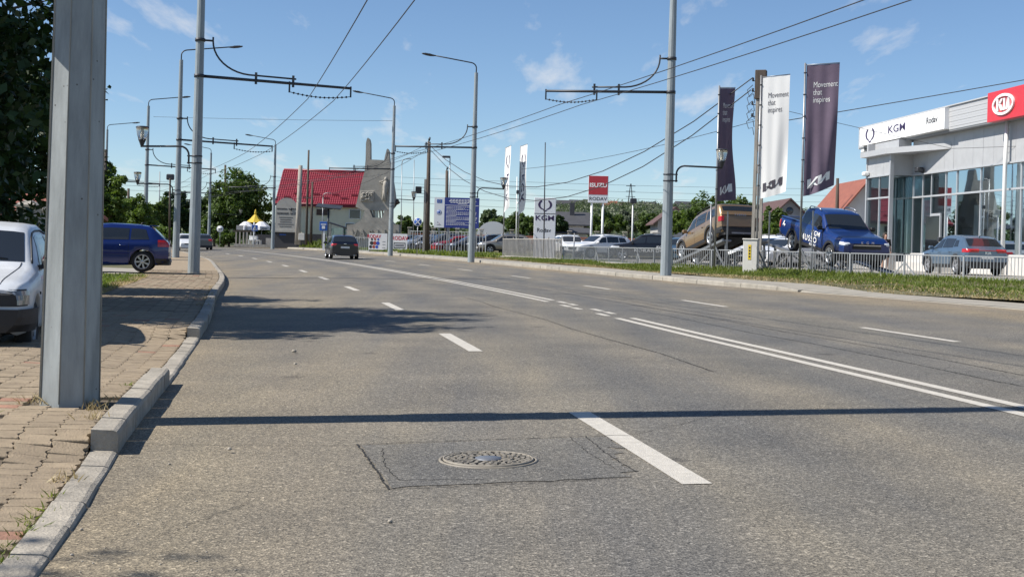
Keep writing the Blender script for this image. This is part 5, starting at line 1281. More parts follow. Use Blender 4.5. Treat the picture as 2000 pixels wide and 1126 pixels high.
pp = RP(86, RK(86) + .35); ns = disc_sign('round blue sign with a white cross standing at the right kerb', (pp.x, pp.y, pp.z + .1), 2.35, .30, R(-6), None); 
for sg in (1, -1): b = MB(); b.bar((-.2, -.055, 2.35 - .2 * sg), (.2, -.055, 2.35 + .2 * sg), .006, .055, up=(0, 0, 1)); b.build('cross_stroke', 'sign_white', ns)
ne0 = at(429, 482, 138); ne = disc_sign('round pale sign with a dark bar by the big tree', (ne0.x, 138, .45), 1.85, .36, 0, None, m='sign_white'); MB().box((0, -.06, 1.85), (.42, .01, .1)).build('bar', 'dark_text', ne)
cw0 = at(495, 484, 132); cw = thing('crossing_sign', 'square blue pedestrian crossing sign on a grey post before the terrace', 'road sign', (cw0.x, 132, .45)); MB().tube([(0, 0, 0), (0, 0, 2.6)], .06, 8).build('post', 'sign_white', cw); zc_ = at(497, 445, 132).z - .45
MB().box((.1, -.08, zc_), (.62, .03, .62)).build('plate', 'traffic_blue', cw); b = MB(); b.poly([(.1 - .24, -.098, zc_ - .22), (.1 + .24, -.098, zc_ - .22), (.1, -.098, zc_ + .24)]); b.build('triangle', 'sign_white', cw); b = MB(); b.tube([(.1, -.102, zc_ - .18), (.12, -.102, zc_ - .05), (.1, -.102, zc_ + .08)], [.02, .05, .03], 6); b.build('walking_figure', 'dark_text', cw)
mat('banner_white', (.74, .73, .72), .6); mat('banner_red', (.55, .03, .05), .6); mat('moto_blue', (.03, .08, .42), .5); mat('moto_red', (.35, .06, .04), .5)
def wall_banner(label, xa, xb, y0, y1, Y, kind):
    a, b_ = at(xa, y1, Y), at(xb, y1, Y); z0 = at(xa, y0, Y).z; z1 = at(xa, y1, Y).z; w_, h = b_.x - a.x, z1 - z0; t = thing('banner', label, 'banner', (a.x, Y, z0), R(-3))
    MB().box((w_ / 2, 0, h / 2), (w_, .04, h)).build('sheet', 'banner_white', t)
    for x in (.1, w_ - .1): MB().bar((x, .05, -z0 + .45), (x, .05, h), .05).build('post', 'mid_steel', t)
    if kind == 0:
        lettering('lettering', 'RODAV', .42, 'banner_red', t, (w_ * .28, -.02, h * .80), (1, 0, 0), (0, 0, 1), .006, bold=.02, xs=.78)
        for k, (x, m) in enumerate(((.12, 'dark_text'), (.29, 'moto_red'), (.46, 'moto_blue'))):    # three printed motorbikes: wheel, body, rider
            b = MB(); cx = w_ * x + .05
            for (dx_, dz_, rr_) in ((-.08, .18, .12), (.0, .42, .15), (.02, .66, .09)): b.poly([(cx + dx_ + rr_ * math.cos(2 * math.pi * j / 12), -.028, dz_ * h * .95 + rr_ * 1.1 * math.sin(2 * math.pi * j / 12)) for j in range(12)])
            b.build('printed_motorbike', m, t)
        for k in range(3): MB().box((w_ * .82, -.024, h * (.5 - .18 * k)), (w_ * .16, .006, .03)).build('caption_line', 'dark_text', t)
    else:
        lettering('lettering', 'RODAV', .46, 'banner_red', t, (w_ * .52, -.02, h * .74), (1, 0, 0), (0, 0, 1), .006, bold=.02, xs=.85)
        for (x, z, wx, hz) in ((.52, .47, .72, .05), (.52, .2, .72, .05), (.17, .335, .04, .31), (.87, .335, .04, .31)): MB().box((w_ * x, -.024, h * z), (w_ * wx if wx > .1 else .05, .006, hz * h if hz > .1 else .06)).build('printed_frame', 'dark_text', t)
        b = MB()
        for j in range(8): b.box((w_ * (.28 + .07 * j), -.024, h * .335), (.05, .006, h * .13))
        b.build('printed_code', 'flag_ink', t); b = MB(); b.poly([(w_ * .0, -.024, .02), (w_, -.024, .02), (w_, -.024, h * .10), (w_ * .6, -.024, h * .05)]); b.build('red_stripe', 'banner_red', t)
wall_banner('left white banner with printed motorbikes in front of the monument', 721, 757, 487, 455, 106, 0)
wall_banner('right white banner with a black framed number print', 765, 796, 490, 456, 105, 1)

# ------------------------------------------------------------------ showroom
mat('clad', (.42, .425, .43), .5, .15, var=.06, vscale=2); mat('clad_dark', (.20, .205, .21), .5, .2); mat('fascia', (.46, .465, .47), .5, .15); mat('mullion', (.48, .49, .50), .4, .3); mat('sign_lit_white', (.80, .80, .80), .4); mat('kia_red', (.56, .03, .04), .35); mat('plinth', (.55, .53, .50), .8, var=.1, vscale=2)
mat('interior_wall', (.35, .34, .33), .8); mat('interior_red', (.30, .02, .03), .6); mat('interior_floor', (.22, .21, .20), .4); mat('interior_green', (.05, .25, .16), .6)
def glass_mat():
    m = bpy.data.materials.new('shop_glass'); m.use_nodes = True; MATS['shop_glass'] = m; t = m.node_tree; t.nodes.clear(); o = t.nodes.new('ShaderNodeOutputMaterial')
    tr = t.nodes.new('ShaderNodeBsdfTransparent'); tr.inputs[0].default_value = (.74, .82, .84, 1); gl = t.nodes.new('ShaderNodeBsdfGlossy'); gl.inputs['Roughness'].default_value = .015; gl.inputs[0].default_value = (.75, .85, .9, 1)
    fr = t.nodes.new('ShaderNodeFresnel'); fr.inputs['IOR'].default_value = 1.55; ad = t.nodes.new('ShaderNodeMath'); ad.operation = 'MULTIPLY_ADD'; ad.inputs[1].default_value = .75; ad.inputs[2].default_value = .06; ad.use_clamp = True; t.links.new(fr.outputs[0], ad.inputs[0])
    mx_ = t.nodes.new('ShaderNodeMixShader'); t.links.new(ad.outputs[0], mx_.inputs[0]); t.links.new(tr.outputs[0], mx_.inputs[1]); t.links.new(gl.outputs[0], mx_.inputs[2]); t.links.new(mx_.outputs[0], o.inputs[0])
glass_mat()
sh = thing('showroom', 'grey metal-clad car showroom with glass front and white and red signs', 'building', (22.4, 56.0, LOTZ)); SD = Vector((-.0946, .9955, 0)).normalized(); SN = Vector((-SD.y, SD.x, 0))
def SP(s, o, z): return SD * s + SN * o + Vector((0, 0, z - LOTZ))
def sbox(nm, s0, s1, o0, o1, z0, z1, m, parent=sh):
    b = MB(); P = [SP(s, o, z) for z in (z0, z1) for o in (o0, o1) for s in (s0, s1)]
    b.v = [tuple(p) for p in P]; b.f = [(0, 2, 3, 1), (4, 5, 7, 6), (0, 1, 5, 4), (2, 6, 7, 3), (0, 4, 6, 2), (1, 3, 7, 5)]; b.sm = [False] * 6; return b.build(nm, m, parent)
def s_at(px, o=0):                                         # distance along the facade (o metres out from it) seen at photograph column px
    u = (px - 1000 - .01 * (px - 1000)) / FPX; return (u * (56 + SN.y * o) - 22.4 - SN.x * o) / (SD.x - u * SD.y)
S0, S1, SB, SE = -16, s_at(1697, 1.3), s_at(1743, 1.3), s_at(1679, .62)
SX = SE - S1
#                              # near end (out of view), far end, start of the projecting end bay
sbox('plinth', S0, SB, -.3, .12, LOTZ - .1, 1.50, 'plinth'); sbox('plinth', SB, S1, .9, 1.32, LOTZ - .1, 1.50, 'plinth')
# cladding: separate standing panels above the glass
w_ = 1.05; s = S0
while s < SB - .05: sbox('cladding_panel', s + .006, min(s + w_ - .006, SB), -.25, .10 + .004 * (int(s * 7) % 2), 5.66, 7.52, 'clad'); s += w_
s = SB
while s < S1 - .05: sbox('cladding_panel', s + .006, min(s + w_ - .006, S1), 1.0, 1.30, 5.66, 6.80, 'clad'); s += w_
sbox('upper_wall', SB, S1, .2, .9, 6.8, 7.52, 'clad'); sbox('return_wall', SB - .03, SB + .03, .08, 1.26, 5.62, 6.78, 'clad')
sbox('drip_edge', S0, SB, .08, .18, 5.60, 5.67, 'mullion'); sbox('drip_edge', SB, S1, 1.28, 1.38, 5.60, 5.67, 'mullion')
sbox('end_wall', S1 - .02, S1 + .18, -14, 1.30, LOTZ, 7.5, 'clad'); sbox('roof', S0, SE, -14, .6, 8.4, 8.62, 'clad_dark'); sbox('back_wall', S0, S1, -14.2, -14, LOTZ, 8.4, 'interior_wall'); sbox('floor', S0, S1, -14, -.3, LOTZ - .05, 1.42, 'interior_floor'); sbox('ceiling', S0, S1, -14, -.3, 5.7, 5.8, 'interior_wall')
# fascia: horizontal slats, soffit, gutter
for k in range(9): z0 = 7.55 + k * .125; sbox('slat', S0, SE, .3, .62 + .012 * (k % 2), z0 + .004, z0 + .121, 'fascia')
sbox('soffit', S0, SE, -.2, .60, 7.47, 7.545, 'clad_dark'); sbox('parapet_cap', S0, SE + .02, .25, .70, 8.685, 8.74, 'fascia'); sbox('fascia_end', SE, SE + .1, -1.5, .62, 7.48, 8.70, 'fascia')
# wedge canopy from the end bay back to the wall
b = MB(); A = [SP(S1 + .1, 1.7, 6.72), SP(SB - .2, 1.7, 6.72), SP(7.4, .12, 6.72), SP(S1 + .1, .12, 6.72)]; T_ = [p + Vector((0, 0, .30)) for p in A]; b.poly(A[::-1]); b.poly(T_)
for k in range(4): b.quad(A[k], A[(k + 1) % 4], T_[(k + 1) % 4], T_[k])
b.build('canopy', 'clad', sh)
# glazing bays
def glazing(ss, o, zlo, zmid, zhi):
    for a, c in zip(ss, ss[1:]):
        for z0, z1 in ((zlo, zmid), (zmid, zhi)):
            b = MB(); P = [SP(a + .03, o, z0 + .03), SP(c - .03, o, z0 + .03), SP(c - .03, o, z1 - .03), SP(a + .03, o, z1 - .03)]; b.quad(*P); b.build('pane', 'shop_glass', sh)
    for a in ss: sbox('mullion', a - .035, a + .035, o - .05, o + .05, zlo, zhi, 'mullion')
    sbox('transom', ss[0], ss[-1], o - .04, o + .07, zmid - .045, zmid + .045, 'mullion'); sbox('transom', ss[0], ss[-1], o - .04, o + .07, zlo - .04, zlo + .03, 'mullion')
bays = sorted([s_at(x) for x in (1755, 1780, 1809, 1826, 1854, 1876, 1923, 1967)]); bays = [bays[0] - 1.7 * k for k in range(8, 0, -1)] + bays + [SB]
glazing(bays, .02, 1.50, 4.46, 5.62); eb = [SB + .05, lerp(SB, S1, .5), S1]; glazing(eb, 1.22, 1.50, 4.46, 5.62)
sbox('return_pane', SB - .01, SB + .01, .1, 1.2, 1.5, 5.6, 'shop_glass'); sbox('corner_post', SB - .07, SB + .07, 1.16, 1.36, 1.45, 6.8, 'mullion'); sbox('corner_post', S1 - .06, S1 + .08, 1.16, 1.36, LOTZ, 6.8, 'mullion')
for px in (1968, 1742): s = s_at(px, .35); MB().tube([SP(s, .35, LOTZ), SP(s, .35, 5.6), SP(s, .30, 7.5)], .09, 10).build('downpipe', 'white', sh)
ds = s_at(1838); sbox('door_frame', ds - .62, ds + .62, .05, .14, 3.42, 3.55, 'mullion'); sbox('door_frame', ds + .52, ds + .62, .05, .14, 1.45, 3.42, 'mullion'); sbox('door_frame', ds - .62, ds - .52, .05, .14, 1.45, 3.42, 'mullion'); b = MB(); b.quad(SP(ds - .45, .10, 1.5), SP(ds + .3, .5, 1.5), SP(ds + .3, .5, 3.38), SP(ds - .45, .10, 3.38)); b.build('door_leaf', 'glass_dark', sh)
sbox('step', ds - 2.2, ds + 2.4, .1, 1.2, LOTZ, 1.05, 'plinth'); sbox('step', ds - 1.8, ds + 2.0, .1, .8, 1.05, 1.4, 'plinth')
# interior: red wall panels, white shelving and column, roller blinds
for s0, s1, o, z0, z1, m in ((-4, 5, -9, 1.4, 4.4, 'interior_red'), (7, 13, -8, 1.4, 4.6, 'interior_red'), (15, 19, -9, 1.4, 3.8, 'interior_wall'), (5.4, 6.2, -3, 1.4, 5.6, 'interior_wall'), (9, 11.5, -5, 1.4, 2.7, 'interior_green'), (-8, -6, -4, 1.4, 4.0, 'white'), (12, 12.8, -4, 1.4, 4.2, 'white')): sbox('interior_panel', s0, s1, o, o + .3, z0, z1, m)
fl = MB(); q = [(s_at(1906) + .9 * (x - .5), y) for x, y in ()]
b = MB()
for k in range(12):
    t0_, t1_ = k / 12, (k + 1) / 12; wf = lambda t: .85 * math.sin(math.pi * (.10 + .88 * t)) ** .5; b.quad(SP(s_at(1906) - wf(t0_) * .5, -1.2, 1.5 + 2.9 * t0_), SP(s_at(1906) + wf(t0_) * .5, -1.2, 1.5 + 2.9 * t0_), SP(s_at(1906) + wf(t1_) * .5, -1.2, 1.5 + 2.9 * t1_), SP(s_at(1906) - wf(t1_) * .5, -1.2, 1.5 + 2.9 * t1_))
b.build('sail_banner', 'sign_white', sh); lettering('lettering', 'KIA', .28, 'dark_text', sh, SP(s_at(1906), -1.18, 3.15), -SD, (0, 0, 1), .02)
# signs on the fascia
sa, sb_ = s_at(1846, .86), s_at(1680, .86); wsg = sbox('white_sign', sa, sb_, .60, .86, 7.60, 8.62, 'sign_lit_white'); sv = s_at(1722, .86); sbox('sign_joint', sv - .02, sv + .02, .855, .868, 7.60, 8.62, 'fascia')
b = MB(); se = s_at(1700, .86)
for P in emblem_polys(.80): b.poly([SP(se - x * 1.7, .872, 8.16 + y * .95) for x, y in P])
b.build('emblem', 'navy_text', sh); lettering('lettering', 'KGM', .56, 'navy_text', sh, SP(s_at(1752, .86), .86, 8.14), -SD, (0, 0, 1), .012, bold=.012, xs=2.0); lettering('lettering', 'Rodav', .46, 'dark_text', sh, SP(s_at(1821, .86), .86, 8.16), -SD, (0, 0, 1), .012, bold=.012, xs=1.15)
ra, rb = -4.6, s_at(1930, .92); sbox('red_sign', ra, rb, .55, .92, 7.46, 8.78, 'kia_red'); sk = s_at(1960, .98); b = MB(); N = 40; rx, rz_ = .98, .47
for k in range(N):
    a0, a1 = 2 * math.pi * k / N, 2 * math.pi * (k + 1) / N
    def E(a, f, o): return SP(sk - rx * f * math.cos(a), o, 8.12 + (rz_ + (rx * (f - 1)) * .9) * math.sin(a))
    for o0, o1, f0, f1 in ((1.0, 1.0, 1, .87), (.92, 1.0, 1, 1), (.92, 1.0, .87, .87)): b.quad(E(a0, f0, o0), E(a1, f0, o0), E(a1, f1, o1), E(a0, f1, o1))
b.build('logo_ring', 'white', sh); V, Fc = text_pts('KI', .60, bold=.035, xs=1.02, spacing=1.1)
b = MB()
kl = [[(-.72, -.3), (-.52, -.3), (-.52, .3), (-.72, .3)], [(-.54, -.02), (-.22, .3), (-.0, .3), (-.38, -.02)], [(-.50, .06), (-.36, .12), (.0, -.3), (-.24, -.3)], [(.06, -.3), (.24, -.3), (.24, .3), (.06, .3)], [(.30, -.3), (.48, -.3), (.66, .3), (.50, .3)], [(.78, -.3), (.58, -.3), (.50, .3), (.66, .3)]]
for P in kl:
    f_ = [SP(sk - x * .82, .99, 8.12 + z * .86) for x, z in P]; g_ = [SP(sk - x * .82, .92, 8.12 + z * .86) for x, z in P]; b.poly(f_)
    for k in range(4): b.quad(f_[k], f_[(k + 1) % 4], g_[(k + 1) % 4], g_[k])
b.build('logo_letters', 'white', sh)
b = MB(); b.box(tuple(SP(s_at(1811), .35, 5.85)), (.35, .5, .25), 0, .05); b.bar(SP(s_at(1811), .1, 5.7), SP(s_at(1811), .4, 5.8), .06); b.build('floodlight', 'dark_steel', sh)
for s_, o_, zz in ((S1 - .1, 1.45, 5.85), (SE - .4, .45, 7.36)): b = MB(); q = SP(s_, o_, zz); b.box(tuple(q), (.3, .5, .22), 0, .05); b.build('alarm_box', 'white', sh)
# bollard-like lamp in front of the entrance
bl = at(1836, 520, 57); t = thing('post', 'short dark post in front of the showroom door', 'post', (bl.x, 57, LOTZ)); MB().tube([(0, 0, 0), (0, 0, 1.55)], .06, 8).build('shaft', 'mid_steel', t); MB().box((-.05, -.05, 1.5), (.22, .22, .2), 0, .03).build('head', 'dark_steel', t)
# ------------------------------------------------------------------ houses, monument, shelter, walls
import numpy as np
mat('roof_red', (.235, .022, .036), .4, var=.12, vscale=3); mat('roof_tile', (.25, .085, .055), .7, var=.25, vscale=3); mat('roof_dark', (.06, .06, .065), .7, var=.2, vscale=2); mat('roof_brown', (.10, .055, .048), .7, var=.2, vscale=2); mat('wall_cream', (.74, .67, .50), .85, var=.06, vscale=1); mat('wall_white', (.64, .63, .60), .85, var=.08, vscale=1); mat('wall_grey', (.36, .35, .34), .85, var=.12, vscale=1)
mat('window_glass', (.04, .05, .06), .08, spec=.8); mat('shutter', (.08, .045, .03), .6)
def brick_mat():
    m = bpy.data.materials.new('brick'); m.use_nodes = True; MATS['brick'] = m; t = m.node_tree; b = t.nodes['Principled BSDF']; g = t.nodes.new('ShaderNodeNewGeometry'); q = t.nodes.new('ShaderNodeMapping'); q.inputs['Rotation'].default_value = (R(90), 0, 0); br = t.nodes.new('ShaderNodeTexBrick')
    br.inputs['Color1'].default_value = (.22, .085, .05, 1); br.inputs['Color2'].default_value = (.16, .06, .038, 1); br.inputs['Mortar'].default_value = (.28, .25, .21, 1); br.inputs['Scale'].default_value = 1; br.inputs['Brick Width'].default_value = .26; br.inputs['Row Height'].default_value = .085; br.inputs['Mortar Size'].default_value = .012
    t.links.new(g.outputs['Position'], q.inputs[0]); t.links.new(q.outputs[0], br.inputs['Vector']); t.links.new(br.outputs[0], b.inputs['Base Color']); b.inputs['Roughness'].default_value = .9
brick_mat()
# brick boundary wall behind the lot
bw = thing('brick_wall', 'long brick boundary wall with pale concrete posts behind the lot', 'wall', (0, 0, 0))
wp = [at(x, 470, Y) for x, Y in ((800, 138), (940, 136), (1060, 132), (1220, 128), (1400, 122), (1560, 116), (1700, 112))]; zt = 2.35; Lw = 0
for a, c in zip(wp, wp[1:]):
    a, c = Vector((a.x, a.y, 0)), Vector((c.x, c.y, 0)); n = max(1, round((c - a).length / 3.2)); d = (c - a) / n
    for k in range(n):
        p, q = a + d * k, a + d * (k + 1); MB().bar(p + Vector((0, 0, LOTZ + zt / 2 - .35)), q + Vector((0, 0, LOTZ + zt / 2 - .35)), .2, zt - .5).build('brick_panel', 'brick', bw); MB().bar(p + Vector((0, 0, LOTZ + zt - .58)), q + Vector((0, 0, LOTZ + zt - .58)), .3, .07).build('coping', 'roof_tile', bw)
        b = MB(); b.box((p.x, p.y - .02, LOTZ + zt / 2 - .1), (.38, .38, zt), 0, .02); b.box((p.x, p.y - .02, LOTZ + zt + .04), (.52, .52, .12), 0, .03); b.build('wall_post', 'concrete_post', bw)
def gable_house(name, label, Y, xl, xr, y_eave, y_ridge, wall_m, roof_m, depth=8, ridge='x', over=.35, wins=(), chimney=None, g=.5, rz=0, ybase=None):
    """house with a pitched roof; ridge along x (slope to the camera) or y (gable to the camera)"""
    a, c = at(xl, y_eave, Y), at(xr, y_eave, Y); w_ = c.x - a.x; ze = (a.z + c.z) / 2 - g; zr = at((xl + xr) / 2, y_ridge, Y + (depth / 2 if ridge == 'x' else 0)).z - g
    t = thing(name, label, 'house', ((a.x + c.x) / 2, Y, g), rz)
    MB().box((0, depth / 2, ze / 2 - .2), (w_, depth, ze + .4)).build('wall', wall_m, t)
    if ridge == 'x':
        for s0, s1 in ((-over, depth / 2), (depth + over, depth / 2)):
            b = MB(); zz = ze - (zr - ze) * over / (depth / 2); th = .16
            P = [(-w_ / 2 - over, s0, zz), (w_ / 2 + over, s0, zz), (w_ / 2 + over, s1, zr), (-w_ / 2 - over, s1, zr)]; b.poly(P); b.poly([(x, y, z + th) for x, y, z in P])
            for k in range(4): p, q = P[k], P[(k + 1) % 4]; b.quad(p, q, (q[0], q[1], q[2] + th), (p[0], p[1], p[2] + th))
            b.build('roof_slope', roof_m, t)
        for sx in (-1, 1): b = MB(); b.poly([(sx * w_ / 2, 0, ze), (sx * w_ / 2, depth, ze), (sx * w_ / 2, depth / 2, zr)]); b.build('gable', wall_m, t)
    else:
        for sx in (-1, 1):
            b = MB(); th = .16; k_ = (zr - ze) / (w_ / 2); P = [(0, -over, zr), (0, depth, zr), (sx * (w_ / 2 + over), depth, ze - k_ * over), (sx * (w_ / 2 + over), -over, ze - k_ * over)]; b.poly(P); b.poly([(x, y, z + th) for x, y, z in P])
            for k in range(4): p, q = P[k], P[(k + 1) % 4]; b.quad(p, q, (q[0], q[1], q[2] + th), (p[0], p[1], p[2] + th))
            b.build('roof_slope', roof_m, t)
        b = MB(); b.poly([(-w_ / 2, -.002, ze), (w_ / 2, -.002, ze), (0, -.002, zr)]); b.build('gable', wall_m, t)
    for fx, fz, wx, hz in wins:
        f = MB(); f.box((fx * w_, -.03, fz * ze), (wx + .16, .08, hz + .16)); o = f.build('window', 'white', t); MB().box((fx * w_, -.075, fz * ze), (wx, .03, hz)).build('pane', 'window_glass', o)
    if chimney: cx, hh = chimney; MB().box((cx * w_, depth * .35, zr + hh / 2 - .3), (.55, .5, hh + .6)).build('chimney', 'roof_dark', t)
    return t, w_, ze, zr
# red-roofed house: roof built tile course by tile course in relief
rh, rw, re_, rz_ = gable_house('red_roofed_house', 'cream house with a bright red tiled roof behind the bus shelter', 150, 546, 724, 397, 337, 'wall_cream', 'roof_red', 9, 'x', .5, wins=((-.02, .80, 1.1, .6), (.13 - .5 + .7, .78, 1.2, 1.0), (.28, .50, .9, .7)))
b = MB(); nx, nr = 46, 20; k_ = (rz_ - re_) / 4.5
for j in range(nr):
    for i in range(nx):
        x0 = -rw / 2 - .5 + (rw + 1) * i / nx; x1 = -rw / 2 - .5 + (rw + 1) * (i + 1) / nx; y0 = -.5 + 5 * j / nr; y1 = -.5 + 5 * (j + 1) / nr; z = lambda y: re_ + k_ * y + .165
        xm = (x0 + x1) / 2; b.quad((x0, y0, z(y0) + .035), (xm, y0, z(y0) + .10), (xm, y1, z(y1) + .055), (x0, y1, z(y1) - .0), True); b.quad((xm, y0, z(y0) + .10), (x1, y0, z(y0) + .035), (x1, y1, z(y1) - .0), (xm, y1, z(y1) + .055), True); b.quad((x0, y0, z(y0) - .03), (x1, y0, z(y0) - .03), (x1, y0, z(y0) + .035), (x0, y0, z(y0) + .035))
b.build('roof_tile', 'roof_red', rh, fix=False)['kind'] = 'stuff'
for k in range(9): x = -rw / 2 + rw * (k + .7) / 9.5; MB().box((x, .4 + .5 * (k % 2), re_ + k_ * (.4 + .5 * (k % 2)) + .34), (.8, .1, .16)).build('snow_guard', 'roof_red', rh)
MB().tube([(-rw / 2 - .5, -.55, re_ - .12), (rw / 2 + .5, -.55, re_ - .12)], .09, 8).build('gutter', 'roof_red', rh); MB().tube([(-rw / 2 - .4, 4.5, rz_ + .22), (rw / 2 + .4, 4.5, rz_ + .22)], .14, 8).build('ridge_cap', 'roof_red', rh)
MB().box((-.02 * rw + .0, -.12, .80 * re_), (1.5, .05, .7)).build('shutter', 'shutter', rh)
gable_house('modern_house', 'pale house with a wide dark roof and tall chimney beyond the brick wall', 150, 1078, 1140, 436, 416, 'wall_white', 'roof_dark', 8, 'x', .9, chimney=(.16, 1.2), g=.6)
gable_house('outbuilding', 'low outbuilding with a dark roof against the brick wall', 140, 1082, 1146, 455, 447, 'wall_white', 'roof_dark', 4, 'x', .4, g=.6)
gable_house('brown_roofed_house', 'house with a brown roof half hidden by the tree left of the bronze SUV', 150, 1285, 1352, 432, 406, 'wall_grey', 'roof_brown', 8, 'y', .6, g=.6)
gh_, gw, ge, gr = gable_house('gable_house', 'grey house with a dark red gable roof behind the pickup load bed', 118, 1506, 1578, 424, 390, 'wall_grey', 'roof_brown', 14, 'y', .5, g=.7); MB().lathe([(.001, .02), (.32, .02), (.34, 0)], 20, M=Matrix.Translation((0, -.03, ge + .6)) @ Matrix.Rotation(R(90), 4, 'X')).build('round_window', 'window_glass', gh_)
oh, ow, oe, orr = gable_house('orange_roofed_house', 'white house with an orange tiled roof beside the showroom', 92, 1634, 1752, 424, 352, 'wall_white', 'roof_tile', 9, 'y', .7, wins=((-.10, .45, .8, 1.6),), g=.6)
gable_house('small_house', 'house with an orange tiled roof behind the white saloon', 48, -20, 62, 418, 383, 'wall_grey', 'roof_tile', 7, 'x', .5, g=.15)
# white tent
a, c = at(936, 456, 140), at(990, 456, 140); t = thing('white_tent', 'white rounded tent behind the beige SUV', 'tent', ((a.x + c.x) / 2, 140, .6)); w_ = c.x - a.x; zh = at(960, 432, 140).z - .6; b = MB(); b.grid(16, 6, lambda u, v: (-w_ / 2 * 1.3 * math.cos(math.pi * u), 6 * v, zh * math.sin(math.pi * u) ** .6 + .03 * math.sin(v * 40))); b.build('cover', 'white_cloth', t); b = MB(); b.poly([(-w_ / 2 * 1.3 * math.cos(math.pi * k / 16), -.02, zh * math.sin(math.pi * k / 16) ** .6) for k in range(17)]); b.build('end_sheet', 'white_cloth', t)
# monument -----------------------------------------------------------
YM = 118; m0 = at(680, 488, YM); mo = thing('concrete_monument', 'tall weathered concrete monument with a soldier relief and raised lettering', 'monument', (m0.x, YM, .45))
def zp(x, y):                                               # planning: zoom coordinates (600+x/4.02, 240+y/4.02)
    p = at(600 + x / 4.02, 240 + y / 4.02, YM); return (p.x - m0.x, p.z - .45)
up = [(385, 660), (400, 600), (430, 470), (455, 385), (463, 290), (466, 160), (474, 128), (482, 119), (492, 128), (499, 160), (500, 290), (608, 295), (618, 250), (628, 212), (636, 205), (644, 220), (650, 300), (672, 420), (690, 540), (697, 600), (695, 650), (670, 680), (600, 690), (440, 685)]
lo = [(455, 683), (497, 686), (520, 745), (598, 745), (612, 689), (650, 688), (655, 760), (690, 795), (725, 800), (725, 1000), (320, 1000), (320, 802), (380, 795), (430, 765), (452, 720)]
xf = lambda th: (lambda x, z, h: (x, h, z))
MB().prism([zp(*p) for p in up][::-1], -.5, .7, lambda x, z, h: (x, h, z)).build('upper_block', 'concrete', mo); MB().prism([zp(*p) for p in lo][::-1], -.75, .9, lambda x, z, h: (x, h, z)).build('base', 'concrete', mo)
for x in (522, 568, 590): a, c = zp(x, 680), zp(x + 6, 750); MB().bar((a[0], 0, a[1]), (c[0], 0, c[1]), .12, .4, up=(0, 1, 0)).build('strut', 'concrete', mo)
p0, p1_ = zp(422, 617), zp(530, 537); cx, cz = (p0[0] + p1_[0]) / 2, (p0[1] + p1_[1]) / 2; MB().box((cx, -.56, cz), (p1_[0] - p0[0], .16, p1_[1] - p0[1]), 0, .03).build('plaque_frame', 'concrete', mo)
rr = random.Random(12); b = MB()
for k in range(26): x, z = rr.uniform(p0[0] + .2, p1_[0] - .2), rr.uniform(p0[1] + .2, p1_[1] - .2); a_ = rr.uniform(.3, 1.2); L = rr.uniform(.2, .45); b.tube([(x - L * math.cos(a_) / 2, -.64, z - L * math.sin(a_) / 2), (x, -.72, z), (x + L * math.cos(a_) / 2, -.64, z + L * math.sin(a_) / 2)], [.04, .09, .03], 6)
b.build('plaque_relief', 'concrete', mo)
b = MB(); Q = lambda x, y, h=-.62: (zp(x, y)[0], h, zp(x, y)[1])   # soldier relief
b.tube([Q(615, 612), Q(616, 570), Q(617, 535), Q(618, 500), Q(620, 470), Q(621, 455)], [.12, .14, .2, .24, .22, .08], 8); b.tube([Q(598, 612), Q(606, 570), Q(612, 535)], [.10, .12, .16], 7); b.tube([Q(622, 458), Q(623, 440), Q(624, 428)], [.1, .15, .1], 8); b.tube([Q(614, 470), Q(588, 478), Q(572, 465), Q(596, 462), Q(612, 452)], [.09, .08, .07, .06, .05], 6); b.tube([Q(632, 472), Q(640, 510), Q(632, 535)], [.1, .08, .07], 6); b.tube([Q(628, 440), Q(640, 560)], .04, 5); b.build('soldier_relief', 'concrete', mo)
MB().tube([Q(690, 625, 0), Q(708, 618, -.1), Q(716, 628, -.1), Q(708, 640, -.1)], [.3, .28, .2, .05], 10).build('sculpted_head', 'wood_dark', mo)
for k, ch in enumerate('VASLUI'):
    p = zp(375 + 64 * k, 880); V, Fc = text_pts(ch, 1.25, bold=.03, xs=.72); b = MB(); n = len(V); b.v = [(p[0] + x, -.90, p[1] + y) for x, y in V]; b.f = list(Fc); b.sm = [False] * len(Fc); b.v += [(p[0] + x + .0, -.76, p[1] + y) for x, y in V]
    ed = {}
    for f in Fc:
        for i in range(len(f)): e = (f[i], f[(i + 1) % len(f)]); ed[e] = 1
    for (i, j) in ed:
        if (j, i) not in ed: b.f.append((i, j, j + n, i + n)); b.sm.append(False)
    b.build('letter', 'concrete', mo)
# bus shelter with a solar panel -------------------------------------------
YS_ = 122; s0 = at(628, 487, YS_); bs_ = thing('bus_shelter', 'small bus shelter with a blue stop sign and solar panel on a pole', 'bus shelter', (s0.x, YS_, .45)); zq = lambda x, y: (at(x, y, YS_).x - s0.x, at(x, y, YS_).z - .45)
x0, z0 = zq(642, 434); x1, z1 = zq(677, 445)
MB().bar((x0, -.2, z0), (x1, -.2, z1), 1.7, .12, up=(0, 0, 1)).build('roof', 'dark_steel', bs_)
for x in (x0 + .15, x1 - .2):
    for y in (-.9, .6): MB().bar((x, y, 0), (x, y, lerp(z0, z1, (x - x0) / (x1 - x0))), .07).build('post', 'mid_steel', bs_)
MB().box(((x0 + x1) / 2, .6, 1.2), (x1 - x0 - .4, .02, 1.9)).build('rear_pane', 'shop_glass', bs_); MB().box((x1 - .2, -.15, 1.2), (.02, 1.4, 1.9)).build('end_pane', 'shop_glass', bs_); MB().box(((x0 + x1) / 2, .3, .45), (1.1, .35, .06)).build('bench', 'wood_dark', bs_)
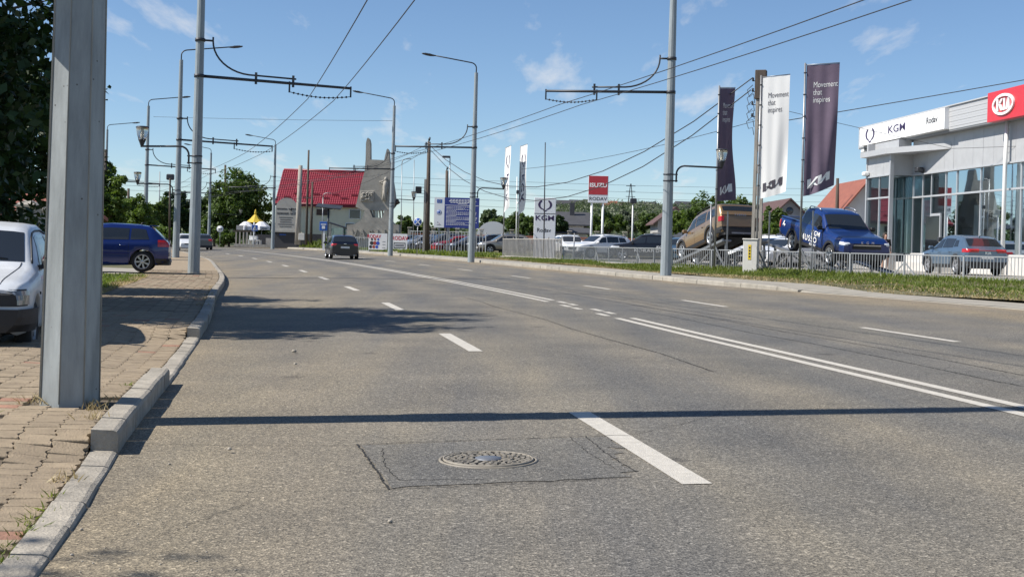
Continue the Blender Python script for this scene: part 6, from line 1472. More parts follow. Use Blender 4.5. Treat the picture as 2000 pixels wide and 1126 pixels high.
xs_, zs_ = zq(635, 442); MB().box((xs_, -1.0, zs_), (.75, .08, .85), 0, .03).build('stop_sign', 'traffic_blue', bs_); MB().box((xs_, -1.05, zs_ + .18), (.5, .02, .1)).build('sign_text', 'sign_white', bs_); MB().box((xs_, -1.05, zs_ - .1), (.3, .02, .28)).build('bus_symbol', 'sign_white', bs_); MB().box((xs_ + .05, -.95, zs_ / 2 - .1), (.2, .1, zs_)).build('sign_post', 'sign_white', bs_)
xa, za = zq(642, 404); MB().tube([(xa, 0, 0), (xa, 0, za)], .09, 8).build('panel_pole', 'dark_steel', bs_)
b = MB(); b.box((0, 0, 0), (2.4, 1.5, .07)); o = b.build('solar_panel', 'dark_steel', bs_); o.location = (xa + .05, 0, za + .05); o.rotation_euler = (R(14), R(4), 0)
MB().box((xa, .0, za - .12), (.7, .5, .18)).build('panel_mount', 'dark_steel', bs_)
# arched menu wall
YA = 138; a0 = at(540, 480, YA); aw = thing('arched_sign', 'grey arched restaurant sign board with dark lettering on a stone base', 'sign', (a0.x, YA, .45)); za_ = lambda x, y: (at(x, y, YA).x - a0.x, at(x, y, YA).z - .45)
mat('arch_grey', (.40, .385, .35), .8, var=.08, vscale=2); mat('stone_dark', (.05, .05, .055), .8)
l, r_ = za_(537, 450)[0], za_(580, 450)[0]; zb_, zt_ = za_(558, 450)[1], za_(558, 386)[1]; cxm = (l + r_) / 2; hw = (r_ - l) / 2; zc_ = zt_ - hw * 1.05
MB().prism([(r_, zb_), (r_, zc_)] + [(cxm + hw * math.cos(a), zc_ + hw * 1.05 * math.sin(a)) for a in [math.pi * k / 16 for k in range(1, 16)]] + [(l, zc_), (l, zb_)], 0, .2, lambda x, z, h: (x, h, z)).build('board', 'arch_grey', aw)
MB().box((cxm, .15, zb_ / 2 - .1), (hw * 2 + .1, .6, zb_ + .1)).build('base', 'stone_dark', aw); MB().box((cxm, .05, zb_ - .1), (hw * 2 + .3, .8, .16)).build('ledge', 'arch_grey', aw); MB().box((cxm - .3, -.16, zb_ - .45), (.7, .02, .12)).build('name_plate', 'traffic_blue', aw)
rr = random.Random(8)
for sz, zf, nn in ((.15, .66, 15), (.21, .52, 13)):          # worn lettering, not readable in the photograph
    b = MB(); wl_ = hw * 1.75; zz = lerp(zb_, zt_, zf)
    for q in range(nn):
        if q in (8, 11): continue
        x = cxm - wl_ / 2 + wl_ * (q + .5) / nn; st = wl_ / nn * .32
        for dx_ in (-st, st): b.box((x + dx_, -.012, zz), (.032, .01, sz))
        b.box((x, -.012, zz + rr.choice((-.4, 0, .4)) * sz), (st * 2, .01, .03))
    b.build('lettering', 'dark_text', aw)
for k in range(5): MB().box((cxm - .05, -.012, lerp(zb_, zt_, .40 - .07 * k)), ((1.5, 1.25, 1.25, 1.7, 1.3)[k], .01, .05)).build('text_line', 'dark_text', aw)
b = MB(); b.lathe([(.02, 0), (.02, .2), (.12, .26), (.10, .42)], 10, (cxm + .5, -.05, lerp(zb_, zt_, .57))); b.build('glass_ornament', 'dark_text', aw)
# terrace: umbrella, parasols, posts, chairs, fence boards
YT = 142; t0 = at(468, 482, YT); zt_ = lambda x, y: (at(x, y, YT).x - t0.x, at(x, y, YT).z - .45)
mat('umb_yellow', (.55, .38, .03), .7); mat('umb_white', (.68, .68, .70), .7)
tx, tz = zt_(495, 434); um = thing('yellow_umbrella', 'yellow terrace umbrella with a folded tip', 'umbrella', (t0.x + tx, YT + 1, .45)); MB().tube([(0, 0, 0), (0, 0, tz)], .05, 8).build('pole', 'mid_steel', um); b = MB(); e_ = zt_(514, 432)[0] - tx; zt2 = zt_(495, 419)[1]; b.lathe([(e_, tz), (e_ * .55, lerp(tz, zt2, .45)), (.18, zt2), (.02, zt2 + .1)], 8, smooth=False, cap=False); b.build('canopy', 'umb_yellow', um); b = MB(); b.lathe([(.10, 0), (.14, .2), (.09, .45), (.03, .62)], 8, (0, 0, zt2)); b.build('folded_tip', 'umb_yellow', um)
for lab, x, rad in (('left white terrace parasol with grey valance panel', 482, 17), ('right white terrace parasol with a dark logo strip', 512, 17)):
    px_, pz_ = zt_(x, 444); pr = thing('white_parasol', lab, 'umbrella', (t0.x + px_, YT - .3, .45)); MB().tube([(0, 0, 0), (0, 0, pz_ + .5)], .04, 8).build('pole', 'mid_steel', pr); rd = rad * YT / FPX; MB().lathe([(rd, pz_ - .28), (rd, pz_ + .1), (.3, pz_ + .62), (.02, pz_ + .66)], 8, smooth=False, cap=False).build('canopy', 'umb_white', pr)
    if x == 482: MB().box((-.3, -rd * .92, pz_ - .05), (1.2, .03, .5)).build('valance_panel', 'wall_grey', pr)
    else: MB().box((.3, -rd * .93, pz_ - .12), (.9, .02, .1)).build('logo_strip', 'dark_text', pr)
tr = thing('terrace_fence', 'low terrace fence of pale posts and dark boards', 'fence', (t0.x, YT - 2.2, .45))
for k in range(5): x, z = zt_(470 + 7 * k, 452); MB().box((x, 0, z / 2), (.14, .14, z)).build('post', 'concrete_post', tr)
x, z = zt_(518, 458); MB().box((x, .4, z / 2), (1.9, .1, z)).build('dark_screen', 'stone_dark', tr); x, z = zt_(534, 465); MB().box((x, .2, z / 2), (.9, .1, z)).build('wood_boards', 'wood_grey', tr); MB().box((zt_(484, 452)[0], 0, zt_(484, 452)[1]), (2.4, .16, .12)).build('top_rail', 'wood_dark', tr)
for k, x in enumerate((500, 508, 516)):
    px_, _z = zt_(x, 470); ch = thing('plastic_chair', f'white plastic terrace chair, {("leftmost", "middle", "rightmost")[k]} of three', 'chair', (t0.x + px_, YT - 2.9, .75), R(40 * k), 'white terrace chairs'); MB().box((0, 0, .44), (.45, .45, .04), 0, .01).build('seat', 'white', ch); MB().box((0, .22, .70), (.45, .04, .42), 0, .01).build('backrest', 'white', ch)
    for sx in (-1, 1):
        for sy in (-1, 1): MB().bar((sx * .2, sy * .2, 0), (sx * .18, sy * .18, .44), .04).build('leg', 'white', ch)
MB().box((zt_(508, 480)[0], -1.0, .15), (4, 2.0, .3)).build('deck', 'concrete_post', tr)
dk = at(600, 484, 140); t = thing('yard_wall', 'dark yard wall between the twin post and the bus shelter', 'wall', (dk.x, 140, .45)); MB().box((0, 0, .8), (4.0, .2, 1.6)).build('panel', 'stone_dark', t); MB().box((2.4, -.1, 1.1), (.3, .3, 1.9)).build('pier', 'concrete_post', t)
mb0 = at(589, 462, 132.5); tag(MB().box((mb0.x, 132.5, mb0.z), (.6, .3, .7), 0, .02).build('meter_box', 'cabinet'), 'pale meter box fixed low on the concrete line pole', 'box')
# left boundary: gate posts and fence behind the white saloon
lf = thing('yard_fence', 'grey plastered gate posts with pale caps behind the white saloon', 'fence', (-12.6, 33, .15))
for k, (x, z) in enumerate(((56, 404), (72, 411), (93, 416))):
    p = at(x, z, 33 + 1.2 * k); b = MB(); b.box((p.x + 12.6, 1.2 * k, (p.z - .15) / 2), (.46, .46, p.z - .15)); b.build('gate_post', 'wall_grey', lf); b = MB(); b.box((p.x + 12.6, 1.2 * k, p.z - .13), (.62, .62, .06)); b.lathe([(.4, 0), (.02, .16)], 4, (p.x + 12.6, 1.2 * k, p.z - .10), smooth=False, ph=R(45)); b.build('cap', 'concrete_post', lf)
for k in range(12): MB().bar((-2.6 + .24 * k, .3, 0), (-2.6 + .24 * k, .3, 1.5), .03).build('bar', 'dark_steel', lf)
MB().box((-4.8, .2, .8), (4.2, .12, 1.6)).build('solid_panel', 'stone_dark', lf)
# hill and far ridge ---------------------------------------------------------
def hill_z(x, y):
    r = x / max(60, y); m = sstep(-.06, .06, r)
    return -.3 + (18.5 * m + 4 * (1 - m)) * sstep(210, 640, y) + 1.6 * math.sin(x * .013 + 1) * sstep(300, 600, y) - 6 * sstep(900, 2500, y)
mat('hillside', (.075, .095, .04), .95, var=.45, vscale=.05, vcol=(.14, .15, .075))
b = MB(); b.grid(50, 40, lambda u, v: ((u - .5) * 1300 * (.35 + v), 170 + 2300 * v ** 1.8, hill_z((u - .5) * 1300 * (.35 + v), 170 + 2300 * v ** 1.8))); struct(b.build('hills', 'hillside'))
rr = random.Random(21); rid = []
for k, (px, Y, wall_m, roof_m) in enumerate(((1098, 560, 'wall_white', 'roof_dark'), (1128, 585, 'wall_white', 'roof_dark'), (1158, 600, 'wall_grey', 'roof_dark'), (1186, 590, 'wall_white', 'roof_tile'), (1222, 610, 'wall_grey', 'roof_brown'), (1262, 600, 'wall_white', 'roof_dark'), (1338, 590, 'wall_white', 'roof_dark'), (1352, 600, 'wall_white', 'roof_tile'), (1596, 560, 'wall_white', 'roof_dark'), (1616, 570, 'wall_grey', 'roof_dark'))):
    x = (px - 1000) / FPX * Y; z = hill_z(x, Y) - .4; W2, H2, D2 = rr.uniform(6, 10), rr.uniform(2.6, 3.8), 7
    t = thing('ridge_house', ('small pale house at the left end of the far ridge', 'second house from the left on the far ridge', 'grey house right of the sign posts on the far ridge', 'far ridge house with an orange roof', 'brown-roofed far house under the pylon', 'white far house right of the pylon', 'far white house just right of the grey pole', 'orange-roofed far house above the brown roof', 'far white house between the right flag and its stub pole', 'far grey house at the right end of the ridge')[k], 'house', (x, Y, z), rr.uniform(-.4, .4), 'houses on the far ridge')
    MB().box((0, 0, H2 / 2), (W2, D2, H2)).build('wall', wall_m, t); b = MB(); b.prism([(-D2 / 2 - .6, H2), (D2 / 2 + .6, H2), (0, H2 + 2.4)], -W2 / 2 - .6, W2 / 2 + .6, lambda a, c, h: (h, a, c)); b.build('roof', roof_m, t)
    for j in (-1, 1): MB().box((j * W2 * .25, -D2 / 2 - .03, H2 * .55), (1.6, .1, 1.5)).build('window', 'window_glass', t)
py = at(1231, 400, 600); t = thing('pylon', 'thin lattice power pylon on the far ridge', 'pylon', (py.x, 600, hill_z(py.x, 600))); Hh = 13
for sx in (-1, 1):
    for sy in (-1, 1): MB().bar((sx * 1.4, sy * 1.4, 0), (sx * .15, sy * .15, Hh), .28).build('leg', 'dark_steel', t)
for z in (7, 9.5, 12): MB().bar((-2.2, 0, z), (2.2, 0, z), .25).build('crossarm', 'dark_steel', t)
# ------------------------------------------------------------------ vegetation
NR = np.random.RandomState(11)
def quads_mesh(name, V, val, m, nper=4):
    """V: (n, 4, 3) leaf quads; val: (n,) leaf brightness value"""
    n = V.shape[0]; me = bpy.data.meshes.new(name); me.vertices.add(n * 4); me.vertices.foreach_set('co', V.reshape(-1).astype('f')); me.loops.add(n * 4); me.loops.foreach_set('vertex_index', np.arange(n * 4, dtype='i')); me.polygons.add(n); me.polygons.foreach_set('loop_start', np.arange(0, n * 4, 4, dtype='i'))
    at_ = me.attributes.new('leafv', 'FLOAT', 'POINT'); at_.data.foreach_set('value', np.repeat(val, 4).astype('f')); me.materials.append(MATS[m]); me.update(); me.validate(); return me
def leaf_cloud(centres, radii, n_each, size, up=.35, squash=.8, asp=.5):
    C = np.repeat(np.array(centres, float), n_each, 0); Rr = np.repeat(np.array(radii, float), n_each); n = len(C)
    d = NR.normal(size=(n, 3)); d /= np.linalg.norm(d, axis=1)[:, None]; rad = Rr * (NR.rand(n) ** .42); P = C + d * rad[:, None] * np.array([1, 1, squash])
    nrm = d * .6 + NR.normal(size=(n, 3)) * .6 + np.array([0, 0, up]); nrm /= np.linalg.norm(nrm, axis=1)[:, None]
    t = np.cross(nrm, NR.normal(size=(n, 3))); t[:, 2] -= .25; t -= nrm * (t * nrm).sum(1)[:, None]; t /= np.linalg.norm(t, axis=1)[:, None]; s_ = np.cross(nrm, t); sz = size * (0.6 + .8 * NR.rand(n))[:, None]
    V = np.stack([P - t * sz * .5, P + s_ * sz * asp * .5 + nrm * sz * .06, P + t * sz * .55, P - s_ * sz * asp * .5 + nrm * sz * .06], 1)
    cv = np.repeat(NR.rand(len(centres)), n_each); val = np.clip(.55 * NR.rand(n) + .45 * cv, 0, 1); return V, val
def tree(name, label, base, H, crown_c, crown_r, nclump, nleaf, size, m, clump_r=.28, trunk_r=.15, group=None, cat='tree', limbs=6, zmin=-9, squash=.85, asp=.5):
    """tapered trunk and limbs; crown of leaf clumps spread unevenly through an ellipsoid"""
    root = thing(name, label, cat, tuple(base), 0, group); B = Vector(base); c = Vector(crown_c) - B; r = crown_r if hasattr(crown_r, '__len__') else (crown_r,) * 3
    ce, ra = [], []
    for k in range(nclump):
        while True:
            d = NR.normal(size=3); d /= np.linalg.norm(d); f = NR.rand() ** .5 * (0.72 + .36 * NR.rand())
            if d[2] < -.75 or c.z + d[2] * r[2] * f < zmin: continue
            break
        p = np.array([c.x + d[0] * r[0] * f, c.y + d[1] * r[1] * f, c.z + d[2] * r[2] * f]); ce.append(p); ra.append(min(r) * clump_r * (.6 + .8 * NR.rand()))
    V, val = leaf_cloud(ce, ra, nleaf, size, squash=squash, asp=asp); link('crown', quads_mesh('crown', V, val, m), root)
    b = MB(); top = Vector((c.x * .9, c.y * .9, c.z + r[2] * .35)); mid = Vector((c.x * .35 + NR.uniform(-.1, .1), c.y * .35, c.z * .5)); b.tube([(0, 0, -.2), (0, 0, .1), mid, Vector((c.x * .8, c.y * .8, c.z)), top], [trunk_r * 1.5, trunk_r * 1.1, trunk_r, trunk_r * .6, trunk_r * .15], 8)
    for k in range(limbs):
        q = ce[int(k * len(ce) / limbs)]; s0 = mid.lerp(Vector((c.x * .8, c.y * .8, c.z)), .2 + .7 * k / limbs); e = Vector(q); b.tube([s0, s0.lerp(e, .5) + Vector((0, 0, .15)), e], [trunk_r * .5, trunk_r * .32, trunk_r * .1], 6)
    b.build('trunk', 'bark', root, fix=False); return root
TR = []
# left foreground tree, large leaves, overhanging the white saloon
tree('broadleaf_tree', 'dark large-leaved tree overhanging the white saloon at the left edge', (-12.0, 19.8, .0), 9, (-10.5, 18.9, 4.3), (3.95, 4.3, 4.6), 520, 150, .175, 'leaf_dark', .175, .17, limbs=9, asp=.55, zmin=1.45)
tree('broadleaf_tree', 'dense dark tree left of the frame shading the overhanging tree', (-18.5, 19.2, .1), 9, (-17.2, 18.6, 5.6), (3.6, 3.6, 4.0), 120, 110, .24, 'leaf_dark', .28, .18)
tree('broadleaf_tree', 'roadside tree behind the camera dropping leaf shadows at the lower left', (-9.2, 2.4, .1), 8, (-9.0, 2.3, 6.2), (1.8, 1.75, 1.7), 60, 60, .15, 'leaf_mid', .26, .12)
# behind the blue hatchback and down the left side
tree('broadleaf_tree', 'dark dense tree behind the white saloon, left of the gate posts', (-11.6, 26, .0), 0, (-10.7, 25.5, 3.0), (2.3, 2.2, 2.6), 130, 110, .19, 'leaf_dark', .26, .12, zmin=1.0)
def gt(px, py, Y, rx_px, ry_px, label, m, nc, nl, sz, name='tree', g=.2, cr=.3, cat='tree', tr_=.14, squash=.85):
    c = at(px, py, Y); rx = rx_px * Y / FPX; ry = ry_px * Y / FPX; tree(name, label, (c.x + .1, Y, g), 0, (c.x, Y, c.z), (rx, rx * .9, ry), nc, nl, sz, m, cr, tr_, cat=cat, squash=squash)
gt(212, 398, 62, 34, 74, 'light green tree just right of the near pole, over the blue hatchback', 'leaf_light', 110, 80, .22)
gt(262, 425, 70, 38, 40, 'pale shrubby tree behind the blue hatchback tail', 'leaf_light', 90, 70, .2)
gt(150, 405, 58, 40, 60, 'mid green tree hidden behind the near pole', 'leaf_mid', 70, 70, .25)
gt(60, 420, 56, 40, 50, 'shrub tree behind the orange-roofed house at the left', 'leaf_mid', 70, 60, .25)
gt(232, 415, 110, 40, 45, 'farther dark tree behind the light green one', 'leaf_mid', 70, 60, .35)
gt(300, 432, 150, 36, 46, 'dark tree between the third and fourth trolley poles', 'leaf_mid', 80, 70, .4)
gt(345, 420, 155, 34, 50, 'dark green tree behind the third trolley pole', 'leaf_dark', 90, 70, .4)
gt(395, 428, 165, 34, 54, 'green tree behind the second trolley pole', 'leaf_mid', 90, 70, .42)
gt(318, 462, 140, 30, 22, 'low sunlit bush at the end of the left lawn', 'leaf_light', 50, 60, .35)
gt(372, 470, 158, 36, 22, 'low hedge-like bush behind the white hatchback', 'leaf_light', 60, 60, .4)
c_ = at(466, 412, 152); tree('walnut_tree', 'big dark rounded tree left of the red-roofed house', (c_.x, 152, .4), 0, (c_.x, 152, c_.z), (3.95, 3.9, 4.9), 230, 95, .42, 'leaf_mid', .22, .25, limbs=8)
gt(418, 445, 150, 24, 34, 'small sunlit tree at the left foot of the big dark tree', 'leaf_mid', 60, 60, .4)
gt(446, 468, 146, 26, 20, 'low bush under the big dark tree', 'leaf_mid', 40, 60, .34, name='bush', cat='bush')
gt(528, 470, 150, 16, 30, 'narrow shrub behind the arched sign', 'leaf_dark', 30, 60, .35)
# beyond the lot
for k, (px, py, Y, rx, ry, m, lab) in enumerate(((790, 448, 150, 18, 26, 'leaf_mid', 'dark tree right of the monument'), (820, 452, 155, 26, 24, 'leaf_mid', 'round tree behind the no-stopping sign'), (868, 455, 160, 34, 16, 'leaf_mid', 'low tree under the blue project board'), (960, 432, 190, 26, 24, 'leaf_far', 'pale green tree above the white tent'), (975, 442, 150, 22, 20, 'leaf_mid', 'tree between the white tent and the white flags'), (1010, 440, 140, 28, 22, 'leaf_mid', 'bushy tree behind the white emblem flags'), (1035, 442, 138, 22, 20, 'leaf_mid', 'tree left of the white totem'), (1092, 440, 140, 16, 20, 'leaf_dark', 'dark shrub right of the white totem'),
        (1150, 440, 175, 30, 22, 'leaf_light', 'light tree behind the red and white sign posts'), (1190, 436, 165, 34, 24, 'leaf_mid', 'green tree above the black SUV'), (1228, 434, 190, 28, 24, 'leaf_olive', 'grey-olive tree behind the short floodlight post'), (1275, 438, 165, 34, 24, 'leaf_mid', 'green tree left of the tall grey pole'), (1385, 425, 106, 52, 46, 'leaf_mid', 'large green tree behind the bronze SUV'), (1440, 420, 112, 46, 38, 'leaf_mid', 'green tree between the left purple flag and the concrete pole'), (1335, 436, 112, 34, 26, 'leaf_light', 'sunlit tree right of the tall grey pole'), (1512, 430, 96, 30, 30, 'leaf_mid', 'olive bush behind the white flag foot'), (1505, 448, 88, 22, 14, 'leaf_light', 'small yellow-green shrub by the brick wall'))):
    gt(px, py, Y, rx, ry, lab, m, 90 if rx > 40 else 60, 75, .0026 * Y, g=.5, cr=.27)
# belt of far trees on the hillside: one mass
ce, ra = [], []
for k in range(900):
    px = NR.uniform(1080, 1720); Y = NR.uniform(220, 640); x = (px - 1000) / FPX * Y; z = hill_z(x, Y); ce.append((x, Y, z + 2.2)); ra.append(NR.uniform(2.2, 4.4))
for k in range(260):
    px = NR.uniform(200, 1080); Y = NR.uniform(230, 420); x = (px - 1000) / FPX * Y; ce.append((x, Y, hill_z(x, Y) + 2.5)); ra.append(NR.uniform(2.5, 5))
h1 = len(ce) // 2; idx = NR.permutation(len(ce)); ce = np.array(ce)[idx]; ra = np.array(ra)[idx]
for nm, m, sl, sz in (('far_woodland', 'leaf_far', slice(0, h1), 1.0), ('far_orchard', 'leaf_olive', slice(h1, None), .95)):
    V, val = leaf_cloud(ce[sl], ra[sl], 70, sz); o = link(nm, quads_mesh(nm, V, val, m), None, kind='stuff'); tag(o, 'far belt of green trees on the hillside' if nm == 'far_woodland' else 'far belt of pale olive trees on the hillside', 'trees')
# grass ---------------------------------------------------------------------
def blades(P, h, wd, lean=.35):
    n = len(P); a = NR.rand(n) * 2 * np.pi; d = np.stack([np.cos(a), np.sin(a), np.zeros(n)], 1); hh = h * (.5 + NR.rand(n)); L = NR.normal(size=(n, 3)) * lean; L[:, 2] = 0
    tip = P + np.stack([L[:, 0] * hh, L[:, 1] * hh, hh], 1); mid = (P + tip) / 2 - L * (hh * .12)[:, None]; w_ = wd * (.6 + .8 * NR.rand(n))[:, None]
    return np.stack([P - d * w_, P + d * w_, mid + d * w_ * .75 + (tip - mid) * .25, tip], 1)
def scatter_verge(n, Y0, Y1, u0, u1, clump=True):
    out = np.zeros((n, 3)); Y = Y0 + (Y1 - Y0) * NR.rand(n); u = u0 + (u1 - u0) * NR.rand(n)
    for i in range(n): p = verge_pt(float(Y[i]), float(u[i])); out[i] = p
    return out, u
P, u = scatter_verge(60000, 19, 76, .16, 1.0); hh = .055 + .11 * np.clip(u, 0, 1) * (0.6 + .4 * np.sin(P[:, 0] * 1.7 + P[:, 1] * .9)) ; V = blades(P, hh, .016); o = link('verge_grass', quads_mesh('verge_grass', V, NR.rand(len(P)) * .8, 'grass_blade'), None, kind='stuff'); tag(o, 'green grass growing along the verge in front of the railing', 'grass')
P, u = scatter_verge(13000, 18, 76, .0, .30); V = blades(P, .055, .016, .9); o = link('dry_grass', quads_mesh('dry_grass', V, NR.rand(len(P)), 'grass_dry'), None, kind='stuff'); tag(o, 'dry straw-coloured grass along the edge of the verge', 'grass')
def area(n, f): return np.array([f(NR.rand(), NR.rand()) for _ in range(n)])
def fv(a, c): Y = 78 + 58 * a; p = RP(Y, RK(Y) + 1.7 + 8 * c ** 1.5); return (p.x, p.y, ZR(Y, RK(Y)) + .13)
P = area(16000, fv); V = blades(P, .26, .045); o = link('far_verge_grass', quads_mesh('far_verge_grass', V, NR.rand(len(P)), 'grass_blade'), None, kind='stuff'); tag(o, 'rough grass on the far verge below the monument and terrace', 'grass')
def fw(a, c): Y = 126 + 26 * a; p = RP(Y, RK(Y) + 2 + 7 * c); return (p.x, p.y, ZR(Y, RK(Y)) + .2 + .5 * math.sin(c * 3) * math.sin(a * 3.1))
P = area(5000, fw); V = blades(P, .5, .08); o = link('tall_weeds', quads_mesh('tall_weeds', V, NR.rand(len(P)) * .6, 'grass_blade'), None, kind='stuff'); tag(o, 'tall green weeds on the bank at the bend', 'weeds')
def fl_(a, c):
    Y = 20.6 + 16.8 * a; e = 2.3 + 9 * c + .2 * math.sin(Y * 1.7); p = RP(Y, LK(Y) - e); return (p.x, p.y, ZR(Y, -3.1) + .13)
P = area(24000, fl_); V = blades(P, .085, .012, .6); o = link('lawn_grass', quads_mesh('lawn_grass', V, NR.rand(len(P)), 'lawn_blade'), None, kind='stuff'); tag(o, 'short sunlit lawn between the pavement and the blue hatchback', 'grass')
def fe_(a, c): Y = 20.4 + 17 * a; e = 2.1 + .4 * c; p = RP(Y, LK(Y) - e); return (p.x, p.y, ZR(Y, -3.1) + .135)
P = area(3000, fe_); V = blades(P, .045, .012, .9); o = link('lawn_edge_straw', quads_mesh('lawn_edge_straw', V, NR.rand(len(P)), 'grass_dry'), None, kind='stuff'); tag(o, 'dry straw along the edge of the left lawn', 'grass')
# weeds in the joints of the kerb and round the foot of the near pole
def tuft(p, n, h, spread, m): 
    P = np.array(p)[None, :] + np.stack([NR.normal(size=n) * spread, NR.normal(size=n) * spread, np.zeros(n)], 1); return blades(P, h, .0035, .7)
Vg, Vd = [], []
for Y, e in ((5.05, .17), (5.3, .18), (5.5, .2), (5.75, .17), (5.9, .18), (6.2, .17), (6.5, .18), (10.2, .2), (8.55, .75 + .12), (6.02, .19)): p = RP(Y, LK(Y) - e); Vg.append(tuft((p.x, p.y, left_pave_z(Y, e) - .015), 26, .035, .025, 0))
for k in range(7):
    a = NR.rand() * 6.28; rr_ = .2 + .12 * NR.rand(); x, y = -2.93 + rr_ * math.cos(a), 8.56 + rr_ * math.sin(a); Vd.append(tuft((x, y, .135), 8, .05, .03, 0))
for Y, e in ((8.35, .2), (8.75, .25), (9.0, .3), (6.9, .18), (22, .18), (24, .17), (26, .18), (28, .17), (30, .18)): p = RP(Y, LK(Y) - e); Vd.append(tuft((p.x, p.y, left_pave_z(Y, e) - .012), 34, .05 if Y < 12 else .06, .04 if Y < 12 else .09, 0))
for lst, m, lab in ((Vg, 'grass_blade', 'small green weeds in the kerb joints'), (Vd, 'grass_dry', 'dry weeds round the foot of the near pole and along the kerb')):
    V = np.concatenate(lst); o = link('joint_weeds', quads_mesh('joint_weeds', V, NR.rand(len(V)), m), None, kind='stuff'); tag(o, lab, 'weeds')
# pebbles and grit on the asphalt near the kerb
b = MB(); rr = random.Random(31)
for k in range(120):
    Y = 4.9 + 12 * rr.random() ** 1.5; d = LK(Y) + .03 + abs(rr.gauss(0, .5)); p = RP(Y, min(d, 9)); s_ = rr.uniform(.002, .006) * (1.6 if rr.random() < .05 else 1); b.lathe([(s_ * .6, 0), (s_, s_ * .5), (s_ * .5, s_ * 1.1)], 5, (p.x, p.y, p.z - .001), ph=rr.random())
for (x, y, s_) in ((-2.35, 14.0, .03), (-2.1, 12.6, .018), (-1.6, 7.4, .015), (-.5, 5.6, .012)): b.lathe([(s_ * .7, 0), (s_, s_ * .4), (s_ * .5, s_)], 6, (x, y, ZR(y, 0) - .04 + .01))
o = b.build('grit', 'kerb'); o['kind'] = 'stuff'; tag(o, 'loose grit and pebbles on the asphalt by the kerb', 'grit')

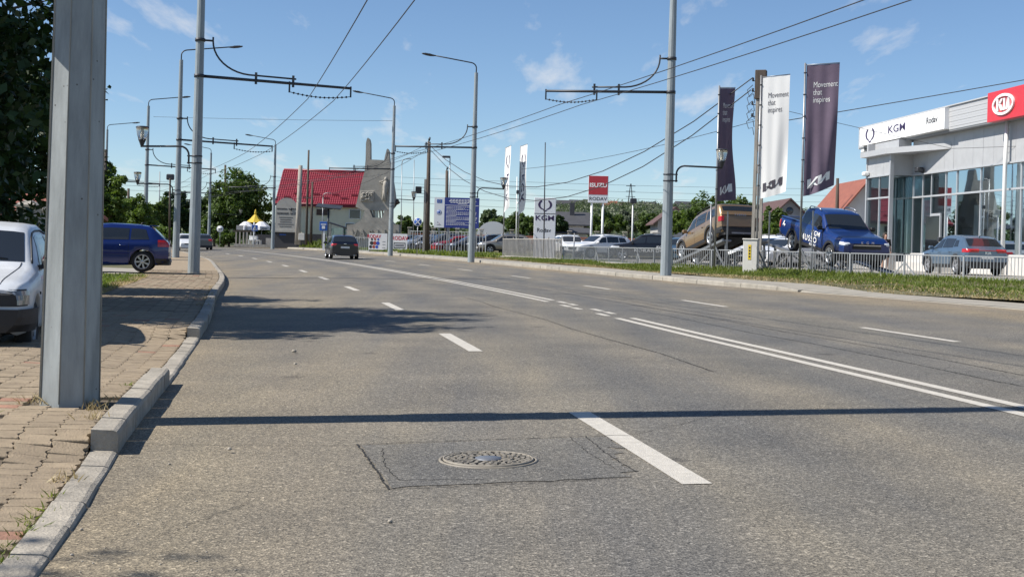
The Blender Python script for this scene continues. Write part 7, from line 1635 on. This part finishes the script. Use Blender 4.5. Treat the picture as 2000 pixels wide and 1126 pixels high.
# ------------------------------------------------------------------ the woman by the pickup
def person(label, loc, rz):
    root = thing('person', label, 'person', loc, rz); me = bpy.data.meshes.new('body')
    J = dict(pel=(0, 0, .93), waist=(0, .01, 1.06), chest=(0, .0, 1.26), neck=(0, 0, 1.42), head=(0, -.02, 1.52), crown=(0, -.01, 1.62), ls=(.16, 0, 1.37), le=(.23, .03, 1.12), lw=(.22, -.08, .90), lh=(.21, -.12, .82), rs=(-.16, 0, 1.37), re=(-.25, .03, 1.13), rw=(-.22, -.06, .90), rh=(-.20, -.10, .82), lhip=(.09, 0, .90), lk=(.10, -.02, .50), la=(.09, .02, .09), lt=(.10, -.14, .03), rhip=(-.09, 0, .90), rk=(-.09, .0, .50), ra_=(-.10, .03, .09), rt=(-.12, -.13, .03))
    E_ = [('pel', 'waist'), ('waist', 'chest'), ('chest', 'neck'), ('neck', 'head'), ('head', 'crown'), ('chest', 'ls'), ('ls', 'le'), ('le', 'lw'), ('lw', 'lh'), ('chest', 'rs'), ('rs', 're'), ('re', 'rw'), ('rw', 'rh'), ('pel', 'lhip'), ('lhip', 'lk'), ('lk', 'la'), ('la', 'lt'), ('pel', 'rhip'), ('rhip', 'rk'), ('rk', 'ra_'), ('ra_', 'rt')]
    RD = dict(pel=(.15, .12), waist=(.125, .1), chest=(.15, .105), neck=(.052, .055), head=(.078, .095), crown=(.06, .075), ls=(.06, .06), le=(.042, .042), lw=(.03, .03), lh=(.035, .022), rs=(.06, .06), re=(.042, .042), rw=(.03, .03), rh=(.035, .022), lhip=(.10, .10), lk=(.062, .062), la=(.042, .045), lt=(.04, .03), rhip=(.10, .10), rk=(.062, .062), ra_=(.042, .045), rt=(.04, .03))
    nm = list(J); V = [J[k] for k in nm]; Eg = [(nm.index(a), nm.index(c)) for a, c in E_]
    for sd, h in ((1, 'lh'), (-1, 'rh')):                     # five fingers per hand
        for k, (dx_, L) in enumerate(((-.028, .065), (-.010, .078), (.008, .074), (.024, .058), (-.04, .05))):
            b0 = Vector(J[h]); i = len(V); V.append(tuple(b0 + Vector((dx_ * .9, -.01 if k < 4 else -.03, -.03 if k < 4 else .01)))); V.append(tuple(b0 + Vector((dx_ * 1.2 * (1 if k < 4 else 1.1), -.025, -.03 - L if k < 4 else -.035)))); Eg += [(nm.index(h), i), (i, i + 1)]
    me.from_pydata(V, Eg, []); o = link('body', me, root); o.modifiers.new('skin', 'SKIN'); sv = me.skin_vertices[0].data
    for i in range(len(V)): r_ = RD[nm[i]] if i < len(nm) else (.009, .009); sv[i].radius = r_; sv[i].use_root = (i == 0)
    o.modifiers.new('smooth', 'SUBSURF').levels = 1; o.modifiers['smooth'].render_levels = 2; mat('skin', (.46, .27, .19), .6); me.materials.append(MATS['skin'])
    mat('cloth_black', (.018, .017, .02), .9, var=.3, vscale=20); mat('hair', (.035, .02, .014), .7)
    b = MB(); b.lathe([(.175, .93), (.15, 1.05), (.165, 1.15), (.185, 1.26), (.17, 1.36), (.07, 1.425)], 16, smooth=True, cap=False); b.v = [(x, y * .78, z) for x, y, z in b.v]; b.tube([(.15, 0, 1.37), (.2, .02, 1.24), (.232, .03, 1.12)], [.085, .07, .062], 10); b.tube([(-.15, 0, 1.37), (-.21, .02, 1.24), (-.252, .03, 1.13)], [.085, .07, .062], 10); b.build('top', 'cloth_black', root)
    b = MB(); b.lathe([(.165, .99), (.185, .9), (.195, .78), (.2, .62)], 16, cap=False); b.v = [(x, y * .8, z) for x, y, z in b.v]; b.build('skirt', 'cloth_black', root)
    b = MB(); b.lathe([(.03, 1.40), (.10, 1.47), (.105, 1.55), (.095, 1.63), (.05, 1.675), (.001, 1.68)], 14, cap=False); b.v = [(x, y * 1.0 + .035, z) for x, y, z in b.v]; b.build('hair', 'hair', root)
    for sx in (-1, 1): MB().box((sx * .032, -.118, 1.545), (.022, .01, .012), 0, .003).build('eye', 'black', root)
    MB().tube([(0, -.11, 1.55), (0, -.135, 1.515), (0, -.115, 1.505)], [.008, .014, .008], 6).build('nose', 'skin', root); MB().box((0, -.112, 1.47), (.045, .008, .012), 0, .003).build('mouth', 'sign_red', root)
    for sx in (-1, 1): MB().box((sx * .10, -.08, .035), (.085, .24, .06), 0, .02).build('shoe', 'cloth_black', root)
pe = at(1728, 510, 55); person('woman in a dark top and skirt standing between the pickup and the showroom', (pe.x, 55, LOTZ + .01), R(10))
